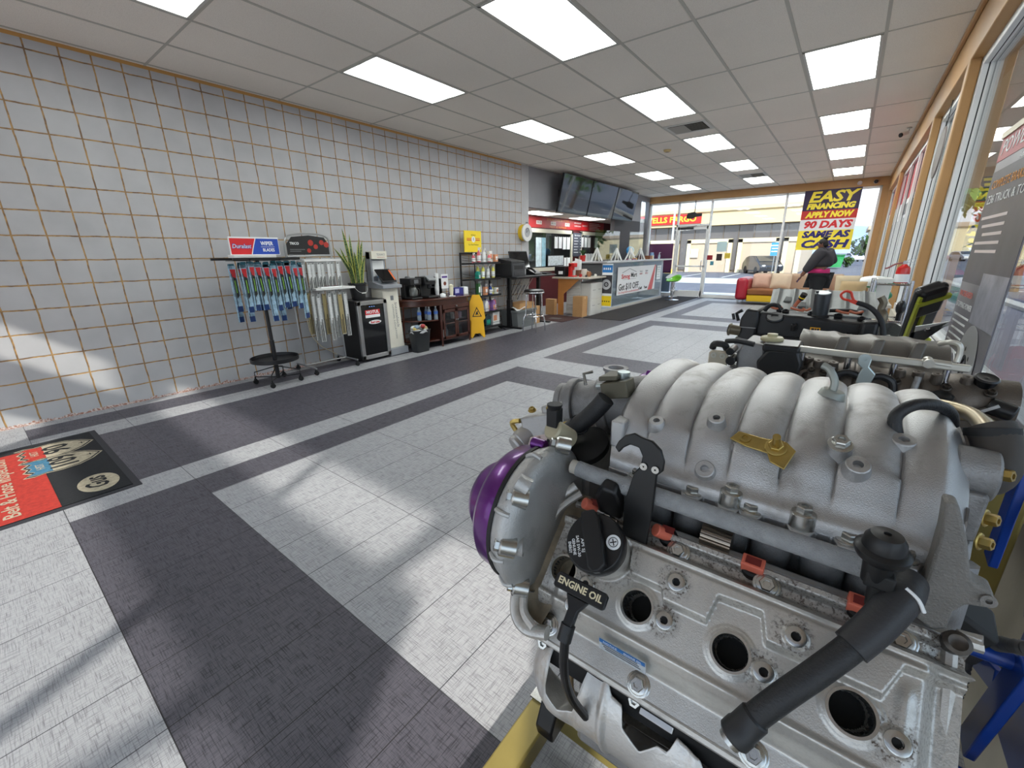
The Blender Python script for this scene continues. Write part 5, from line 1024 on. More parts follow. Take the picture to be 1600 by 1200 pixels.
# low side counter with oak gable
Lc = thing('side_counter', 'low desk counter with slanted oak end panel beside the service counter', 'counter', (0.45, 7.5, 0))
MB().box((0.02, 7.08, .845), (0.98, 7.985, .88)).build('worktop', GRAN, Lc, bevel=.004)
MB().prism([(.15, 0), (.30, 0), (.30, .49), (.72, .845), (.15, .845)], (0, 7.15, 0), X_, Z_, (0, .025, 0)).build('end_panel', mat('oak_panel', (196, 132, 70), .45, var=.1, scale=4), Lc)
b = MB().grid(lambda u, v: (.30 + .35 * u, 7.30 + .004 * math.sin(v * 2 * PI * 20), .03 + .80 * v), 2, 121); b.box((.30, 7.31, .02), (.66, 7.33, .84)); b.build('ribbed_panel', mat('ribbed_white', (206, 206, 202), .5), Lc, sharp=80)
b = MB().grid(lambda u, v: (.30 + .54 * u, 7.985 - .004 * math.sin(v * 2 * PI * 14), .89 + .27 * v), 2, 90); b.box((.28, 7.99, .88), (.84, 8.04, 1.17)); b.build('back_panel', mat('dark_ribbed', (86, 88, 92), .4, .4), Lc, sharp=80)
for i, (ya, yb, lab) in enumerate(((7.36, 7.66, 'left white two drawer filing cabinet beneath the low counter'), (7.68, 7.98, 'right white two drawer filing cabinet, next to the tall poster'))):
    x1 = .90 - .02 * i
    Fc = thing('filing_cabinet', lab, 'filing cabinet', (.70, (ya + yb) / 2, 0)); MB().box((.42, ya, 0), (x1, yb, .74)).build('body', mat('cabinet_white', (212, 212, 208), .45), Fc, bevel=.004)
    for k_ in range(2):
        d_ = MB().box((x1, ya + .01, .03 + .355 * k_), (x1 + .015, yb - .01, .37 + .355 * k_)).build('drawer', mat('cabinet_white', (212, 212, 208), .45), Fc, bevel=.003); MB().box((x1 + .015, ya + .09, .22 + .355 * k_), (x1 + .022, yb - .09, .235 + .355 * k_)).build('handle', mat('cabinet_grey', (160, 160, 158), .4), d_)
carton('cardboard_box', (.00 - .1, 7.02 - .02, 0), (.14, 7.13, .37), 'brown printed cardboard box on the floor left of the oak panel')
carton('cardboard_box', (.62, 7.04, 0), (.87, 7.28, .46), 'tall brown cardboard box in front of the filing cabinets')
# things on the low counter
CZ = .881
Cm = thing('card_terminal_box', 'black cash box with white printed label on the low counter', 'box', (.14, 7.35, CZ)); MB().box((-.13, -.15, 0), (.15, .15, .24)).build('case', BLKP, Cm, local=True, bevel=.008); MB().box((-.02, -.1515, .06), (.10, -.15, .13)).build('label', WHP, Cm, local=True)
Ex = thing('coffee_tumbler', 'tall red machine standing on the low counter beside the black box', 'machine', (.40, 7.36, CZ)); MB().box((-.06, -.09, 0), (.09, .09, .03)).box((-.06, -.08, 0), (.02, .08, .30)).box((-.06, -.08, .22), (.09, .08, .31)).build('body', mat('appliance_red', (206, 40, 34), .3), Ex, local=True, bevel=.012); MB().cyl((.05, 0, .03), (.05, 0, .15), .035, n=14).build('cup', mat('cup_grey', (190, 190, 188), .3), Ex, local=True)
items = [('coffee_jug', (.60, 7.58), 'pale kettle with handle beside the red machine', (196, 190, 180), .17), ('mug', (.62, 7.36), 'small red mug at the front of the low counter', (200, 40, 44), .07), ('pot', (.76, 7.50), 'brown pot on the low counter behind the red mug', (150, 100, 66), .12), ('jar', (.88, 7.60), 'small white jar on the low counter edge', (220, 216, 208), .06), ('tin', (.80, 7.30), 'small dark tin on the low counter', (70, 66, 70), .05)]
for nm, (x_, y_), lab, c, h in items:
    t = thing(nm, lab, 'container', (x_, y_, CZ)); MB().lathe([(0, 0), (h * .4, 0), (h * .45, h * .5), (h * .35, h), (h * .30, h), (0, h * .96)], (0, 0, 0), Z_, 16).build('vessel', mat('ware_' + nm, c, .35), t, local=True); MB().tube([(h * .4, 0, h * .8), (h * .65, 0, h * .6), (h * .42, 0, h * .25)], h * .05 + .002, 6, sm=3).build('handle', mat('ware_' + nm, c, .35), t, local=True)
# things on the bar top
BZ = 1.216
def acrylic(ya, yb, z1, lab):
    t = thing('sneeze_guard', lab, 'screen', (.55, (ya + yb) / 2, BZ), 0)
    MB().box((.545, ya, BZ + .03), (.553, yb, z1)).build('sheet', glass('acrylic', (.93, .95, .94), 1.75), t)
    for yv in (ya + .14, yb - .14):
        MB().prism([(-.17, 0), (-.13, 0), (0, .24), (.13, 0), (.17, 0), (.02, .32), (-.02, .32)], (.55, yv - .006, BZ), X_, Z_, (0, .012, 0)).build('foot', WHT, t, bevel=.002); MB().prism([(-.13, 0), (-.10, 0), (0, .22), (.10, 0), (.13, 0), (.01, .30), (-.01, .30)], (.56, yv, BZ), Y_, Z_, (.008, 0, 0)).build('brace', WHT, t, bevel=.002)
acrylic(8.15, 9.58, 1.95, 'left clear acrylic screen standing on white feet on the bar top'); acrylic(10.25, 11.25, 1.98, 'right clear acrylic screen standing on white feet on the bar top')
Gl = thing('globe', 'small blue desk globe behind the right acrylic screen', 'globe', (.38, 10.75, BZ)); MB().sphere((0, 0, .25), .12, 20, 14).build('ball', mat('globe_blue', (60, 150, 210), .3, var=.3, scale=6), Gl, local=True); MB().lathe([(0, 0), (.09, 0), (.08, .02), (.012, .04), (.012, .13)], (0, 0, 0), Z_, 18).build('stand', BLKP, Gl, local=True)
Pl = thing('potted_plant', 'small potted plant with a red pot at the left end of the bar top', 'plant', (.30, 8.03, BZ)); MB().lathe([(0, 0), (.06, 0), (.075, .14), (0, .14)], (0, 0, 0), Z_, 16).build('pot', mat('pot_red', (190, 40, 34), .4), Pl, local=True)
b = MB()
for i in range(26): a = i * 2.4; b.tube([(0, 0, .13), (.05 * math.cos(a), .05 * math.sin(a), .22 + .01 * (i % 5)), (.10 * math.cos(a), .10 * math.sin(a), .20 + .03 * (i % 4))], lambda s_: .009 * (1 - .8 * s_), 4)
b.build('foliage', mat('plant_dark_green', (44, 84, 40), .6), Pl, local=True)
small = [('photo_frame', .72, 11.62, (.02, .11, .19), (96, 130, 170), 'blue printed stand-up card on the right end of the bar top'), ('card_stand', .66, 11.86, (.02, .08, .12), (150, 190, 215), 'pale blue brochure stand right of the blue card'), ('basket', .72, 11.36, (.08, .10, .10), (120, 70, 40), 'small brown basket before the blue card'), ('tissue_box', .74, 11.54, (.05, .06, .10), (206, 186, 140), 'cream carton between the basket and the blue card'), ('tray_of_cards', .76, 9.95, (.09, .14, .035), (140, 90, 110), 'low mauve tray of cards between the acrylic screens'), ('candy_dish', .78, 10.15, (.05, .05, .05), (190, 150, 60), 'small gold dish between the acrylic screens'), ('stapler', .80, 9.80, (.03, .08, .03), (200, 200, 200), 'white stapler on the bar top')]
for nm, x_, y_, (a, b_, c), col_, lab in small:
    o = MB().box((x_ - a, y_ - b_, BZ), (x_ + a, y_ + b_, BZ + c)).build(nm, mat('small_' + nm, col_, .5, var=.2, scale=30), None, bevel=.004); tag(o, lab, nm.replace('_', ' '))
Hs = thing('sanitizer_bottle', 'clear hand sanitizer pump bottle at the far end of the bar top', 'bottle', (.80, 12.05, BZ)); MB().lathe([(0, 0), (.035, 0), (.035, .11), (.015, .14), (.015, .15)], (0, 0, 0), Z_, 14).build('bottle', CLR, Hs, local=True); MB().cyl((0, 0, .15), (0, 0, .19), .008).box((0, -.008, .18), (.05, .008, .192)).build('pump', WHT, Hs, local=True)
b = MB()
Rb = thing('paper_rack', 'crowded desktop organizer with papers and gloves behind the low counter', 'organizer', (.30, 7.75, CZ)); MB().box((-.12, -.12, 0), (.12, .12, .14)).build('tray', mat('organizer_brown', (120, 80, 60), .5), Rb, local=True, bevel=.006); MB().obox((0, -.04, .24), (.10, 0, .02), (0, .004, 0), (0, 0, .12)).obox((.02, .03, .26), (.09, 0, -.02), (0, .004, .0), (0, 0, .13)).build('papers', WHP, Rb, local=True)
# green gas-lift bar stool and chrome stool behind it
def gas_stool(x, y, z0, seat, lab, nm='bar_stool'):
    t = thing(nm, lab, 'stool', (x, y, .0102))
    MB().lathe([(0, .03), (.03, .03), (.05, .022), (.16, .012), (.205, .004), (.205, 0), (0, 0)], (0, 0, 0), Z_, 32).build('base', CHR, t, local=True); MB().cyl((0, 0, .02), (0, 0, z0 - .1), .028).cyl((0, 0, z0 - .35), (0, 0, z0), .018).build('column', CHR, t, local=True)
    MB().tube([(0, 0, .28)] + [(.0 + .15 * math.sin(a * PI / 10), -.15 * math.cos(a * PI / 10) + 0, .28) for a in range(0, 11)] + [(0, 0, .28)], .008, 8).build('foot_ring', CHR, t, local=True)
    def f(u, v):
        a = 2 * PI * u; r = .21 * v; x_ = r * math.cos(a); y_ = r * math.sin(a) * 1.05
        return (x_, y_, z0 + .16 * max(0, y_ / .21) ** 1.6 * v + .05 * max(0, -x_ / .21) ** 2 + .03 * v ** 3 + .02 * max(0, x_ / .21) ** 2)
    MB().grid(f, 36, 10, closeu=True).build('seat', seat, t, local=True, solid=.022); return t
GRNS = mat('green_seat', (104, 176, 40), .25, coat=.5)
g_ = gas_stool(1.40, 11.75, .54, GRNS, 'lime green gas-lift bar stool at the end of the counter'); g_.rotation_euler = (0, 0, -.5)
gas_stool(1.05, 12.75, .54, mat('white_seat', (206, 208, 210), .3), 'white gas-lift stool partly hidden behind the green stool, near the door')
# floor mats
o = MB().prism([(.95, 6.95), (1.86, 7.03), (1.86, 12.95), (.95, 12.95)], (0, 0, .0008), X_, Y_, (0, 0, .009)).build('entrance_mat', mat('charcoal_mat', (34, 30, 30), .95, var=.15, scale=90, bump=.5, bscale=300), None); tag(o, 'long charcoal runner mat along the counter front', 'mat')
o = MB().prism([(.02, 6.10), (.88, 6.15), (.90, 6.98), (.02, 6.98)], (0, 0, .0008), X_, Y_, (0, 0, .008)).build('logo_mat', mat('brown_mat', (58, 30, 26), .95, var=.15, scale=90), None); tag(o, 'dark brown mat with faded logo in front of the cardboard boxes', 'mat')
MB().box((.35, 6.42, .009), (.62, 6.60, .0098)).build('faded_logo', mat('mat_grey', (92, 88, 84), .95), o)
# posters on the left far window
Pp = thing('window_poster', 'purple poster on the lower left entrance window', 'poster', (.45, 13.15, .73)); MB().box((.06, 13.135, .74), (.86, 13.14, 1.68)).build('purple_sheet', mat('poster_purple', (116, 62, 104), .5), Pp); MB().box((.06, 13.135, .12), (.86, 13.14, .735)).build('blue_sheet', mat('poster_greyblue', (138, 156, 184), .5), Pp); MB().box((.06, 13.134, .74), (.86, 13.1355, .80)).build('dark_band', mat('poster_purple_dark', (80, 40, 90), .5), Pp)
# easy financing sign
Es = thing('financing_sign', 'large purple, red, white and yellow financing sign in the window', 'sign', (4.87, 13.03, 1.42))
x0_, x1_ = 4.27, 5.48; PUR = mat('sign_purple', (44, 24, 66), .5); YL2 = mat('sign_yellow2', (246, 226, 60), .5); NAVY = mat('sign_navy', (34, 26, 110), .5)
zs = [2.93, 2.42, 2.20, 1.92, 1.42]
for (a, b_), m_, nm in zip(zip(zs[1:], zs[:-1]), (PUR, mat('sign_red', (190, 40, 34), .5), mat('sign_white', (226, 226, 228), .5), YL2), ('purple_field', 'red_field', 'white_field', 'yellow_field')): MB().box((x0_, 13.015, a), (x1_, 13.022, b_)).build(nm, m_, Es)
NY = (0, 13.0145, 0)
def st(s, size, z, m_, w_): text(s, size, ((x0_ + x1_) / 2, 13.0145, z), X_, Z_, m_, Es, bold=.012, shear=.2, width=w_)
st('EASY', .36, 2.745, YL2, 1.08); st('FINANCING', .18, 2.52, YL2, 1.05); st('APPLY NOW', .19, 2.31, YL2, 1.05); st('90 DAYS', .24, 2.06, REDP, 1.05); st('SAME AS', .22, 1.81, NAVY, 1.05); st('CASH', .27, 1.56, NAVY, 1.05)
# small notices on the door
for i, (x_, z_, w_, h_, c) in enumerate(((1.95, 1.16, .16, .14, (150, 30, 40)), (2.22, 1.14, .16, .2, (40, 26, 26)), (2.45, 1.2, .16, .16, (214, 190, 70)), (2.06, 1.0, .10, .12, (80, 150, 170)), (2.2, 1.4, .28, .3, (190, 214, 216)))):
    o = MB().box((x_, 13.112, z_), (x_ + w_, 13.118, z_ + h_)).build('door_notice', mat('doornotice_%d' % i, c, .5), None); tag(o, ['small red', 'small black', 'small yellow', 'tiny teal', 'pale blue-white'][i] + ' notice stuck to the glass beside the entrance door', 'notice')
o = MB().prism([(-.24, -.02), (-.2, .07), (.0, .10), (.06, .05), (.22, .05), (.22, -.04), (.05, -.05), (-.05, -.10), (-.22, -.09)], (1.45, 13.02, 2.50), X_, Z_, (0, .05, 0)).build('air_curtain_box', BLKP, None, bevel=.01); tag(o, 'dark irregular camera box hanging above the entrance door', 'device')
MB().cyl((1.45, 13.05, 2.55), (1.45, 13.05, 2.93), .012).build('hanger', BLKP, o)
# ================================================================ NEAREST ENGINE (silver V8 with purple covers)
NB, TB = Vector((0, -.70711, .70711)), Vector((0, -.70711, -.70711)); P0 = Vector((5.2865, -1.1886, .9769))
def W(x, t, h=0.0): return P0 + Vector((x, 0, 0)) + TB * t + NB * h
NF, TF = Vector((0, .70711, .70711)), Vector((0, .70711, -.70711)); YC = -.885
def WF(x, t, h=0.0):
    p = W(x, t, h); return Vector((p.x, 2 * YC - p.y, p.z))
ALU = mat('cast_aluminium', (184, 184, 184), .38, .88, var=.12, scale=9, bump=.4, bscale=900, dirt=(112, 98, 80), dscale=16, damt=.5)
ALUC = mat('cover_aluminium', (202, 199, 193), .38, .65, var=.10, scale=8, bump=.25, bscale=700, dirt=(92, 74, 56), dscale=14, damt=.55)
ALUD_ = mat('dull_casting', (150, 150, 150), .48, .6, var=.14, scale=14, bump=.5, bscale=500, dirt=(60, 54, 48), dscale=10, damt=.5)
ALUB = mat('rough_bracket_casting', (134, 131, 126), .6, .4, var=.12, scale=20, bump=.8, bscale=500)
ZINC = mat('zinc_bolt', (186, 186, 182), .25, .95, var=.08, scale=40); BRASS = mat('yellow_zinc', (176, 152, 88), .35, .85, var=.1, scale=60)
PURP = mat('purple_anodised', (96, 26, 118), .28, .55, var=.05, scale=5, coat=.4); GASK = mat('black_gasket', (18, 18, 18), .6)
HOSE = mat('black_hose', (32, 33, 35), .5, bump=.35, bscale=420); BRAID = mat('grey_braided_hose', (150, 152, 153), .7, var=.12, scale=90, bump=.9, bscale=600)
ORG = mat('coral_connector', (226, 116, 92), .45); BLKM = mat('black_metal', (26, 26, 27), .38, .2, var=.1, scale=30); DEEP = mat('engine_dark', (20, 19, 19), .8, var=.2)
ALUT = mat('timing_aluminium', (186, 186, 184), .45, .6, var=.1, scale=14, bump=.4, bscale=500, dirt=(84, 78, 70), dscale=12, damt=.4)
E1 = thing('v8_engine', 'silver V8 engine with purple pulley covers, nearest on its stand', 'engine', (5.49, YC, .50))
sst = lambda a: 0 if a <= 0 else 1 if a >= 1 else a * a * (3 - 2 * a)
# -- valve cover: one continuous pressed casting
def tb_(x):
    pts = [(-.01, -.062), (.080, -.062), (.086, -.030), (.128, -.030), (.133, -.018), (.182, -.018), (.188, -.048), (.232, -.050), (.240, -.024), (.335, -.024), (.348, -.056), (.4, -.060)]
    for (a, va), (b, vb) in zip(pts[:-1], pts[1:]):
        if a <= x <= b: return va + (vb - va) * (x - a) / (b - a)
    return pts[0][1] if x < 0 else pts[-1][1]
bosses = [(.143, -.044), (.140, .001), (.244, .003), (.264, -.042), (.349, .006), (.037, .004), (.030, .034)]
def cover_h(x, t):
    h = 0.0
    h += .012 * sst((tb_(x) - t) / .008 + .5)                       # raised upper terrace
    h -= .030 * sst((-.070 - t) / .010) - .010 * sst((-.088 - t) / .006)   # bolt channel and lip
    h -= .034 * sst((t - .040) / .026)                              # outer flank down to the flange
    h += .0035 * sst(1 - abs(t - .037) / .006)                      # rolled edge of the flank
    h -= .026 * sst((x - .362) / .016) * (1 if t > -.070 else .3)
    h -= .014 * sst((.004 - x) / .014) * (1 - .4 * sst((t - .04) / .02))
    h += .004 * sst(1 - abs(x - .352) / .010) * sst((t + .05) / .02) * sst((.035 - t) / .01)
    h -= .003 * sst(1 - abs(t + .066) / .005)
    for (bx, bt) in bosses:
        r = math.hypot(x - bx, t - bt)
        if r < .02: h += .0035 * sst((.0125 - r) / .003) - .008 * sst((.0042 - r) / .0015)
    for k in range(4):
        r = math.hypot(x - k * .1055, t)
        if r < .04: h += .0012 * sst((.027 - r) / .002) + .0015 * sst((.0225 - r) / .001) - .045 * sst((.0180 - r) / .0016)
    r = math.hypot(x - .048, t + .045)
    if r < .05: h += (.016 - h) * sst((.036 - r) / .006)
    return h
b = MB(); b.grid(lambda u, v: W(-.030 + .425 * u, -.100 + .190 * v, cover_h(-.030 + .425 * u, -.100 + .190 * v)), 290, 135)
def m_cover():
    m, n, q = newmat('grime_shade_cover'); X = NX(m); X.obj(); at = m.node_tree.nodes.new('ShaderNodeAttribute'); at.attribute_name = 'grime_shade'
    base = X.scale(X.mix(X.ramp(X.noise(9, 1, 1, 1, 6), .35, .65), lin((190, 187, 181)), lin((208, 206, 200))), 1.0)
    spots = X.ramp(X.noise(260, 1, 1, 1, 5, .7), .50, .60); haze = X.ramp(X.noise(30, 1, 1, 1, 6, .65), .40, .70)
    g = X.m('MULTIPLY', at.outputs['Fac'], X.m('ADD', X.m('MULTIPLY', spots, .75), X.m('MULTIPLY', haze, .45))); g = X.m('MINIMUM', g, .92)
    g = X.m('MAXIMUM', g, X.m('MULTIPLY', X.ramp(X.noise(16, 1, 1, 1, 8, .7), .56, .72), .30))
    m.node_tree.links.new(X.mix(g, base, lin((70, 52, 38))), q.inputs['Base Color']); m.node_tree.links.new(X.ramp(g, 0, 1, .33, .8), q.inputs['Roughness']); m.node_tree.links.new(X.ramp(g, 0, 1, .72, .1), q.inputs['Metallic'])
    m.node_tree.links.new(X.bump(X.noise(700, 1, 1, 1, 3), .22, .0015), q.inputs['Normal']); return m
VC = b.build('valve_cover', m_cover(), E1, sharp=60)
gat = VC.data.attributes.new('grime_shade', 'FLOAT', 'POINT'); gv = []  # brown stains round the bosses, plus crevice shade painted in for contrast
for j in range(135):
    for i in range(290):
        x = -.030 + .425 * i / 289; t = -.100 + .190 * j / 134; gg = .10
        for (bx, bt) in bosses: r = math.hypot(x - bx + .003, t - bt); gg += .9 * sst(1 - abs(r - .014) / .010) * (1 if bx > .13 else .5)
        gg += .8 * sst(1 - abs(t - tb_(x)) / .005) * sst((.02 + .3 * math.sin(40 * x) + .4)) * .8 + .7 * sst((-.070 - t) / .008) + .6 * sst((.012 - x) / .02) + .5 * sst((x - .352) / .015) * .6  # step, channel and end creases darkened as painted shade
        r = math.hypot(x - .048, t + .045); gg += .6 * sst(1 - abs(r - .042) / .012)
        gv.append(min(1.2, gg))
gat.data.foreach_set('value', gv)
b = MB(); b.tube([W(.0, -.103, -.022), W(.376, -.103, -.022), W(.384, -.095, -.026), W(.384, .08, -.04), W(.376, .092, -.04), W(-.02, .092, -.04)], .0065, 8, sm=4); b.build('cover_flange', ALUC, E1)
for k in range(4):
    c = W(k * .1055, 0, 0); MB().lathe([(.0205, .0), (.0205, .0035), (.0178, .0035), (.0172, 0), (.0168, -.05)], c, NB, 36, False).build('plug_tube_ring', ZINC, E1)
    MB().lathe([(0, -.040), (.0172, -.040), (.0172, -.004)], c, NB, 24, False).build('plug_well', mat('plug_well_black', (6, 6, 7), .7), E1)
for (bx, bt) in bosses:
    MB().lathe([(0, .0005), (.0046, .0005)], W(bx, bt, cover_h(bx + .008, bt) - .001), NB, 14, False).build('thread_hole', mat('plug_well_black', (6, 6, 7), .7), E1)
    MB().lathe([(.0098, 0), (.0098, .005), (.0085, .0055), (.0045, .0055), (.004, -.002)], W(bx, bt, cover_h(bx + .008, bt) - .002), NB, 20, False).build('threaded_boss', ZINC, E1)
for (bx, bt, hh) in ((.130, -.083, -.010), (.230, -.084, -.010), (.346, -.082, -.012), (.030, -.086, -.010), (.126, .080, -.034), (-.006, .074, -.034), (.250, .080, -.034), (.372, .075, -.05)):
    b = MB(); b.bolt(W(bx, bt, hh), NB, .0082, .008); b.lathe([(.0145, -.012), (.0145, 0), (.0125, .001)], W(bx, bt, hh), NB, 18); b.build('cover_bolt', ZINC, E1)
# arched front lip of the cover
arc = [(-.034, -.118), (-.058, -.080), (-.067, -.024), (-.063, .034), (-.050, .076), (-.026, .090), (.004, .082)]
b = MB(); b.tube([W(x, t, -.014) for x, t in arc], .0085, 12, sm=6, flat=1.3); b.tube([W(x + .013, t * .93, -.006) for x, t in arc[:-1]], .006, 10, sm=6); b.build('front_arch', ALUC, E1)
b = MB(); b.grid(lambda u, v: W(-.062 + .052 * v + .012 * math.sin(PI * u), -.112 + .19 * u, -.018 - .010 * v * (1 - v) * 4), 24, 8); b.build('arch_channel', mat('stained_channel', (140, 128, 108), .6, .4, var=.3, scale=50), E1)
lb = MB().obox(W(.103, .0550, -.0140) + (TB * .034 + NB * .024).normalized() * .0046, (.030, 0, 0), (TB * .024 - NB * .034).normalized() * .0105, (TB * .034 + NB * .024).normalized() * .0006).build('caution_label', mat('label_silver', (186, 192, 196), .4, var=.15, scale=200), E1)
dn_ = (TB * .024 - NB * .034).normalized(); nn_ = (TB * .034 + NB * .024).normalized(); lc = W(.103, .0550, -.0140) + nn_ * .0056
MB().obox(lc - dn_ * .0072, (.0292, 0, 0), dn_ * .0028, nn_ * .0004).build('blue_band', mat('label_blue', (30, 110, 180), .4), lb)
text('NOTICE', .0045, lc - dn_ * .0072 + nn_ * .0005 + Vector((-.015, 0, 0)), X_, -dn_, WHP, lb, depth=.0002, width=.018); text('ENGINE OIL', .0042, lc - dn_ * .0072 + nn_ * .0005 + Vector((.014, 0, 0)), X_, -dn_, WHP, lb, depth=.0002, width=.022)
for i in range(3): MB().obox(lc + dn_ * (-.0015 + .0035 * i) + Vector((-.003 + .002 * i, 0, 0)), (.023, 0, 0), dn_ * .0005, nn_ * .0003).build('printed_line', GRYP, lb)
# -- oil filler cap
cc = W(.048, -.045, .014)
MB().lathe([(.034, -.02), (.033, .020), (.0365, .022), (.0365, .026), (0, .026)], cc, NB, 36).build('filler_neck', ALUC, E1)
cap = MB().lathe([(.0, .026), (.0355, .026), (.0375, .030), (.0375, .044), (.0355, .048), (0, .048)], cc, NB, 40).build('oil_cap', BLKM, E1, bevel=.0008)
d1_ = (Vector((.5, 0, 0)) + TB * .866).normalized(); d2_ = NB.cross(d1_).normalized()
MB().prism([(-.037, -.008), (-.024, -.010), (.030, -.009), (.037, -.004), (.037, .004), (.030, .013), (-.024, .014), (-.037, .009)], cc + NB * .047, d1_, d2_, NB * .014).build('cap_grip', BLKM, cap, bevel=.002)
qc = cc + NB * .0482 + d1_ * .004 + d2_ * .0245
MB().lathe([(0, .001), (.0090, .0008), (.0090, 0)], qc, NB, 24).build('logo_disc', WHP, cap); MB().annulus(qc + NB * .001, NB, .0052, .0060, .0004, 20).obox(qc + NB * .0012, d1_ * .004, d2_ * .0006, NB * .0003).obox(qc + NB * .0012, d2_ * .004, d1_ * .0006, NB * .0003).build('logo_mark', BKP, cap)
for s_, off, wd_ in (('API SJ', -.0145, .017), ('SAE 5W-30', -.0205, .026), ('GENUINE', -.0262, .020), ('ENERGY', -.0315, .014)):
    text(s_, .0052, cc + NB * .0483 + d1_ * .002 + d2_ * off, d1_, d2_, WHP, cap, depth=.0003, width=wd_, bold=.0001)
# black shield standing behind the cap
MB().prism([(-.016, 0), (.020, 0), (.022, .030), (.014, .052), (-.004, .055), (-.018, .030)], W(.030, -.092, -.005), X_, (NB * .9 - TB * .43).normalized(), TB * -.018).build('coil_cover', BLKM, E1, bevel=.004)
# -- dipstick
ds = MB(); ds.prism([(-.0335, -.0075), (-.031, -.010), (.031, -.010), (.0335, -.0075), (.0335, .006), (.030, .009), (-.030, .009), (-.0335, .006)], W(.0545, .012, .062), X_, -TB, NB * .007)
ds.prism([(-.014, -.010), (.014, -.010), (.006, -.024), (.006, -.052), (-.006, -.052), (-.006, -.024)], W(.0545, .012, .060), X_, -TB, NB * .009)
DS = ds.build('dipstick_handle', BLKM, E1, bevel=.0012); text('ENGINE OIL', .0112, W(.0545, .0120, .0692), X_, -TB, mat('cream_print', (226, 214, 178), .6), DS, depth=.0004, bold=.0003, width=.058)
MB().cyl(W(.0545, .052, .064), W(.0545, .070, .060), .0085).build('dipstick_collar', BLKM, E1); MB().tube([W(.0545, .066, .060), W(.058, .100, .035), W(.062, .128, -.01), W(.070, .150, -.07)], .0055, 10, sm=5).build('dipstick_tube', BLKM, E1)
# -- intake manifold
X0m, X1m = 5.287, 5.668
prof = [(-1.090, 1.100), (-1.088, 1.112), (-1.078, 1.122), (-1.070, 1.140), (-1.050, 1.168), (-1.015, 1.192), (-.965, 1.210), (-.90, 1.216), (-.835, 1.212), (-.775, 1.198), (-.73, 1.170), (-.705, 1.135), (-.70, 1.10)]
pp = smooth_path([Vector((0, a, c)) for a, c in prof], 6)
def manif(u, v):
    i = min(int(v * (len(pp) - 1)), len(pp) - 2); f_ = v * (len(pp) - 1) - i; p = pp[i].lerp(pp[i + 1], f_)
    x = X0m + (X1m - X0m) * u
    lob = abs(math.sin(PI * (u * 7.0 + .02 + .10 * (v - .5)))) ** .55
    w_ = sst((v - .16) / .16) * sst((1 - v) / .15)
    up = Vector((0, (p.y + .9) * .9, 1)).normalized()
    endf = 1 - (1 - sst(u / .035)) * .9 - (1 - sst((1 - u) / .06)) * .9
    alt = .45 + .55 * (1 if int(u * 7.0 + .02 + .10 * (v - .5)) % 2 == (0 if v < .5 else 1) else 0) if v < .34 else 1
    d = (-.013 + .013 * lob) * w_ * alt - .016 * (1 - endf) * w_
    bul = .006 * math.sin(PI * u) * sst((.30 - v) / .2) 
    x2 = x + .012 * (v - .5) - (.020 * sst((.45 - v) / .45) * (1 - u)) * -1
    return (x2, p.y - bul + up.y * d, p.z + up.z * d)
b = MB(); b.grid(manif, 300, 90)
b2 = [manif(0, j / 89) for j in range(90)]; b._add(b2, [tuple(range(90))]); b3 = [manif(1, j / 89) for j in range(90)]; b._add(b3, [tuple(reversed(range(90)))])
IM = b.build('intake_manifold', ALU, E1, sharp=75)
bolts_x = [5.345, 5.418, 5.462, 5.485, 5.536, 5.579, 5.623]
b = MB()
fl = [(5.300, -1.092)]
for i, bx in enumerate(bolts_x): fl += [(bx - .014, -1.094), (bx - .009, -1.108), (bx + .009, -1.108), (bx + .014, -1.094)]
fl += [(5.668, -1.085), (5.668, -1.05), (5.300, -1.05)]
b.prism(fl, (0, 0, 1.086), X_, Y_, (0, 0, .014)); b.build('manifold_flange', ALU, E1, bevel=.003, seg=3)
for i, bx in enumerate(bolts_x):
    zz = 1.100 + (.016 if i in (2, 4) else 0)
    b = MB().lathe([(.013, -.02), (.0125, .0), (.011, .002)], (bx, -1.092, zz), Z_, 20); b.bolt((bx, -1.092, zz), Z_, .0085, .008); b.build('manifold_bolt', ZINC, E1)
def on_m(px, py, h=0):  # point on the manifold skin below world x, y
    best = min(range(400), key=lambda j: abs(manif((px - X0m) / (X1m - X0m), .05 + .9 * j / 399)[1] - py) + (10 if j > 200 and py < -.9 else 0)); v = .05 + .9 * best / 399
    p = V(manif(min(1, max(0, (px - X0m) / (X1m - X0m))), v)); q = V(manif(min(1, max(0, (px - X0m) / (X1m - X0m))), min(1, v + .02))); tng = (q - p).normalized(); n_ = X_; nrm_ = Vector((1, 0, 0)).cross(tng).normalized(); return p + nrm_ * h, nrm_
for (bx, by, hh, r, kind) in ((5.425, -1.035, .010, .010, 'b'), (5.557, -1.03, .012, .011, 'bolt'), (5.575, -1.052, .010, .011, 'b'), (5.423, -1.078, .008, .011, 'b'), (5.612, -1.0, .006, .011, 'b'), (5.35, -1.05, .006, .010, 'b')):
    p, nr = on_m(bx, by); nr = (nr + Vector((0, -.15, .5))).normalized()
    b = MB().lathe([(r * 1.7, -.022), (r * 1.25, -.004), (r * 1.05, hh), (r * .95, hh + .001)] + ([(r * .45, hh + .001), (r * .4, hh - .006), (0, hh - .006)] if kind == 'b' else [(0, hh + .001)]), p, nr, 22)
    b.build('casting_boss', ALU, E1)
    if kind == 'bolt': MB().bolt(p + nr * (hh + .001), nr, .0085, .008).build('boss_bolt', ZINC, E1)
p, nr = on_m(5.487, -1.052); nr = (nr + Vector((0, -.2, .3))).normalized(); tx = Vector((1, -.12, -.05)).normalized(); ty = nr.cross(tx).normalized()
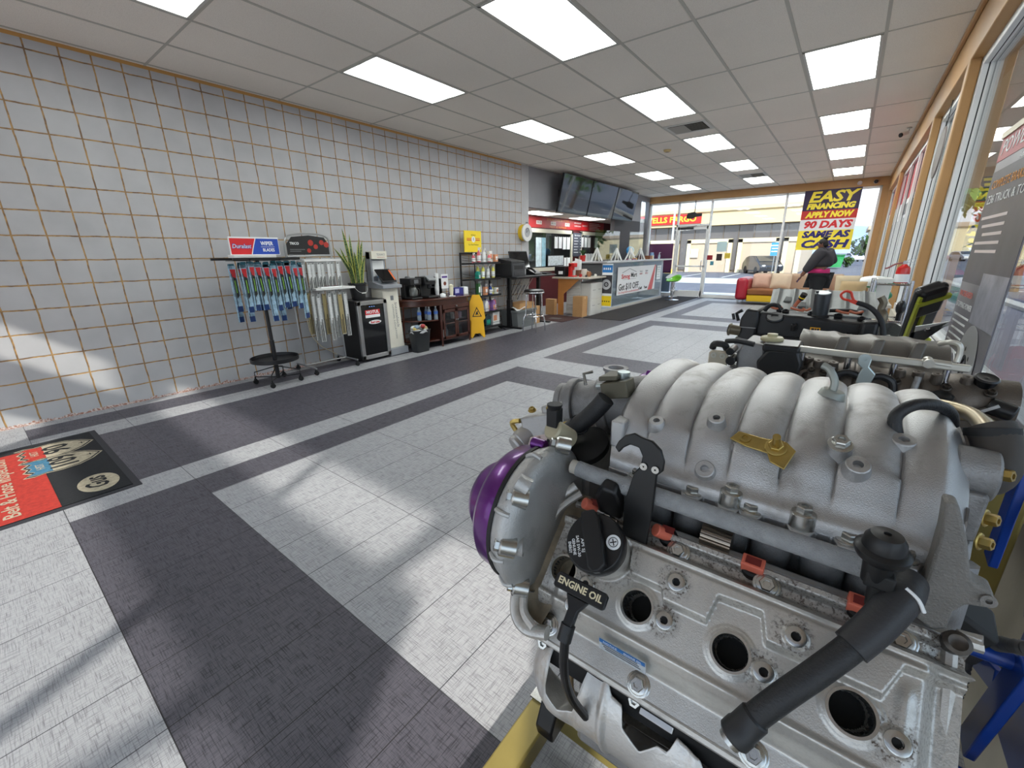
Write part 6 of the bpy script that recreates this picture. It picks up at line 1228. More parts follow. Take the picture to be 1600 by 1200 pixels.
b = MB().prism([(-.040, -.006), (-.020, -.010), (.004, -.010), (.010, -.020), (.026, -.024), (.030, .004), (.018, .012), (-.006, .008), (-.034, .008)], p + nr * .008, tx, ty, nr * .0025); b.build('yellow_bracket', BRASS, E1, bevel=.0008); MB().cyl(p + nr * .009 + tx * .010, p + nr * .036 + tx * .010, .0042).bolt(p + nr * .011 + tx * .010, nr, .008, .006).build('bracket_stud', BRASS, E1); MB().annulus(p + nr * .0105 - tx * .024, nr, .0035, .0065, .002, 18).build('bracket_eyelet', BRASS, E1)
for (ax, sg) in ((5.300, 1),): MB().box((ax - .008, -1.075, 1.125), (ax + .012, -1.045, 1.165)).build('front_pad', ALU, E1, bevel=.003)
# lower intake casting, heads and block
b = MB()
for k in range(8): xx = 5.315 + .0495 * k; b.tube([(xx, -1.055, 1.095), (xx, -1.060, 1.06), (xx + (.004 if k % 2 else -.004), -1.045, 1.0), (xx, -1.01, .96)], .0225, 12, sm=4)
b.build('lower_runners', ALUD_, E1)
for k, xx in enumerate((5.293, 5.399, 5.499, 5.600)):
    a_ = V(xx, -1.100, 1.016); ax_ = Vector((0, -.42, .90)).normalized()
    ij = MB().lathe([(.018, -.03), (.0175, -.002), (.0155, 0), (0, 0)], a_, ax_, 20).build('injector_boss', ALUD_, E1)
    MB().lathe([(.0125, -.002), (.0125, .022), (.010, .024), (0, .024)], a_, ax_, 20).build('injector_body', GASK, E1)
    cn = MB().lathe([(.0135, .000), (.0140, .003), (.0125, .005)], a_, ax_, 20)
    if k < 2: cn.lathe([(.0105, .004), (.009, .024)], a_, ax_, 16); cn.cyl(a_ + ax_ * .022, a_ + ax_ * .030 + Vector((-.014, -.010, .004)), .0085)
    else: cn.obox(a_ + ax_ * .028, (.012, 0, 0), ax_.cross(Vector((1, 0, 0))) * .0075, ax_ * .008)
    cb_ = cn.build('injector_connector', ORG, E1, bevel=.0012)
    MB().obox(a_ + ax_ * .0365, (.008, 0, 0), ax_.cross(Vector((1, 0, 0))) * .0045, ax_ * .0008).build('connector_socket', mat('socket_dark', (120, 40, 34), .6), cb_)
MB().tube([(5.262, -1.113, 1.094), (5.30, -1.113, 1.092), (5.43, -1.113, 1.090), (5.56, -1.112, 1.088), (5.617, -1.112, 1.087)], .0118, 16, sm=4).tube([(5.335, -1.113, 1.0915), (5.37, -1.113, 1.0912)], .0135, 16).build('fuel_hose', BRAID, E1); MB().cyl((5.252, -1.113, 1.0945), (5.264, -1.113, 1.0942), .0105).build('hose_end_cap', mat('pale_cap', (196, 190, 178), .5), E1)
# hoist hook
hk = [(.0, -.16), (.026, -.16), (.030, -.06), (.0295, .0), (.036, .008), (.036, .020), (.030, .034), (.018, .043), (.004, .045), (-.006, .048), (-.018, .042), (-.026, .032), (-.030, .022), (-.024, .016), (-.019, .024), (-.010, .031), (.002, .030), (.008, .020), (.007, .006), (.000, -.005), (-.008, -.05)]
HK = MB().prism(hk, (5.352, -1.128, 1.128), X_, (0, .14, .99), (0, .006, -.001)).build('lifting_hook', BLKM, E1, bevel=.0015)
for q in (.012, .027): MB().annulus((5.352 + q, -1.1285, 1.136), (0, -1, .1), .0012, .0048, .0008, 18).build('hook_rivet', ZINC, HK)
# fuel pressure regulator, boot and coolant hose
MB().lathe([(0, -.035), (.010, -.035), (.012, -.012), (.019, -.006), (.021, -.002), (.0212, .002), (.019, .004), (.0165, .005), (.0155, .013), (.012, .0185), (.003, .0195), (.0025, .0175), (0, .0175)], (5.598, -1.150, 1.133), (0, -.08, 1), 32).build('pressure_regulator', BLKM, E1)
b = MB().box((5.590, -1.158, 1.096), (5.612, -1.142, 1.112)).cyl((5.603, -1.148, 1.07), (5.600, -1.150, 1.11), .007); b.build('regulator_bracket', GASK, E1, bevel=.002)
hp_ = [W(.338, -.128, .035), W(.333, -.110, .050), W(.319, -.079, .055), W(.303, -.050, .055), W(.283, -.018, .052), W(.262, .014, .047), W(.246, .040, .040), W(.238, .055, .036)]
MB().tube(hp_[2:], .0116, 20, sm=5).build('coolant_hose', HOSE, E1); bt_ = MB().tube(hp_[:4], lambda s_: .0160 - .0015 * s_, 22, sm=5).build('rubber_boot', mat('boot_rubber', (48, 48, 50), .5, bump=.2, bscale=300), E1)
MB().annulus(hp_[2] + (hp_[2] - hp_[1]).normalized() * -.004, (hp_[2] - hp_[1]), .0195, .0204, .0035, 26).build('paint_mark', WHP, bt_) if False else MB().tube([hp_[1] + V(.0, -.006, .0145), hp_[1] + V(.009, -.010, .0095), hp_[1] + V(.0145, -.0115, .0)], .0016, 6, sm=3).build('paint_mark', WHP, bt_)
e_ = (hp_[-1] - hp_[-2]).normalized(); MB().lathe([(.0122, -.016), (.0137, -.014), (.0137, .002), (.0147, .004), (.0147, .014), (.0130, .016), (.011, .016), (0, .012)], hp_[-1], e_, 26).build('hose_collar', mat('collar_black', (38, 39, 41), .45), E1); MB().annulus(hp_[-1] + e_ * .015, e_, .006, .0105, .006, 22).build('metal_pipe_end', ZINC, E1)
# small vacuum hose on top
MB().tube([(5.6205, -.985, 1.163), (5.607, -.985, 1.190), (5.602, -.98, 1.212), (5.615, -.97, 1.226), (5.636, -.955, 1.226), (5.652, -.935, 1.214), (5.658, -.93, 1.198)], .0068, 12, sm=6).build('vacuum_hose', HOSE, E1); MB().lathe([(.0085, 0), (.0085, .022), (.0105, .024), (.0105, .028), (.0045, .028), (.004, .02)], (5.607, -.985, 1.188), (.014, 0, -.03), 16).build('hose_nipple', GASK, E1)
MB().lathe([(.018, -.01), (.014, .006), (.012, .008)], (5.540, -.93, 1.212), (.2, 0, 1), 20).tube([(5.540, -.93, 1.218), (5.540, -.928, 1.232), (5.532, -.925, 1.246), (5.524, -.922, 1.250)], .0048, 10, sm=4).build('breather_nipple', mat('grey_nipple', (150, 154, 148), .4, .4), E1)
# right-hand cast bracket
br = [(5.635, 1.178), (5.644, 1.178), (5.657, 1.143), (5.666, 1.109), (5.672, 1.105), (5.681, 1.103), (5.685, 1.094), (5.683, 1.085), (5.669, 1.081), (5.663, 1.069), (5.663, 1.048), (5.653, 1.041), (5.64, 1.049), (5.638, 1.083), (5.639, 1.113), (5.638, 1.148)]
MB().prism(br, (0, -1.11, 0), X_, Z_, (0, .022, 0)).build('cast_bracket', ALUB, E1, bevel=.003, seg=3)
MB().annulus((5.6800, -1.1105, 1.0940), (0, -1, .15), .0024, .0056, .003, 20).build('bracket_eye', ALUB, E1)
MB().lathe([(.009, -.02), (.0105, -.004), (.0105, .004), (.007, .006), (.004, .004), (0, .004)], W(.384, -.098, -.008), NB, 22).build('banjo_bolt', mat('dark_bolt', (78, 72, 66), .4, .7), E1)
b = MB().box((5.300, -1.16, .62), (5.660, -.61, .92)); b.box((5.29, -1.05, .90), (5.66, -.72, 1.085)); b.build('engine_block', ALUD_, E1, bevel=.01)
MB().prism([(-.12, -.10), (.10, -.10), (.10, -.046), (-.095, -.046), (-.12, -.07)], V(5.275, P0.y, P0.z), TB * -1, NB, (.405, 0, 0)).build('cylinder_head', DEEP, E1)
MB().prism([(-.12, -.10), (.10, -.10), (.10, -.046), (-.095, -.046), (-.12, -.07)], V(5.275, 2 * YC - P0.y, P0.z), TF * -1, NF, (.405, 0, 0)).build('cylinder_head', DEEP, E1)
b = MB(); b.grid(lambda u, v: WF(-.02 + .41 * u, -.100 + .190 * v, cover_h(.41, -.100 + .190 * v) + .02 - .01 * math.cos(14 * u)), 60, 40); b.build('valve_cover', ALUC, E1, sharp=60)
# gear peeping out of the head
b = MB(); N = 22; pg = []
for i in range(N): a = 2 * PI * i / N; pg += [(.016 * math.cos(a), .016 * math.sin(a)), (.016 * math.cos(a + .1), .016 * math.sin(a + .1)), (.0185 * math.cos(a + .14), .0185 * math.sin(a + .14)), (.0185 * math.cos(a + .22), .0185 * math.sin(a + .22))]
b.prism(pg, W(.150, -.118, -.020), Vector((0, -1, 0)), Z_, (.035, 0, 0)); b.build('cam_gear', mat('gear_steel', (150, 140, 128), .3, .95), E1)
# heat shield over the exhaust manifold
def fmin(x):
    pts = [(-.05, -40), (.004, -30), (.010, 40), (.030, 52), (.052, 44), (.060, -2), (.085, -6), (.096, 8), (.112, 10), (.118, 26), (.142, 36), (.160, 22), (.172, 22), (.178, 8), (.205, 12), (.212, 20), (.28, 16), (.45, 10)]
    for (a, va), (b_, vb) in zip(pts[:-1], pts[1:]):
        if a <= x <= b_: return va + (vb - va) * (x - a) / (b_ - a)
    return 10
def shield(u, v):
    x = -.030 + .46 * u; q = max(0, (.045 - x) / .078); r = .078 * math.sqrt(max(0.02, 1 - min(1, q) ** 2.2)); f0 = math.radians(fmin(x)); f1 = math.radians(140); a = f0 + (f1 - f0) * v
    rib = .004 * sst(1 - abs(x - .088 - .01 * v) / .008) + .003 * sst(1 - abs(x - .20) / .010) + .0015 * math.sin(60 * x + 4 * v) * math.sin(9 * v + 14 * x)
    r += rib; ct = .098 + .015 * q; ch = -.130 + .02 * q
    return W(x, ct + r * 1.05 * math.sin(a), ch + r * math.cos(a))
b = MB(); b.grid(shield, 200, 50); b.build('heat_shield', mat('shield_metal', (206, 204, 200), .42, .65, var=.12, scale=10, bump=.4, bscale=200, dirt=(168, 140, 98), dscale=16, damt=.5), E1, solid=.0015, sharp=70)
for (bx, bt, hh) in ((.124, .098, -.060), (-.010, .098, -.058), (.26, .10, -.06)): MB().bolt(W(bx, bt, hh), (NB + TB * .3).normalized(), .008, .010).lathe([(.014, -.004), (.014, .0)], W(bx, bt, hh), (NB + TB * .3).normalized(), 20).build('shield_bolt', ZINC, E1)
MB().obox(W(.152, .100, -.055), (.020, 0, 0), TB * .010, NB * .0012).build('heat_tab', mat('bright_tab', (206, 206, 204), .3, .9), E1, bevel=.001); MB().tube([W(.02, .11, -.10), W(.036, .135, -.085), W(.052, .150, -.085)], .004, 8).build('gasket_edge', mat('brown_gasket', (176, 150, 112), .7), E1)
# -- timing cover, purple pulley covers
cy_, cz_ = -1.152, 1.020
ol = []
for i in range(19): a = math.radians(70 + i * 10); ol.append((cy_ + .112 * math.cos(a), cz_ + .112 * math.sin(a)))
def yz(P_): return P_
b = MB()
for yy in (cy_, 2 * YC - cy_): b.lathe([(.0, 0), (.1005, 0), (.102, .006), (.104, .012), (.109, .022), (.108, .029), (.096, .038), (.080, .040), (0, .040)], (5.203, yy, cz_), X_, 64)
b.box((5.225, -1.05, .72), (5.25, 2 * YC + 1.05, 1.09)); TC = b.build('timing_cover', ALUT, E1, sharp=45)
for s_ in (0, 1):
    yy = cy_ if s_ == 0 else 2 * YC - cy_
    pc = MB().lathe([(.100, 0), (.100, .006), (.098, .012), (.096, .030), (.088, .040), (.066, .042), (.062, .046), (.060, .070), (.052, .082), (.036, .088), (0, .089)], (5.203, yy, cz_), (-1, 0, 0), 56).build('pulley_cover', PURP, E1, sharp=50)
    MB().annulus((5.208, yy, cz_), (-1, 0, 0), .0995, .1035, .006, 56).build('cover_gasket', GASK, E1)
    for a in (75, 262): 
        aa = math.radians(a) if s_ == 0 else PI - math.radians(a); p = V(5.20, yy + .104 * math.cos(aa), cz_ + .104 * math.sin(aa)); MB().cyl(p + V(-.012, 0, 0), p + V(.012, 0, 0), .009, n=14).build('cover_lug', PURP, E1, bevel=.002)
for (yy, zz, xx) in ((-1.262, 1.035, 5.220), (-1.235, .950, 5.220), (-1.185, .915, 5.220), (-1.232, 1.092, 5.218), (-1.130, 1.132, 5.222)):
    MB().bolt((xx + .009, yy + .007, zz - .003), (-.75, -.6, .25), .0085, .008).lathe([(.0135, -.02), (.0135, 0), (.011, .002)], (xx + .008, yy + .006, zz - .0025), (-.75, -.6, .25), 20).build('timing_bolt', ZINC, E1)
for bp_ in ((5.232, -1.212, 1.104), (5.236, -1.232, 1.02), (5.232, -1.205, .935)):
    ax_ = Vector((-.15, bp_[1] - cy_, bp_[2] - cz_)).normalized(); MB().lathe([(.013, -.01), (.0115, .008), (.010, .009), (.0042, .009), (.004, .004)], bp_, ax_, 20, False).build('timing_boss', ALUT, E1); MB().lathe([(0, .006), (.0044, .006)], bp_, ax_, 14, False).build('thread_hole', mat('plug_well_black', (6, 6, 7), .7), E1)
for a_ in (100, 150, 185, 215, 250): aa = math.radians(a_); dr_ = Vector((0, math.cos(aa), math.sin(aa))); MB().tube([V(5.210, cy_, cz_) + dr_ * .1025, V(5.222, cy_, cz_) + dr_ * .110, V(5.234, cy_, cz_) + dr_ * .106], .0035, 8, sm=3).build('timing_rib', ALUT, E1)
vs_ = MB().lathe([(.0165, -.022), (.0165, .018), (.014, .021), (0, .021)], (5.222, -1.10, 1.135), (-.25, -.75, .6), 24).build('vvt_solenoid', mat('beige_solenoid', (176, 168, 142), .45, .3), E1); MB().box((5.208, -1.118, 1.150), (5.226, -1.100, 1.178)).cyl((5.217, -1.109, 1.175), (5.217, -1.109, 1.185), .009, .012).build('sensor_plug', GASK, vs_, bevel=.001)
# -- throttle body
tbx = MB().cyl((5.300, -.93, 1.150), (5.150, -.95, 1.118), .050, .046, 32).cyl((5.175, -.947, 1.123), (5.160, -.949, 1.120), .054, .054, 32).cyl((5.235, -.94, 1.136), (5.215, -.943, 1.132), .053, .053, 32).lathe([(.046, 0), (.047, .012), (.040, .012), (.038, .0)], (5.150, -.95, 1.118), (-.98, -.13, -.2), 32); tbx.build('throttle_body', ALUD_, E1, bevel=.002)
b = MB().obox((5.118, -.990, 1.090), (.034, 0, .012), (0, .022, .0), (-.006, 0, .020)).obox((5.150, -.975, 1.115), (.03, 0, .012), (0, .02, 0), (-.005, 0, .022)).cyl((5.088, -1.008, 1.056), (5.080, -1.030, 1.045), .021, .020, 24).cyl((5.10, -.985, 1.07), (5.082, -1.020, 1.05), .024, .022, 24); b.build('throttle_motor', ALU, E1, bevel=.004)
for p_ in ((5.10, -1.0, 1.115), (5.14, -1.0, 1.128), (5.168, -.985, 1.14)): MB().bolt(p_, (0, -.3, 1), .0055, .005).build('throttle_screw', BRASS, E1)
MB().tube([(5.068, -1.01, 1.070), (5.060, -1.012, 1.085), (5.078, -1.01, 1.092)], .005, 8, sm=3).build('cable_loop', BRASS, E1)
cn_ = MB().obox((5.160, -1.045, 1.080), (.022, -.004, .010), (.004, .010, -.006), (.0, .006, .012)).obox((5.146, -1.048, 1.070), (.010, -.002, .005), (.005, .013, -.007), (.0, .008, .015)); cn_.build('sensor_connector', mat('pale_pink_plastic', (206, 188, 184), .45), E1, bevel=.0015)
MB().prism([(-.03, -.006), (.026, -.012), (.034, -.002), (.02, .006), (-.028, .008)], (5.185, -1.02, 1.112), (.85, -.1, .5), (-.45, .1, .88), (0, -.004, .001)).build('throttle_lever', BRASS, E1, bevel=.0008)
MB().tube([(5.262, -1.03, 1.180), (5.250, -1.034, 1.162), (5.232, -1.040, 1.140), (5.214, -1.050, 1.124), (5.196, -1.058, 1.100), (5.185, -1.062, 1.088)], .0145, 16, sm=5).build('bypass_hose', HOSE, E1)
for q in ((5.224, -1.045, 1.131, .6, -.5, .6), (5.190, -1.061, 1.093, .4, -.3, .6)): MB().annulus(q[:3], q[3:], .0145, .0165, .005, 22).build('hose_clamp', mat('clamp_black', (40, 44, 50), .4, .5), E1)
MB().tube([(5.187, -1.064, 1.090), (5.168, -1.075, 1.078), (5.145, -1.082, 1.066)], .0075, 12, sm=4).build('water_pipe', ZINC, E1); MB().tube([(5.146, -1.082, 1.066), (5.130, -1.085, 1.060), (5.118, -1.082, 1.050)], .011, 14, sm=4).build('pipe_cap', GASK, E1)
MB().lathe([(.012, -.012), (.036, -.010), (.038, .002), (.030, .008), (0, .010)], (5.235, -1.035, 1.095), (-.2, -.5, .85), 28).build('black_diaphragm', GASK, E1)
MB().obox((5.268, -1.0, 1.19), (.022, 0, .006), (0, .016, 0), (-.003, 0, .013)).obox((5.252, -.985, 1.205), (.016, 0, .003), (0, .022, .0), (0, 0, .004)).build('valve_block', mat('olive_valve', (92, 88, 74), .5, .4), E1, bevel=.002)
MB().lathe([(.019, -.02), (.019, .006), (.022, .007), (.022, .012), (.014, .012), (.010, .004), (0, .004)], (5.232, -.93, 1.192), (0, 0, 1), 28).build('air_valve', ALUD_, E1)
MB().tube([(5.225, -.985, 1.182), (5.255, -.99, 1.19), (5.275, -.985, 1.198)], .0055, 10, sm=3).cyl((5.270, -.985, 1.187), (5.270, -.985, 1.215), .010).build('zinc_fitting', mat('pale_zinc', (178, 190, 190), .3, .9), E1); MB().tube([(5.195, -.97, 1.175), (5.190, -.97, 1.195), (5.205, -.965, 1.20)], .003, 6).build('wire_clip', ZINC, E1)
# rear end: coolant flange, elbow, pipes, harness
b = MB().prism([(-1.06, .74), (-1.06, .98), (-1.00, 1.10), (-.76, 1.11), (-.66, .98), (-.66, .74)], (5.672, 0, 0), Y_, Z_, (.016, 0, 0)); b.build('rear_plate', ALUD_, E1, bevel=.004)
MB().box((5.660, -1.02, 1.10), (5.684, -.94, 1.155)).cyl((5.655, -.985, 1.165), (5.69, -.985, 1.165), .028, n=24).build('coolant_flange', ALUD_, E1, bevel=.003)
for q in ((5.688, -1.0, 1.175), (5.688, -1.005, 1.125), (5.684, -.96, 1.19), (5.688, -1.012, 1.10)): MB().bolt(q, (.8, -.5, .2), .0065, .009).build('flange_bolt', BRASS, E1)
MB().tube([(5.670, -.985, 1.160), (5.684, -.985, 1.164), (5.692, -.97, 1.178), (5.690, -.955, 1.195), (5.684, -.945, 1.208)], .0205, 20, sm=5).build('rubber_elbow', mat('worn_rubber', (62, 58, 54), .65, var=.15, scale=40), E1); MB().annulus((5.687, -.950, 1.199), (-.2, .3, .9), .0205, .0225, .009, 26).build('elbow_clamp', GASK, E1)
MB().tube([(5.60, -.80, 1.175), (5.64, -.79, 1.182), (5.67, -.80, 1.186), (5.690, -.84, 1.19), (5.690, -.92, 1.195)], .009, 14, sm=5).build('bent_pipe', mat('tarnished_pipe', (160, 146, 118), .35, .85), E1)
b = MB(); hp2 = smooth_path([(5.96, -.97, 1.03), (5.86, -1.0, 1.015), (5.78, -1.005, .995), (5.75, -.985, .972), (5.75, -.945, .94), (5.75, -.910, .905), (5.748, -.888, .868), (5.745, -.905, .835), (5.742, -.918, .795), (5.735, -.95, .745), (5.725, -.98, .70)], 14)
b.tube(hp2, lambda s_: .0078 + .0012 * math.sin(s_ * 420), 12); b.build('wiring_conduit', mat('dusty_conduit', (78, 76, 74), .6), E1); MB().cyl((5.750, -.915, .912), (5.747, -.892, .868), .0115, .0105).build('conduit_joint', mat('dusty_conduit', (78, 76, 74), .6), E1)
MB().obox((5.700, -1.0, 1.00), (.022, 0, -.012), (0, .02, .006), (.006, 0, .010)).build('coil_module', GASK, E1, bevel=.004)
MB().lathe([(.0, -.02), (.10, -.02), (.10, .0), (.03, .004), (0, .004)], (5.69, YC, .70), X_, 40).build('flexplate', mat('flexplate_steel', (110, 108, 104), .4, .9), E1)
MB().box((5.33, -1.06, .52), (5.64, -.70, .63)).build('oil_pan', BLKM, E1, bevel=.02)
# -- engine stand
OLV = mat('olive_enamel', (150, 134, 74), .35, .25, var=.08, scale=12, coat=.2); BLUE = mat('blue_enamel', (18, 66, 158), .3, .1, coat=.35, var=.08, scale=20)
S1 = thing('engine_stand', 'olive steel engine stand with blue mounting head under the nearest engine', 'engine stand', (5.45, YC, 0))
MB().box((5.005, -1.32, .075), (5.080, -.80, .150)).build('cross_tube', OLV, S1, bevel=.006)
MB().box((5.080, -.855, .080), (5.93, -.790, .145)).build('base_leg', OLV, S1, bevel=.006); MB().box((5.080, -1.30, .080), (5.93, -1.235, .145)).build('base_leg', OLV, S1, bevel=.006)
MB().box((5.90, -1.30, .08), (5.97, -.79, .15)).build('rear_tube', OLV, S1, bevel=.006)
MB().box((5.895, -.93, .15), (5.985, -.84, .86)).build('mast', OLV, S1, bevel=.006)
MB().cyl((5.84, YC, .80), (5.985, YC, .80), .045, n=24).build('pivot_tube', OLV, S1)
MB().box((5.000, -.865, .150), (5.05, -.80, .156)).bolt((5.0, -.835, .112), (-1, 0, 0), .011, .010).build('corner_bolt', ZINC, S1)
for (x_, y_) in ((5.04, -.82), (5.04, -1.29), (5.93, -.82), (5.93, -1.27)): caster((x_, y_), S1)
MB().box((5.825, -1.0, .70), (5.838, -.77, .93)).build('head_plate', BLUE, S1, bevel=.003)
for (y1_, z1_, y2_, z2_) in ((-.94, .92, -.92, .86), (-.66, 1.05, -.80, .90), (-.965, .74, -.95, .79), (-.68, .72, -.78, .76)):
    ar_ = MB().bar((5.820, y2_, z2_), (5.820, y1_, z1_), .034, .012, up=(1, 0, 0)).cyl((5.825, y1_, z1_), (5.690, y1_, z1_), .011, n=20); ar_.build('mounting_arm', BLUE, S1, bevel=.002); MB().cyl((5.822, y1_, z1_), (5.862, y1_, z1_), .0065).bolt((5.83, y1_, z1_), X_, .012, .012).build('arm_bolt', ZINC, S1)
MB().obox((5.772, -.932, .838), (.006, 0, 0), (0, .020, .004), (0, -.026, .10)).build('flat_bar', BLUE, S1, bevel=.002); MB().obox((5.80, -.665, .985), (.006, 0, 0), (0, .018, .003), (0, .002, .085)).build('flat_bar', BLUE, S1, bevel=.002)
b = MB(); b.tube([(5.84, -.955, .725), (5.99, -.955, .725)], .012, 14); 
for i in range(26): b.annulus((5.845 + .0045 * i, -.955, .725), X_, .011, .0135, .002, 14)
b.build('threaded_rod', ZINC, S1)
MB().prism([(-.05, 0), (.05, 0), (.06, .03), (.03, .09), (-.03, .10), (-.06, .04)], (5.085, -.905, .19), Y_, Z_, (.05, 0, 0)).build('tool_tray', BLKM, S1, bevel=.006)
# ================================================================ SECOND ENGINE (brown-grey cam cover, black separator box)
DK = mat('dark_oiled_casting', (104, 96, 88), .42, .6, var=.16, scale=12, bump=.4, bscale=400, dirt=(64, 50, 40), dscale=9, damt=.6)
PLEN = mat('sooty_plenum', (112, 108, 102), .45, .55, var=.2, scale=7, bump=.3, bscale=500); RAIL = mat('satin_rail', (206, 204, 194), .35, .6); BKS = mat('black_moulding', (24, 25, 27), .35)
E2 = thing('v6_engine', 'dark grey engine with pale fuel rail and black box, second from the camera', 'engine', (5.55, -.12, .50))
b = MB()
def cam2(u, v):
    x = 5.475 + .345 * u; a = math.radians(-35 + 200 * v); r = .052 + .004 * math.sin(u * 24) * sst(u * 5) * sst((1 - u) * 5) - .022 * sst((.06 - u) / .06) - .006 * sst(1 - abs(u - .32) / .02) - .006 * sst(1 - abs(u - .64) / .02)
    return (x, -.335 - r * math.sin(a) * 1.15 + .0, 1.085 + r * math.cos(a))
b.grid(lambda u, v: cam2(u, v), 90, 30); b.box((5.44, -.385, .96), (5.82, -.28, 1.075)); b.cyl((5.80, -.335, 1.085), (5.845, -.335, 1.085), .052, n=32); b.build('cam_cover', DK, E2)
b = MB()
def plen(u, v):
    x = 5.455 + .30 * u; y = -.285 + .17 * v; z = 1.125 + .050 * sst(v / .55) + .002 * math.sin(u * 12) + .004 * abs(math.sin(PI * (u * 4 + .5 * v))) ** 8 * sst(v * 2)
    return (x, y, z)
b.grid(plen, 80, 26); b.box((5.455, -.285, 1.05), (5.755, -.12, 1.125)); b.build('intake_plenum', PLEN, E2)
for xx in (5.545, 5.615, 5.69): MB().prism([(-.012, 0), (.012, 0), (.018, .05), (-.002, .05)], (xx, -.262, 1.135), X_, (0, .35, 1), (0, .02, 0)).build('plenum_rib', PLEN, E2, bevel=.004)
MB().bar((5.462, -.37, 1.166), (5.765, -.37, 1.160), .016, .015).build('fuel_rail', RAIL, E2, bevel=.003)
MB().cyl((5.70, -.385, 1.164), (5.70, -.355, 1.166), .0095).cyl((5.690, -.37, 1.166), (5.735, -.37, 1.163), .0085).build('rail_fitting', RAIL, E2)
for xx in (5.475, 5.566, 5.648, 5.732): MB().cyl((xx, -.362, 1.095), (xx, -.368, 1.158), .0070).cyl((xx, -.362, 1.118), (xx, -.362, 1.126), .010).build('injector', CHR, E2)
bs = MB().prism([(0, 0), (.082, .012), (.088, .055), (.075, .088), (.012, .083), (-.010, .050)], (5.392, -.40, 1.078), X_, Z_, (0, .11, 0)).box((5.39, -.40, 1.155), (5.47, -.30, 1.175)); bs.build('separator_box', BKS, E2, bevel=.006)
MB().box((5.385, -.405, 1.078), (5.475, -.400, 1.084)).build('separator_flange', BKS, E2)
b = MB().prism([(0, 0), (.062, 0), (.060, .078), (.012, .084), (-.004, .05)], (5.336, -.385, 1.09), X_, Z_, (0, .12, 0)); b.box((5.338, -.39, 1.085), (5.386, -.37, 1.105)); b.build('filter_housing', ALUD_, E2, bevel=.006)
MB().lathe([(.026, 0), (.027, .006), (.024, .010), (.012, .011), (.012, .018), (0, .018)], (5.402, -.335, 1.174), Z_, 28).build('oil_filler_cap', mat('yellowed_cap', (190, 182, 146), .4), E2)
MB().tube([(5.300, -.36, 1.165), (5.33, -.38, 1.172), (5.37, -.385, 1.168)], .007, 8, sm=4).build('breather_hose', HOSE, E2)
ck = MB().prism([(-.023, -.04), (.023, -.04), (.024, .030), (.018, .038), (-.018, .038), (-.024, .030)], (5.290, -.395, 1.105), X_, Z_, (0, .012, 0)).build('oil_cooler', mat('cream_metal', (196, 188, 168), .4, .4, var=.06), E2, bevel=.003)
for q in (-.011, .011): MB().annulus((5.290 + q, -.3955, 1.130), (0, -1, 0), .003, .007, .002, 18).build('cooler_port', RAIL, ck)
MB().box((5.272, -.3965, 1.070), (5.308, -.395, 1.078)).build('cooler_plate', RAIL, ck)
MB().tube([(5.27, -.375, 1.145), (5.275, -.38, 1.158), (5.298, -.38, 1.158), (5.305, -.37, 1.145)], .009, 10, sm=3).build('cooler_hose', HOSE, E2)
for i, (x_, z_, r_) in enumerate(((5.322, 1.12, .012), (5.325, 1.09, .014), (5.318, 1.145, .010))): MB().cyl((x_, -.40, z_), (x_, -.34, z_), r_, n=16).build('sensor', BKS if i % 2 == 0 else ALUD_, E2, bevel=.002)
lg = MB().prism([(-.012, -.035), (.014, -.035), (.020, -.010), (.006, .005), (.008, .022), (-.006, .030), (-.016, .024), (-.016, .010), (-.006, .0), (-.010, -.015)], (5.598, -.405, 1.142), X_, (0, .1, 1), (0, .008, 0)); lg.build('lifting_lug', mat('pale_zinc', (178, 190, 190), .3, .9), E2, bevel=.002); MB().annulus((5.593, -.406, 1.165), (0, -1, .1), .004, .011, .003, 18).build('lug_eye', mat('pale_zinc', (178, 190, 190), .3, .9), E2)
for cx__ in (5.572, 5.628): MB().tube([(cx__ - .026, -.395, 1.095), (cx__ - .020, -.395, 1.118), (cx__, -.395, 1.127), (cx__ + .020, -.395, 1.118), (cx__ + .026, -.395, 1.095)], .008, 10, sm=4).build('gasket_ring', BKS, E2)
for cx__ in (5.49, 5.51, 5.54, 5.66, 5.69, 5.72, 5.765, 5.79): MB().lathe([(.011, -.02), (.010, .004), (.008, .006), (.004, .006), (0, .002)], (cx__, -.345 - .012 * (int(cx__ * 1000) % 3), 1.137), (0, -.2, 1), 16).build('bolt_boss', DK, E2); 
for cx__ in (5.500, 5.525, 5.655, 5.735, 5.80): MB().bolt((cx__, -.385, 1.118), (0, -.6, .8), .0065, .007).build('cover_bolt', mat('dark_bolt', (78, 72, 66), .4, .7), E2)
MB().annulus((5.492, -.392, 1.105), (0, -.7, .7), .010, .017, .004, 22).build('open_port', DK, E2)
MB().lathe([(.009, -.02), (.010, .0), (.017, .004), (.019, .030), (.014, .034), (0, .034)], (5.730, -.40, 1.076), (0, -.1, 1), 20).cyl((5.73, -.40, 1.055), (5.73, -.40, 1.07), .012).build('coil_boot', BKS, E2)
for q in (5.535, 5.685): MB().cyl((q, -.40, 1.10), (q + .004, -.39, 1.135), .006).tube([(q - .014, -.40, 1.095), (q, -.402, 1.11), (q + .012, -.40, 1.092)], .004, 6).build('cable_stay', ALUD_, E2)
MB().lathe([(.014, -.02), (.018, 0), (.020, .006), (.017, .009), (.006, .006), (0, .008)], (5.792, -.365, 1.138), (.1, -.35, 1), 26).build('sensor_cap', BKS, E2); MB().cyl((5.80, -.39, 1.095), (5.838, -.40, 1.085), .017, n=20).build('end_plug', BKS, E2, bevel=.003)
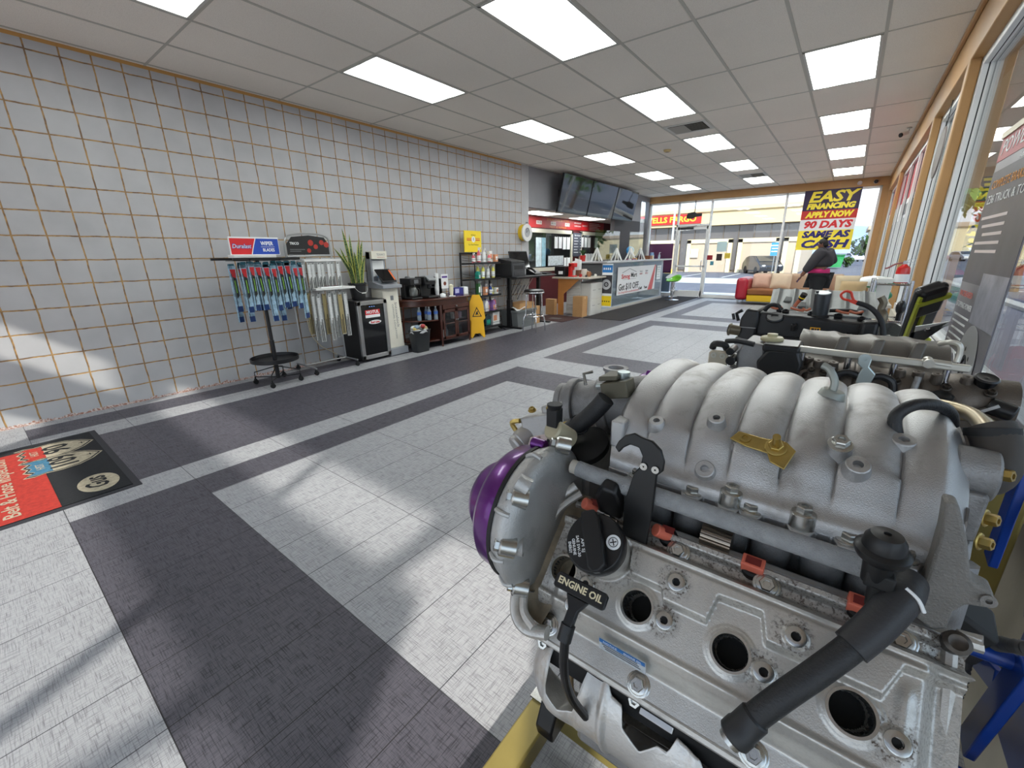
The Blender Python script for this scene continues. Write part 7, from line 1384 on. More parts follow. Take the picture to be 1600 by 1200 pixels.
MB().tube([(5.695, -.43, 1.065), (5.75, -.435, 1.078), (5.785, -.43, 1.076), (5.812, -.42, 1.05), (5.815, -.41, 1.01)], .012, 14, sm=4).build('coolant_pipe', mat('tarnished_pipe', (160, 146, 118), .35, .85), E2); MB().bar((5.775, -.405, 1.072), (5.812, -.405, 1.10), .010, .006).build('pipe_stay', ALU, E2)
MB().tube([(5.715, -.33, 1.20), (5.728, -.345, 1.208), (5.742, -.35, 1.204), (5.746, -.35, 1.185), (5.745, -.352, 1.168)], .0055, 10, sm=4).build('fuel_line', RAIL, E2)
b = MB().box((5.36, -.38, .62), (5.82, .16, 1.06)); b.box((5.33, -.30, .70), (5.38, .10, 1.08)); b.build('engine_block', DK, E2, bevel=.015); MB().box((5.40, -.28, .52), (5.78, .08, .62)).build('oil_pan', BKS, E2, bevel=.02)
MB().box((5.47, .0, 1.05), (5.80, .15, 1.13)).build('far_cam_cover', DK, E2, bevel=.03)
# ================================================================ THIRD ENGINE (black cover, grey intake plate)
E3 = thing('inline_engine', 'black covered engine with grey intake plate and red dipstick handle, third back', 'engine', (5.45, .62, .50))
BC = mat('black_valve_cover', (32, 32, 33), .42, var=.12, scale=14, bump=.2, bscale=300); PLT = mat('grey_cast_plate', (136, 138, 136), .5, .45, var=.12, scale=18, bump=.4, bscale=300)
b = MB().prism([(5.275, 1.165), (5.64, 1.142), (5.655, 1.12), (5.65, 1.05), (5.27, 1.05), (5.262, 1.13)], (0, .36, 0), X_, Z_, (0, .16, 0)); b.box((5.262, .33, .98), (5.655, .37, 1.075)); b.box((5.600, .33, 1.05), (5.650, .40, 1.155)); b.build('valve_cover', BC, E3, bevel=.012, seg=3)
MB().prism([(0, 0), (.062, -.014), (.070, .070), (.066, .115), (.022, .120), (.004, .08)], (5.208, .34, 1.055), X_, Z_, (0, .18, 0)).build('timing_cover', BC, E3, bevel=.008); MB().box((5.212, .335, 1.098), (5.272, .34, 1.101)).build('cover_seam', ALUD_, E3)
MB().lathe([(.030, 0), (.031, .006), (.027, .010), (.013, .010), (.012, .007), (0, .007)], (5.330, .36, 1.142), (0, -.55, .85), 32).build('filler_cap', BKS, E3)
st_ = MB().prism([(-.016, -.008), (.016, -.008), (.016, .008), (-.016, .008)], (5.469, .3395, 1.112), X_, Z_, (0, -.001, 0)).build('warning_sticker', mat('sticker_orange', (244, 176, 30), .5), E3); MB().box((5.457, .3375, 1.107), (5.466, .3385, 1.117)).box((5.468, .3375, 1.107), (5.473, .3385, 1.117)).box((5.475, .3375, 1.107), (5.482, .3385, 1.117)).build('printed_symbol', BKP, st_)
b = MB()
for (x_, y_, z_, r_) in ((5.36, .40, 1.165, .012), (5.445, .42, 1.16, .013), (5.53, .42, 1.158, .013), (5.60, .42, 1.152, .012), (5.40, .345, 1.12, .010), (5.57, .345, 1.10, .011), (5.335, .42, 1.17, .010)): MB().lathe([(r_, -.02), (r_, .006), (r_ * .6, .008), (r_ * .4, .002), (0, .002)], (x_, y_, z_), (0, -.5, .85), 18).build('cover_grommet', BC, E3)
MB().bolt((5.628, .335, 1.095), (0, -1, .3), .006, .006).build('cover_bolt', CHR, E3)
# intake plate: a leaning ribbed casting
def pl3(u, v):
    x = 5.278 + .355 * u + .012 * (1 - v); a = sst(v / .3) 
    z = 1.150 + .085 * v; y = .475 + .16 * v + .02 * math.sin(u * PI)
    rb_ = abs(math.sin(PI * (u * 6 + .1))) ** 10 * sst(v * 3)
    return (x, y - .010 * rb_ - .006 * math.sin(9 * u) * math.sin(5 * v), z + .006 * rb_)
b = MB(); b.grid(pl3, 90, 30); b.grid(lambda u, v: (lambda p: (p[0], p[1] + .09 * v, p[2] - .010 * v * v - (.004 * abs(math.sin(PI * (u * 6 + .1))) ** 10)))(pl3(u, 1)), 90, 10); b.box((5.28, .60, 1.05), (5.63, .72, 1.20)); b.build('intake_plate', PLT, E3, sharp=60)
for (u_, v_) in ((.18, .55), (.88, .35), (.33, .35)): q = V(pl3(u_, v_)); MB().prism([(-.016, -.014), (.016, -.014), (.012, .014), (-.010, .016)], q + V(0, -.008, 0), X_, (0, .7, .7), (0, -.006, .006)).build('plate_pad', PLT, E3, bevel=.004)
MB().bar((5.30, .475, 1.155), (5.62, .475, 1.148), .012, .012).build('lower_rail', PLT, E3, bevel=.002); MB().cyl((5.472, .42, 1.150), (5.470, .40, 1.245), .0255, .027, 30).build('filter_canister', mat('grey_canister', (98, 104, 108), .3, .7), E3, bevel=.003); MB().lathe([(.030, -.03), (.030, 0), (.027, .004)], (5.472, .42, 1.158), (0, -.1, 1), 28).build('canister_base', BC, E3); MB().cyl((5.452, .385, 1.243), (5.452, .385, 1.252), .005).build('canister_nib', BKS, E3)
MB().tube([(5.385, .42, 1.185), (5.392, .42, 1.20), (5.403, .41, 1.218)], .007, 10, sm=3).build('ignition_lead', mat('copper_wire', (190, 110, 80), .5), E3); MB().cyl((5.402, .41, 1.216), (5.412, .40, 1.238), .010, .011, 16).build('lead_connector', BKS, E3); MB().annulus((5.405, .407, 1.222), (.35, -.3, .9), .010, .0118, .004, 18).build('connector_band', mat('print_yellow', (244, 208, 20), .5), E3)
for i, (x0__, x1__) in enumerate(((5.305, 5.345), (5.375, 5.42), (5.415, 5.44), (5.52, 5.56), (5.56, 5.60))): MB().tube([(x0__, .40, 1.182), ((x0__ + x1__) / 2, .395, 1.176), (x1__, .40, 1.183 - .01 * (i % 2))], .0045, 8, sm=3).build('copper_clip', mat('copper_wire', (190, 110, 80), .5), E3)
MB().tube([(5.50, .42, 1.178), (5.56, .42, 1.18), (5.60, .42, 1.172)], .008, 8).build('wiring_loom', BKS, E3); MB().tube([(5.285, .40, 1.165), (5.30, .40, 1.185), (5.325, .40, 1.19), (5.345, .40, 1.17)], .009, 8, sm=3).build('breather_hose', HOSE, E3)
rd = MB().tube([(5.567, .36, 1.220), (5.548, .358, 1.225), (5.532, .357, 1.230), (5.525, .356, 1.244), (5.536, .355, 1.256), (5.552, .356, 1.252), (5.558, .357, 1.238), (5.567, .36, 1.220)], .0042, 10, sm=4); rd.prism([(-.012, -.008), (.014, -.007), (.014, .007), (-.012, .008)], (5.567, .364, 1.220), (.85, 0, -.4), (.4, 0, .85), (0, -.010, 0)); rd.build('dipstick_handle', mat('coral_red', (222, 66, 44), .4), E3)
MB().tube([(5.575, .36, 1.217), (5.610, .355, 1.205), (5.640, .35, 1.178), (5.660, .34, 1.140), (5.668, .33, 1.09), (5.664, .32, 1.04)], .0085, 12, sm=5).build('dipstick_tube', HOSE, E3)
MB().cyl((5.215, .345, 1.082), (5.172, .335, 1.088), .020, .022, 24).annulus((5.182, .337, 1.086), (-1, 0, .1), .020, .026, .006, 24).build('oil_port', mat('tarnished_port', (120, 112, 96), .4, .7), E3); MB().lathe([(0, 0), (.017, 0)], (5.1715, .335, 1.088), (-1, 0, .1), 20, False).build('port_opening', mat('plug_well_black', (6, 6, 7), .7), E3)
MB().box((5.20, .34, .98), (5.30, .50, 1.06)).build('front_casting', ALUD_, E3, bevel=.012); MB().tube([(5.20, .37, 1.12), (5.19, .37, 1.15), (5.21, .37, 1.165)], .007, 8).tube([(5.185, .36, 1.125), (5.178, .36, 1.15)], .006, 8).build('sensor_clip', BKS, E3)
b = MB().tube([(5.640, .43, 1.235), (5.652, .43, 1.215), (5.650, .43, 1.19), (5.662, .42, 1.17), (5.660, .42, 1.14)], .012, 10, sm=3); b.build('rear_pipe', mat('tarnished_port', (120, 112, 96), .4, .7), E3)
b = MB().box((5.26, .37, .62), (5.66, .88, 1.05)); b.build('engine_block', DK, E3, bevel=.015); MB().box((5.30, .42, .52), (5.62, .80, .62)).build('oil_pan', BKS, E3, bevel=.02)
def stand2(yc, lab, col):
    t = thing('engine_stand', lab, 'engine stand', (5.55, yc, 0))
    MB().box((5.10, yc - .30, .075), (5.16, yc + .30, .14)).build('cross_tube', col, t, bevel=.006)
    MB().box((5.16, yc - .035, .08), (5.95, yc + .035, .145)).build('base_leg', col, t, bevel=.006)
    MB().box((5.90, yc - .04, .145), (5.975, yc + .04, .84)).build('mast', col, t, bevel=.006); MB().cyl((5.86, yc, .80), (5.975, yc, .80), .04, n=20).build('pivot_tube', col, t); MB().box((5.848, yc - .13, .68), (5.862, yc + .13, .92)).build('head_plate', BLUE, t, bevel=.003)
    for (a_, c_) in ((-.16, .70), (.16, .70), (-.16, .92), (.16, .92)): MB().bar((5.842, yc + a_ * .6, .8 + (c_ - .8) * .6), (5.842, yc + a_, c_), .035, .012, up=(1, 0, 0)).cyl((5.845, yc + a_, c_), (5.80 if yc < .2 else 5.665, yc + a_, c_), .012).build('mounting_arm', BLUE, t)
    for (x_, y_) in ((5.13, yc - .28), (5.13, yc + .28), (5.93, yc - .02)): caster((x_, y_), t)
stand2(-.12, 'olive engine stand with blue head beneath the second engine', OLV); stand2(.49, 'olive engine stand with blue head beneath the third engine', OLV)
# ================================================================ CLUTTER BEYOND THE ENGINES
Rc = thing('chrome_rack', 'chrome wire shelf tower between the third engine and the windows', 'rack', (5.80, 2.6, 0))
for (x_, y_) in ((5.70, 2.45), (5.90, 2.45), (5.70, 2.75), (5.90, 2.75)): MB().cyl((x_, y_, 0), (x_, y_, 1.19), .011, n=12).build('post', CHR, Rc)
for z in (.15, .55, .90, 1.16):
    b = MB().tube([(5.70, 2.45, z), (5.90, 2.45, z), (5.90, 2.75, z), (5.70, 2.75, z), (5.70, 2.45, z)], .006, 8)
    for i in range(7): b.tube([(5.70 + .033 * i, 2.45, z), (5.70 + .033 * i, 2.75, z)], .003, 6)
    b.build('wire_shelf', CHR, Rc)
o = MB().box((5.71, 2.47, 1.168), (5.80, 2.70, 1.20)).box((5.715, 2.462, .98), (5.795, 2.47, 1.16)).build('white_tray', mat('tray_white', (214, 214, 208), .5), None, bevel=.004); tag(o, 'white plastic tray on top of the chrome rack', 'tray')
Fx = thing('fire_extinguisher', 'red fire extinguisher with white label standing atop the chrome rack', 'fire extinguisher', (5.845, 2.56, 1.168))
MB().lathe([(0, 0), (.038, 0), (.040, .005), (.040, .08), (.036, .105), (.02, .12), (.012, .13)], (0, 0, 0), Z_, 24).build('cylinder', mat('extinguisher_red', (196, 30, 26), .25, coat=.4), Fx, local=True); MB().lathe([(.0405, .006), (.0405, .062)], (0, 0, 0), Z_, 24, False).build('label', WHP, Fx, local=True)
MB().box((-.012, -.01, .13), (.012, .01, .15)).bar((-.01, 0, .15), (.045, 0, .165), .008, .004).bar((-.01, 0, .145), (.045, 0, .142), .008, .004).build('valve_handle', CHR, Fx, local=True); MB().tube([(-.01, 0, .14), (-.05, 0, .13), (-.085, 0, .105), (-.10, -.005, .10)], .006, 8, sm=4).build('discharge_hose', mat('faded_red_hose', (150, 90, 90), .6), Fx, local=True)
o = MB().sphere((5.86, 2.3, 1.02), .04, sc=(.7, .7, 1.2)).cyl((5.86, 2.3, .93), (5.86, 2.3, 1.0), .015).build('black_mushroom_knob', BKS, None); tag(o, 'black rounded rubber grip in front of the chrome rack', 'grip')
o = MB().lathe([(.04, 0), (.12, .01), (.125, .03), (.05, .04), (.04, .0)], (5.86, 2.15, .72), (-.5, -.85, .1), 32, False).cyl((5.86, 2.15, .72), (5.85, 2.13, .722), .05, n=24).build('red_hub', mat('caliper_red', (150, 26, 30), .35), None); tag(o, 'dark red round brake drum beside the chrome rack', 'car part')
o = MB().lathe([(.0, .05), (.05, .05), (.055, .0), (.13, .0), (.13, .02), (.06, .025), (.055, .06), (0, .06)], (5.80, 1.75, .85), (-.75, -.6, .1), 36).build('brake_disc', mat('polished_iron', (176, 176, 174), .2, .95), None); tag(o, 'shiny brake disc standing in front of the creeper', 'brake disc')
# dark product board
o = MB().obox((5.93, 2.05, .92), (.008, 0, 0), (0, .10, 0), (0, .0, .20)).build('product_board', mat('board_darkred', (74, 24, 28), .5), None, bevel=.003); tag(o, 'dark red printed board leaning behind the brake disc', 'board')
for i in range(6): MB().box((5.918, 1.98, .80 + .05 * i), (5.9215, 2.12 - .02 * (i % 3), .812 + .05 * i)).build('printed_line', mat('print_tan', (180, 130, 110), .5), o)
# mechanic's creeper leaning on the window
Cr = thing('mechanic_creeper', 'black padded creeper with lime yellow rails leaning on the window sill', 'creeper', (5.9, 1.35, .3))
dv = Vector((0, -.50, .62)).normalized(); wv = Vector((.55, .30, .24)).normalized(); wv = (wv - dv * wv.dot(dv)).normalized(); nv = dv.cross(wv).normalized()
cc0 = Vector((5.86, 1.45, .93))
MB().obox(cc0 + wv * .0, dv * .38, wv * .065, nv * .018).build('board', BKS, Cr, bevel=.012); MB().obox(cc0 + dv * .30, dv * .08, wv * .055, nv * .035).build('headrest', mat('black_vinyl', (20, 20, 22), .35), Cr, bevel=.015)
LIM = mat('lime_paint', (176, 186, 50), .4)
for q in (-.055, -.01): MB().obox(cc0 + wv * q + nv * (-.022 if nv.y > 0 else .022), dv * .36, wv * .008, nv * .008).build('rail', LIM, Cr, bevel=.002)
for q in (-.32, 0, .32): MB().obox(cc0 + dv * q + nv * (-.03 if nv.y > 0 else .03), dv * .012, wv * .07, nv * .008).build('cross_bar', LIM, Cr)
o = MB().prism([(0, 0), (.12, .03), (.125, .05), (.01, .03), (.004, -.06), (-.014, -.06)], (5.80, .92, 1.045), (.82, -.55, .15), (-.1, .05, 1), (.015, .03, 0)).build('steel_bracket', mat('pale_steel', (206, 208, 208), .35, .5), None, bevel=.002); tag(o, 'pale folded steel bracket sticking out before the banner stand', 'bracket')
MB().bolt((5.845, .888, 1.068), (-.3, -.6, .8), .008, .006).build('wing_nut', BKS, o)
# roll-up banner stand
Ru = thing('banner_stand', 'tall grey roll-up brake banner standing by the nearest window', 'banner', (5.985, .98, 0))
y0_, y1_ = .60, 1.36
sh_ = MB().box((5.975, y0_, .08), (5.979, y1_, 1.86)).build('printed_sheet', mat('banner_grey', (120, 118, 124), .35, var=.25, scale=4), Ru)
MB().box((5.968, y0_ - .01, 1.855), (5.984, y1_ + .01, 1.88)).build('top_rail', mat('pale_rail', (206, 196, 168), .4), Ru); MB().box((5.94, y0_ - .02, 0), (6.0, y1_ + .02, .08)).build('cassette', SIL, Ru, bevel=.01)
NU, NV = (0, -1, 0), (0, 0, 1)     # lettering reads from inside the room: u = -y
def bp(nm, ya, yb, za, zb, m_, x=5.9735): return MB().box((x, ya, za), (x + .0013, yb, zb)).build(nm, m_, sh_)
bp('red_band', y0_, y1_, 1.76, 1.855, mat('banner_dkred', (158, 30, 44), .4)); text('POWERSTOP', .085, (5.973, .98, 1.81), NU, NV, WHP, sh_, shear=.2, width=.68)
text('Automotive Brake Systems', .03, (5.973, .80, 1.735), NU, NV, WHP, sh_, width=.35); text('COMPLETE BRAKE KITS', .05, (5.973, 1.0, 1.66), NU, NV, mat('print_gold', (220, 150, 60), .5), sh_, width=.6); text('Z36 TRUCK & TOW', .05, (5.973, 1.0, 1.60), NU, NV, WHP, sh_, width=.62)
bp('dark_band', y0_, y1_, 1.25, 1.72, mat('banner_charcoal', (64, 62, 72), .4, var=.3, scale=6), 5.9738)
for i in range(5): bp('printed_line', y0_ + .3, y1_ - .04 - .05 * (i % 3), 1.52 - .035 * i, 1.532 - .035 * i, mat('print_greyish', (214, 200, 196), .5), 5.9728)
text('INCREASED', .035, (5.973, 1.18, 1.20), NU, NV, mat('print_salmon', (220, 120, 110), .5), sh_, width=.26); text('STOPPING POWER', .035, (5.973, 1.16, 1.15), NU, NV, WHP, sh_, width=.32)
for i in range(6): bp('printed_line', y1_ - .36 + .03 * (i % 2), y1_ - .04, 1.10 - .03 * i, 1.108 - .03 * i, WHP, 5.9728)
bp('salmon_panel', 1.18, 1.34, .72, .95, mat('panel_salmon', (232, 130, 112), .45), 5.9728); text('Z23', .05, (5.972, 1.26, .89), NU, NV, mat('print_maroon', (120, 30, 40), .5), sh_, width=.10)
bp('blue_panel', 1.0, 1.34, .42, .70, mat('panel_blue', (44, 70, 130), .45), 5.9728); text('CARBON', .06, (5.972, 1.17, .62), NU, NV, WHP, sh_, width=.24)
bp('black_panel', y0_, 1.02, .10, .88, mat('banner_black', (16, 16, 18), .3), 5.9734); bp('photo_panel', y0_, .98, 1.10, 1.30, mat('banner_photo', (150, 150, 160), .4, var=.4, scale=8), 5.9732)
MB().annulus((5.9730, .86, .93), (-1, 0, 0), .035, .17, .0012, 44).build('printed_rotor', mat('rotor_grey', (190, 190, 192), .35, .4), sh_); MB().annulus((5.9722, .86, .93), (-1, 0, 0), .033, .05, .001, 30).build('rotor_hub', BKP, sh_)
for i in range(5): a = i * 2 * PI / 5; MB().lathe([(0, .001), (.010, .0008)], (5.9716, .86 + .075 * math.cos(a), .93 + .075 * math.sin(a)), (-1, 0, 0), 12).build('rotor_bolt_hole', BKP, sh_)
MB().annulus((5.973, 1.10, .86), (-1, 0, 0), .085, .10, .0012, 32).build('printed_wheel', WHP, sh_)
for i in range(5): a = i * 2 * PI / 5; MB().bar((5.9725, 1.10, .86), (5.9725, 1.10 + .088 * math.cos(a), .86 + .088 * math.sin(a)), .001, .012, up=(1, 0, 0)).build('wheel_spoke', WHP, sh_)
# red waste/cooler between stand and sill
o = MB().box((5.985, -.05, .705), (6.025, .30, .83)).build('red_carton', mat('cola_red', (214, 24, 34), .3), None, bevel=.006); tag(o, 'small bright red carton on the window sill behind the blue stand head', 'carton')
# red and white window banners outside
WB = thing('window_banner', 'long red and white banner fixed along the upper windows beyond the posts', 'banner', (6.116, 9.0, 1.9)); MB().box((6.114, 5.6, 2.2), (6.118, 12.8, 2.72)).build('red_field', mat('window_red', (190, 34, 54), .5), WB); MB().box((6.114, 5.6, 1.9), (6.118, 12.8, 2.2)).build('white_field', WHP, WB); MB().box((6.112, 6.2, 1.95), (6.1135, 8.6, 2.12)).build('dark_print', GRYP, WB)
o = MB().lathe([(0, .012), (.23, .012), (.235, 0), (0, 0)], (6.06, 4.75, 2.32), (-1, 0, 0), 36).build('round_sign', mat('sign_back_grey', (120, 112, 108), .6), None); tag(o, 'round grey sign hanging in the window between the two tan posts', 'sign')
MB().cyl((6.06, 4.75, 2.55), (6.06, 4.75, 2.78), .004).build('sign_cord', BKS, o)
# ---------------------------------------------------------------- waiting corner
So = thing('sofa', 'red armed sofa with brown seat and yellow base by the far windows', 'sofa', (4.5, 12.2, 0))
RL = mat('red_leather', (168, 22, 44), .35, coat=.2); MB().box((3.12, 11.75, .10), (3.42, 12.75, .70)).build('arm', RL, So, bevel=.09, seg=4); MB().box((5.50, 11.75, .10), (5.78, 12.75, .70)).build('arm', RL, So, bevel=.09, seg=4)
MB().box((3.42, 11.78, .07), (5.5, 12.6, .25)).build('base', mat('yellow_vinyl', (236, 190, 20), .45), So, bevel=.02); MB().box((3.42, 11.74, .25), (5.5, 12.55, .41)).build('seat', mat('brown_suede', (136, 84, 46), .8, var=.1), So, bevel=.04); MB().box((3.42, 12.5, .25), (5.5, 12.78, .80)).build('backrest', mat('beige_fabric', (196, 166, 140), .85), So, bevel=.06, seg=3)
for x_ in (3.2, 5.7): MB().cyl((x_, 11.85, 0), (x_, 11.85, .11), .025, n=12).cyl((x_, 12.65, 0), (x_, 12.65, .11), .025, n=12).build('foot', CHR, So)
def pillow(x, y, z, rz, s, c, lab, t=.07):
    b = MB()
    def f(u, v): 
        a, b_ = 2 * u - 1, 2 * v - 1; e_ = (1 - abs(a) ** 4) * (1 - abs(b_) ** 4); return (a, b_, e_)
    b.grid(lambda u, v: (s * f(u, v)[0], -t * f(u, v)[2], s * f(u, v)[1] * .85), 13, 13).grid(lambda u, v: (-s * f(u, v)[0], t * f(u, v)[2], s * f(u, v)[1] * .85), 13, 13)
    b.xf(Matrix.Translation((x, y, z)) @ Matrix.Rotation(rz, 4, 'Z') @ Matrix.Rotation(-.25, 4, 'X')); o = b.build('cushion', c, None); tag(o, lab, 'cushion')
pillow(3.66, 12.34, .60, .1, .22, mat('pink_beige_fabric', (206, 170, 150), .9, var=.06), 'pinkish beige cushion beside the red sofa arm'); pillow(4.14, 12.22, .62, -.10, .24, mat('cream_fabric', (216, 194, 168), .9, var=.06), 'cream cushion leaning in front of the pinkish one on the sofa')
# pile by the window: bags and cushions
for i, (x, y, z, rz, s, c, lab, t_) in enumerate(((5.56, 4.45, 1.03, .3, .12, (198, 180, 150), 'beige padded bag on top of the pile behind the third engine', .07), (5.60, 4.05, 1.0, -.2, .11, (176, 150, 110), 'tan crumpled bag in the pile, front one', .08))): pillow(x, y, z, rz, s, mat('bag_fabric_%d' % i, c, .85, var=.08), lab, t_)
o = MB().sphere((5.80, 4.52, 1.06), .12, 16, 10, (1.3, .9, .55)).build('cap_bag', mat('bag_green', (30, 120, 72), .5), None); tag(o, 'green and white bag beside the beige bag', 'bag'); MB().sphere((5.775, 4.49, 1.072), .115, 16, 10, (1.3, .9, .5)).build('white_side', WHP, o)
o = MB().sphere((5.82, 4.12, .955), .10, 16, 10, (1.1, .9, .6)).build('cap_bag', mat('bag_green', (30, 120, 72), .5), None); tag(o, 'second green bag lower in the pile by the rack', 'bag')
Tb3 = thing('table', 'pale folding table carrying the bags behind the engines', 'table', (5.66, 4.2, 0)); MB().box((5.40, 3.8, .86), (5.92, 4.7, .89)).build('tabletop', mat('table_pale', (196, 190, 180), .5), Tb3, bevel=.005)
for (x_, y_) in ((5.43, 3.85), (5.89, 3.85), (5.43, 4.65), (5.89, 4.65)): MB().cyl((x_, y_, 0), (x_, y_, .86), .012, n=10).build('leg', SIL, Tb3)
o = MB().sphere((5.50, 1.6, 1.17), .045, 14, 8, (1.2, 1, .5)).build('round_lid', mat('dull_green_lid', (74, 80, 72), .5), None) if False else None
Cb = thing('parts_cart', 'low cart of car parts behind the third engine', 'cart', (5.62, 1.75, 0)); MB().box((5.40, 1.45, .80), (5.70, 2.05, .83)).box((5.40, 1.45, .30), (5.70, 2.05, .33)).build('shelves', SIL, Cb, bevel=.004)
for (x_, y_) in ((5.41, 1.46), (5.69, 1.46), (5.41, 2.04), (5.69, 2.04)): MB().box((x_ - .012, y_ - .012, 0), (x_ + .012, y_ + .012, .83)).build('post', SIL, Cb)
o = MB().lathe([(0, 0), (.13, 0), (.14, .05), (.12, .20), (.07, .235), (0, .24)], (5.49, 1.75, .831), Z_, 24).build('round_pot', mat('dull_green_lid', (74, 80, 72), .5), None); tag(o, 'dull green domed canister just showing over the grey intake plate', 'canister')
o = MB().lathe([(0, 0), (.026, 0), (.026, .19), (.015, .21), (.015, .245), (0, .25)], (5.67, 1.78, .831), Z_, 18).build('black_bottle', BKS, None); tag(o, 'black bottle right of the dull green canister', 'bottle')
# ================================================================ PERSON
def skin(name, vs, es, m_, parent, sub=2, root=0):
    me = bpy.data.meshes.new(name); me.from_pydata([v[:3] for v in vs], es, []); me.materials.append(m_); o = bpy.data.objects.new(name, me); COL.objects.link(o); o.parent = parent
    md = o.modifiers.new('skin', 'SKIN'); md.use_smooth_shade = True
    if not me.skin_vertices: 
        bpy.context.view_layer.objects.active = o
    for i, v in enumerate(vs):
        sv = me.skin_vertices[0].data[i]; r = v[3]; sv.radius = (r, v[4] if len(v) > 4 else r); sv.use_root = (i == root)
    s_ = o.modifiers.new('sub', 'SUBSURF'); s_.levels = sub; s_.render_levels = sub; return o
Pn = thing('person', 'person in dark hoodie and black trousers standing by the far window, back turned', 'person', (4.98, 11.35, 0), math.radians(0))
SK = mat('skin_brown', (112, 72, 54), .5); HD = mat('charcoal_hoodie', (50, 48, 52), .85, var=.08, scale=20); PK = mat('magenta_shirt', (196, 40, 110), .8); PT = mat('black_trousers', (22, 22, 26), .8); HR = mat('black_hair', (16, 13, 13), .5, var=.3, scale=60, bump=.8, bscale=200)
# local frame: faces -x (towards the entrance), seen from behind-left
bv = [(0, 0, .95, .20), (0, 0, 1.10, .19), (0, 0, 1.27, .19), (-.01, 0, 1.385, .095), (-.025, 0, 1.44, .050), (-.03, 0, 1.495, .070), (-.035, 0, 1.56, .084), (-.035, 0, 1.60, .070),
      (-.03, -.19, 1.33, .060), (-.16, -.26, 1.08, .070), (-.28, -.265, .89, .050), (-.325, -.26, .80, .040), (.10, .17, 1.33, .060), (.22, .18, 1.10, .048), (.10, .27, 1.20, .034), (.04, .28, 1.27, .026),
      (.01, -.10, .86, .12), (.01, -.11, .50, .072), (.03, -.11, .12, .048), (.01, .10, .86, .12), (.0, .11, .50, .072), (.02, .11, .12, .048), (-.10, -.12, .05, .036), (-.11, .12, .05, .036), (-.105, 0, 1.50, .030)]
be = [(0, 1), (1, 2), (2, 3), (3, 4), (4, 5), (5, 6), (6, 7), (2, 8), (8, 9), (9, 10), (10, 11), (2, 12), (12, 13), (13, 14), (14, 15), (0, 16), (16, 17), (17, 18), (0, 19), (19, 20), (20, 21), (18, 22), (21, 23), (5, 24)]
BD = skin('body', bv, be, SK, Pn)
skin('hoodie', [(0, 0, .98, .26), (0, 0, 1.12, .30), (0, 0, 1.27, .28), (.01, 0, 1.39, .16), (-.04, -.20, 1.34, .14), (-.17, -.27, 1.08, .115), (-.285, -.27, .90, .075), (.12, .18, 1.34, .14), (.24, .18, 1.10, .12), (.12, .28, 1.20, .08), (.08, 0, 1.42, .12)], [(0, 1), (1, 2), (2, 3), (2, 4), (4, 5), (5, 6), (2, 7), (7, 8), (8, 9), (3, 10)], HD, Pn)
MB().lathe([(.205, -.06), (.215, -.02), (.215, .03), (.20, .08)], (0, 0, .90), Z_, 28, False).build('shirt_hem', PK, Pn, local=True, solid=.01)
skin('trousers', [(0, 0, .90, .27), (.01, -.09, .80, .22), (.01, -.11, .50, .14), (.03, -.11, .10, .10), (.01, .09, .80, .22), (0, .11, .50, .14), (.02, .11, .10, .10)], [(0, 1), (1, 2), (2, 3), (0, 4), (4, 5), (5, 6)], PT, Pn)
for y_ in (-.12, .12): MB().grid(lambda u, v: (.05 - .23 * v + .0, y_ + .045 * math.cos(2 * PI * u) * math.sin(PI * min(.97, max(.06, v))) ** .4, .045 + .045 * math.sin(2 * PI * u) * (1 - .5 * v)), 18, 12, closeu=True).build('shoe', BKS, Pn, local=True)
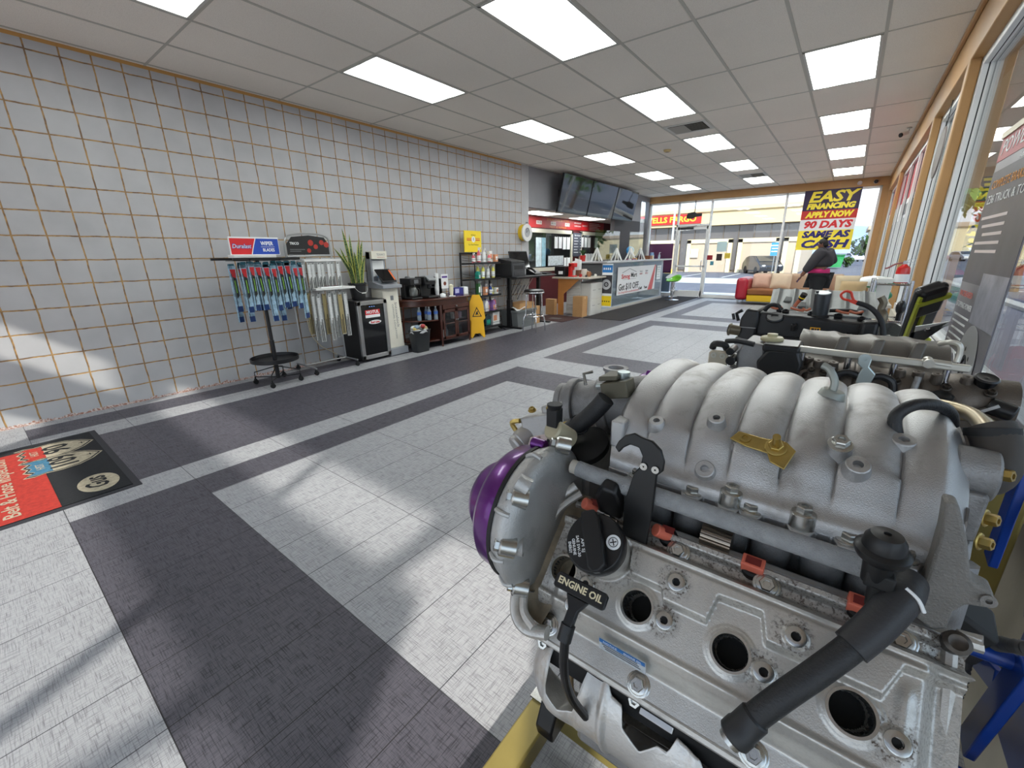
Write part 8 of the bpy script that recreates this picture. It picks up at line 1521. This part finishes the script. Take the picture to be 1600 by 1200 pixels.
b = MB().sphere((-.022, 0, 1.585), .098, 20, 14, (1.0, .95, .92)); b.sphere((.02, 0, 1.53), .075, 16, 10, (1, 1, 1)); b.sphere((.01, 0, 1.685), .050, 14, 10, (1.1, 1.1, .8)); b.build('hair', HR, Pn, local=True)
b = MB().sphere((-.105, -.033, 1.565), .010, 10, 8).sphere((-.105, .033, 1.565), .010, 10, 8); b.build('eye', WHT, Pn, local=True)
MB().prism([(0, 0), (-.022, -.004), (-.004, .030)], (-.112, -.008, 1.53), X_, Z_, (0, .016, 0)).build('nose', SK, Pn, local=True, bevel=.003); MB().box((-.118, -.02, 1.498), (-.108, .02, 1.508)).build('mouth', mat('lip_brown', (120, 60, 56), .5), Pn, local=True, bevel=.003); MB().sphere((-.03, -.086, 1.545), .020, 10, 8, (.7, .35, 1)).build('ear', SK, Pn, local=True); MB().sphere((-.03, .086, 1.545), .020, 10, 8, (.7, .35, 1)).build('ear', SK, Pn, local=True)
def hand(w0, d, side, up):
    w0, d, side, up = V(w0), V(d).normalized(), V(side).normalized(), V(up).normalized()
    b = MB().tube([w0 - d * .02, w0 + d * .03, w0 + d * .075], lambda s_: .026 + .010 * math.sin(PI * s_), 12, sm=4, flat=.55)
    for i, L_ in enumerate((.060, .070, .066, .052)): q = w0 + d * .072 + side * (-.026 + .0175 * i); b.tube([q, q + d * L_ * .45 - up * .006, q + d * L_ * .8 - up * .022, q + d * L_ - up * .040], lambda s_: .0085 * (1 - .3 * s_), 8, sm=3)
    q = w0 + d * .02 - side * .028; b.tube([q, q + d * .028 - side * .018 - up * .008, q + d * .052 - side * .016 - up * .022], lambda s_: .010 * (1 - .25 * s_), 8, sm=3)
    b.build('hand', SK, Pn, local=True)
hand((-.325, -.26, .80), (-.35, 0, -1), (0, 1, 0), (1, 0, -.3)); hand((.035, .28, 1.28), (-.5, 0, .8), (0, 1, 0), (.8, 0, .5))
o = MB().box((-.012, -.035, -.06), (.012, .035, .06)).xf(Matrix.Translation((4.98 - .372, 11.35 - .26, .715)) @ Matrix.Rotation(.3, 4, 'Y')).build('phone', mat('phone_case', (70, 50, 90), .4), None, bevel=.004); tag(o, 'small dark phone held in the hand of the standing person', 'phone')
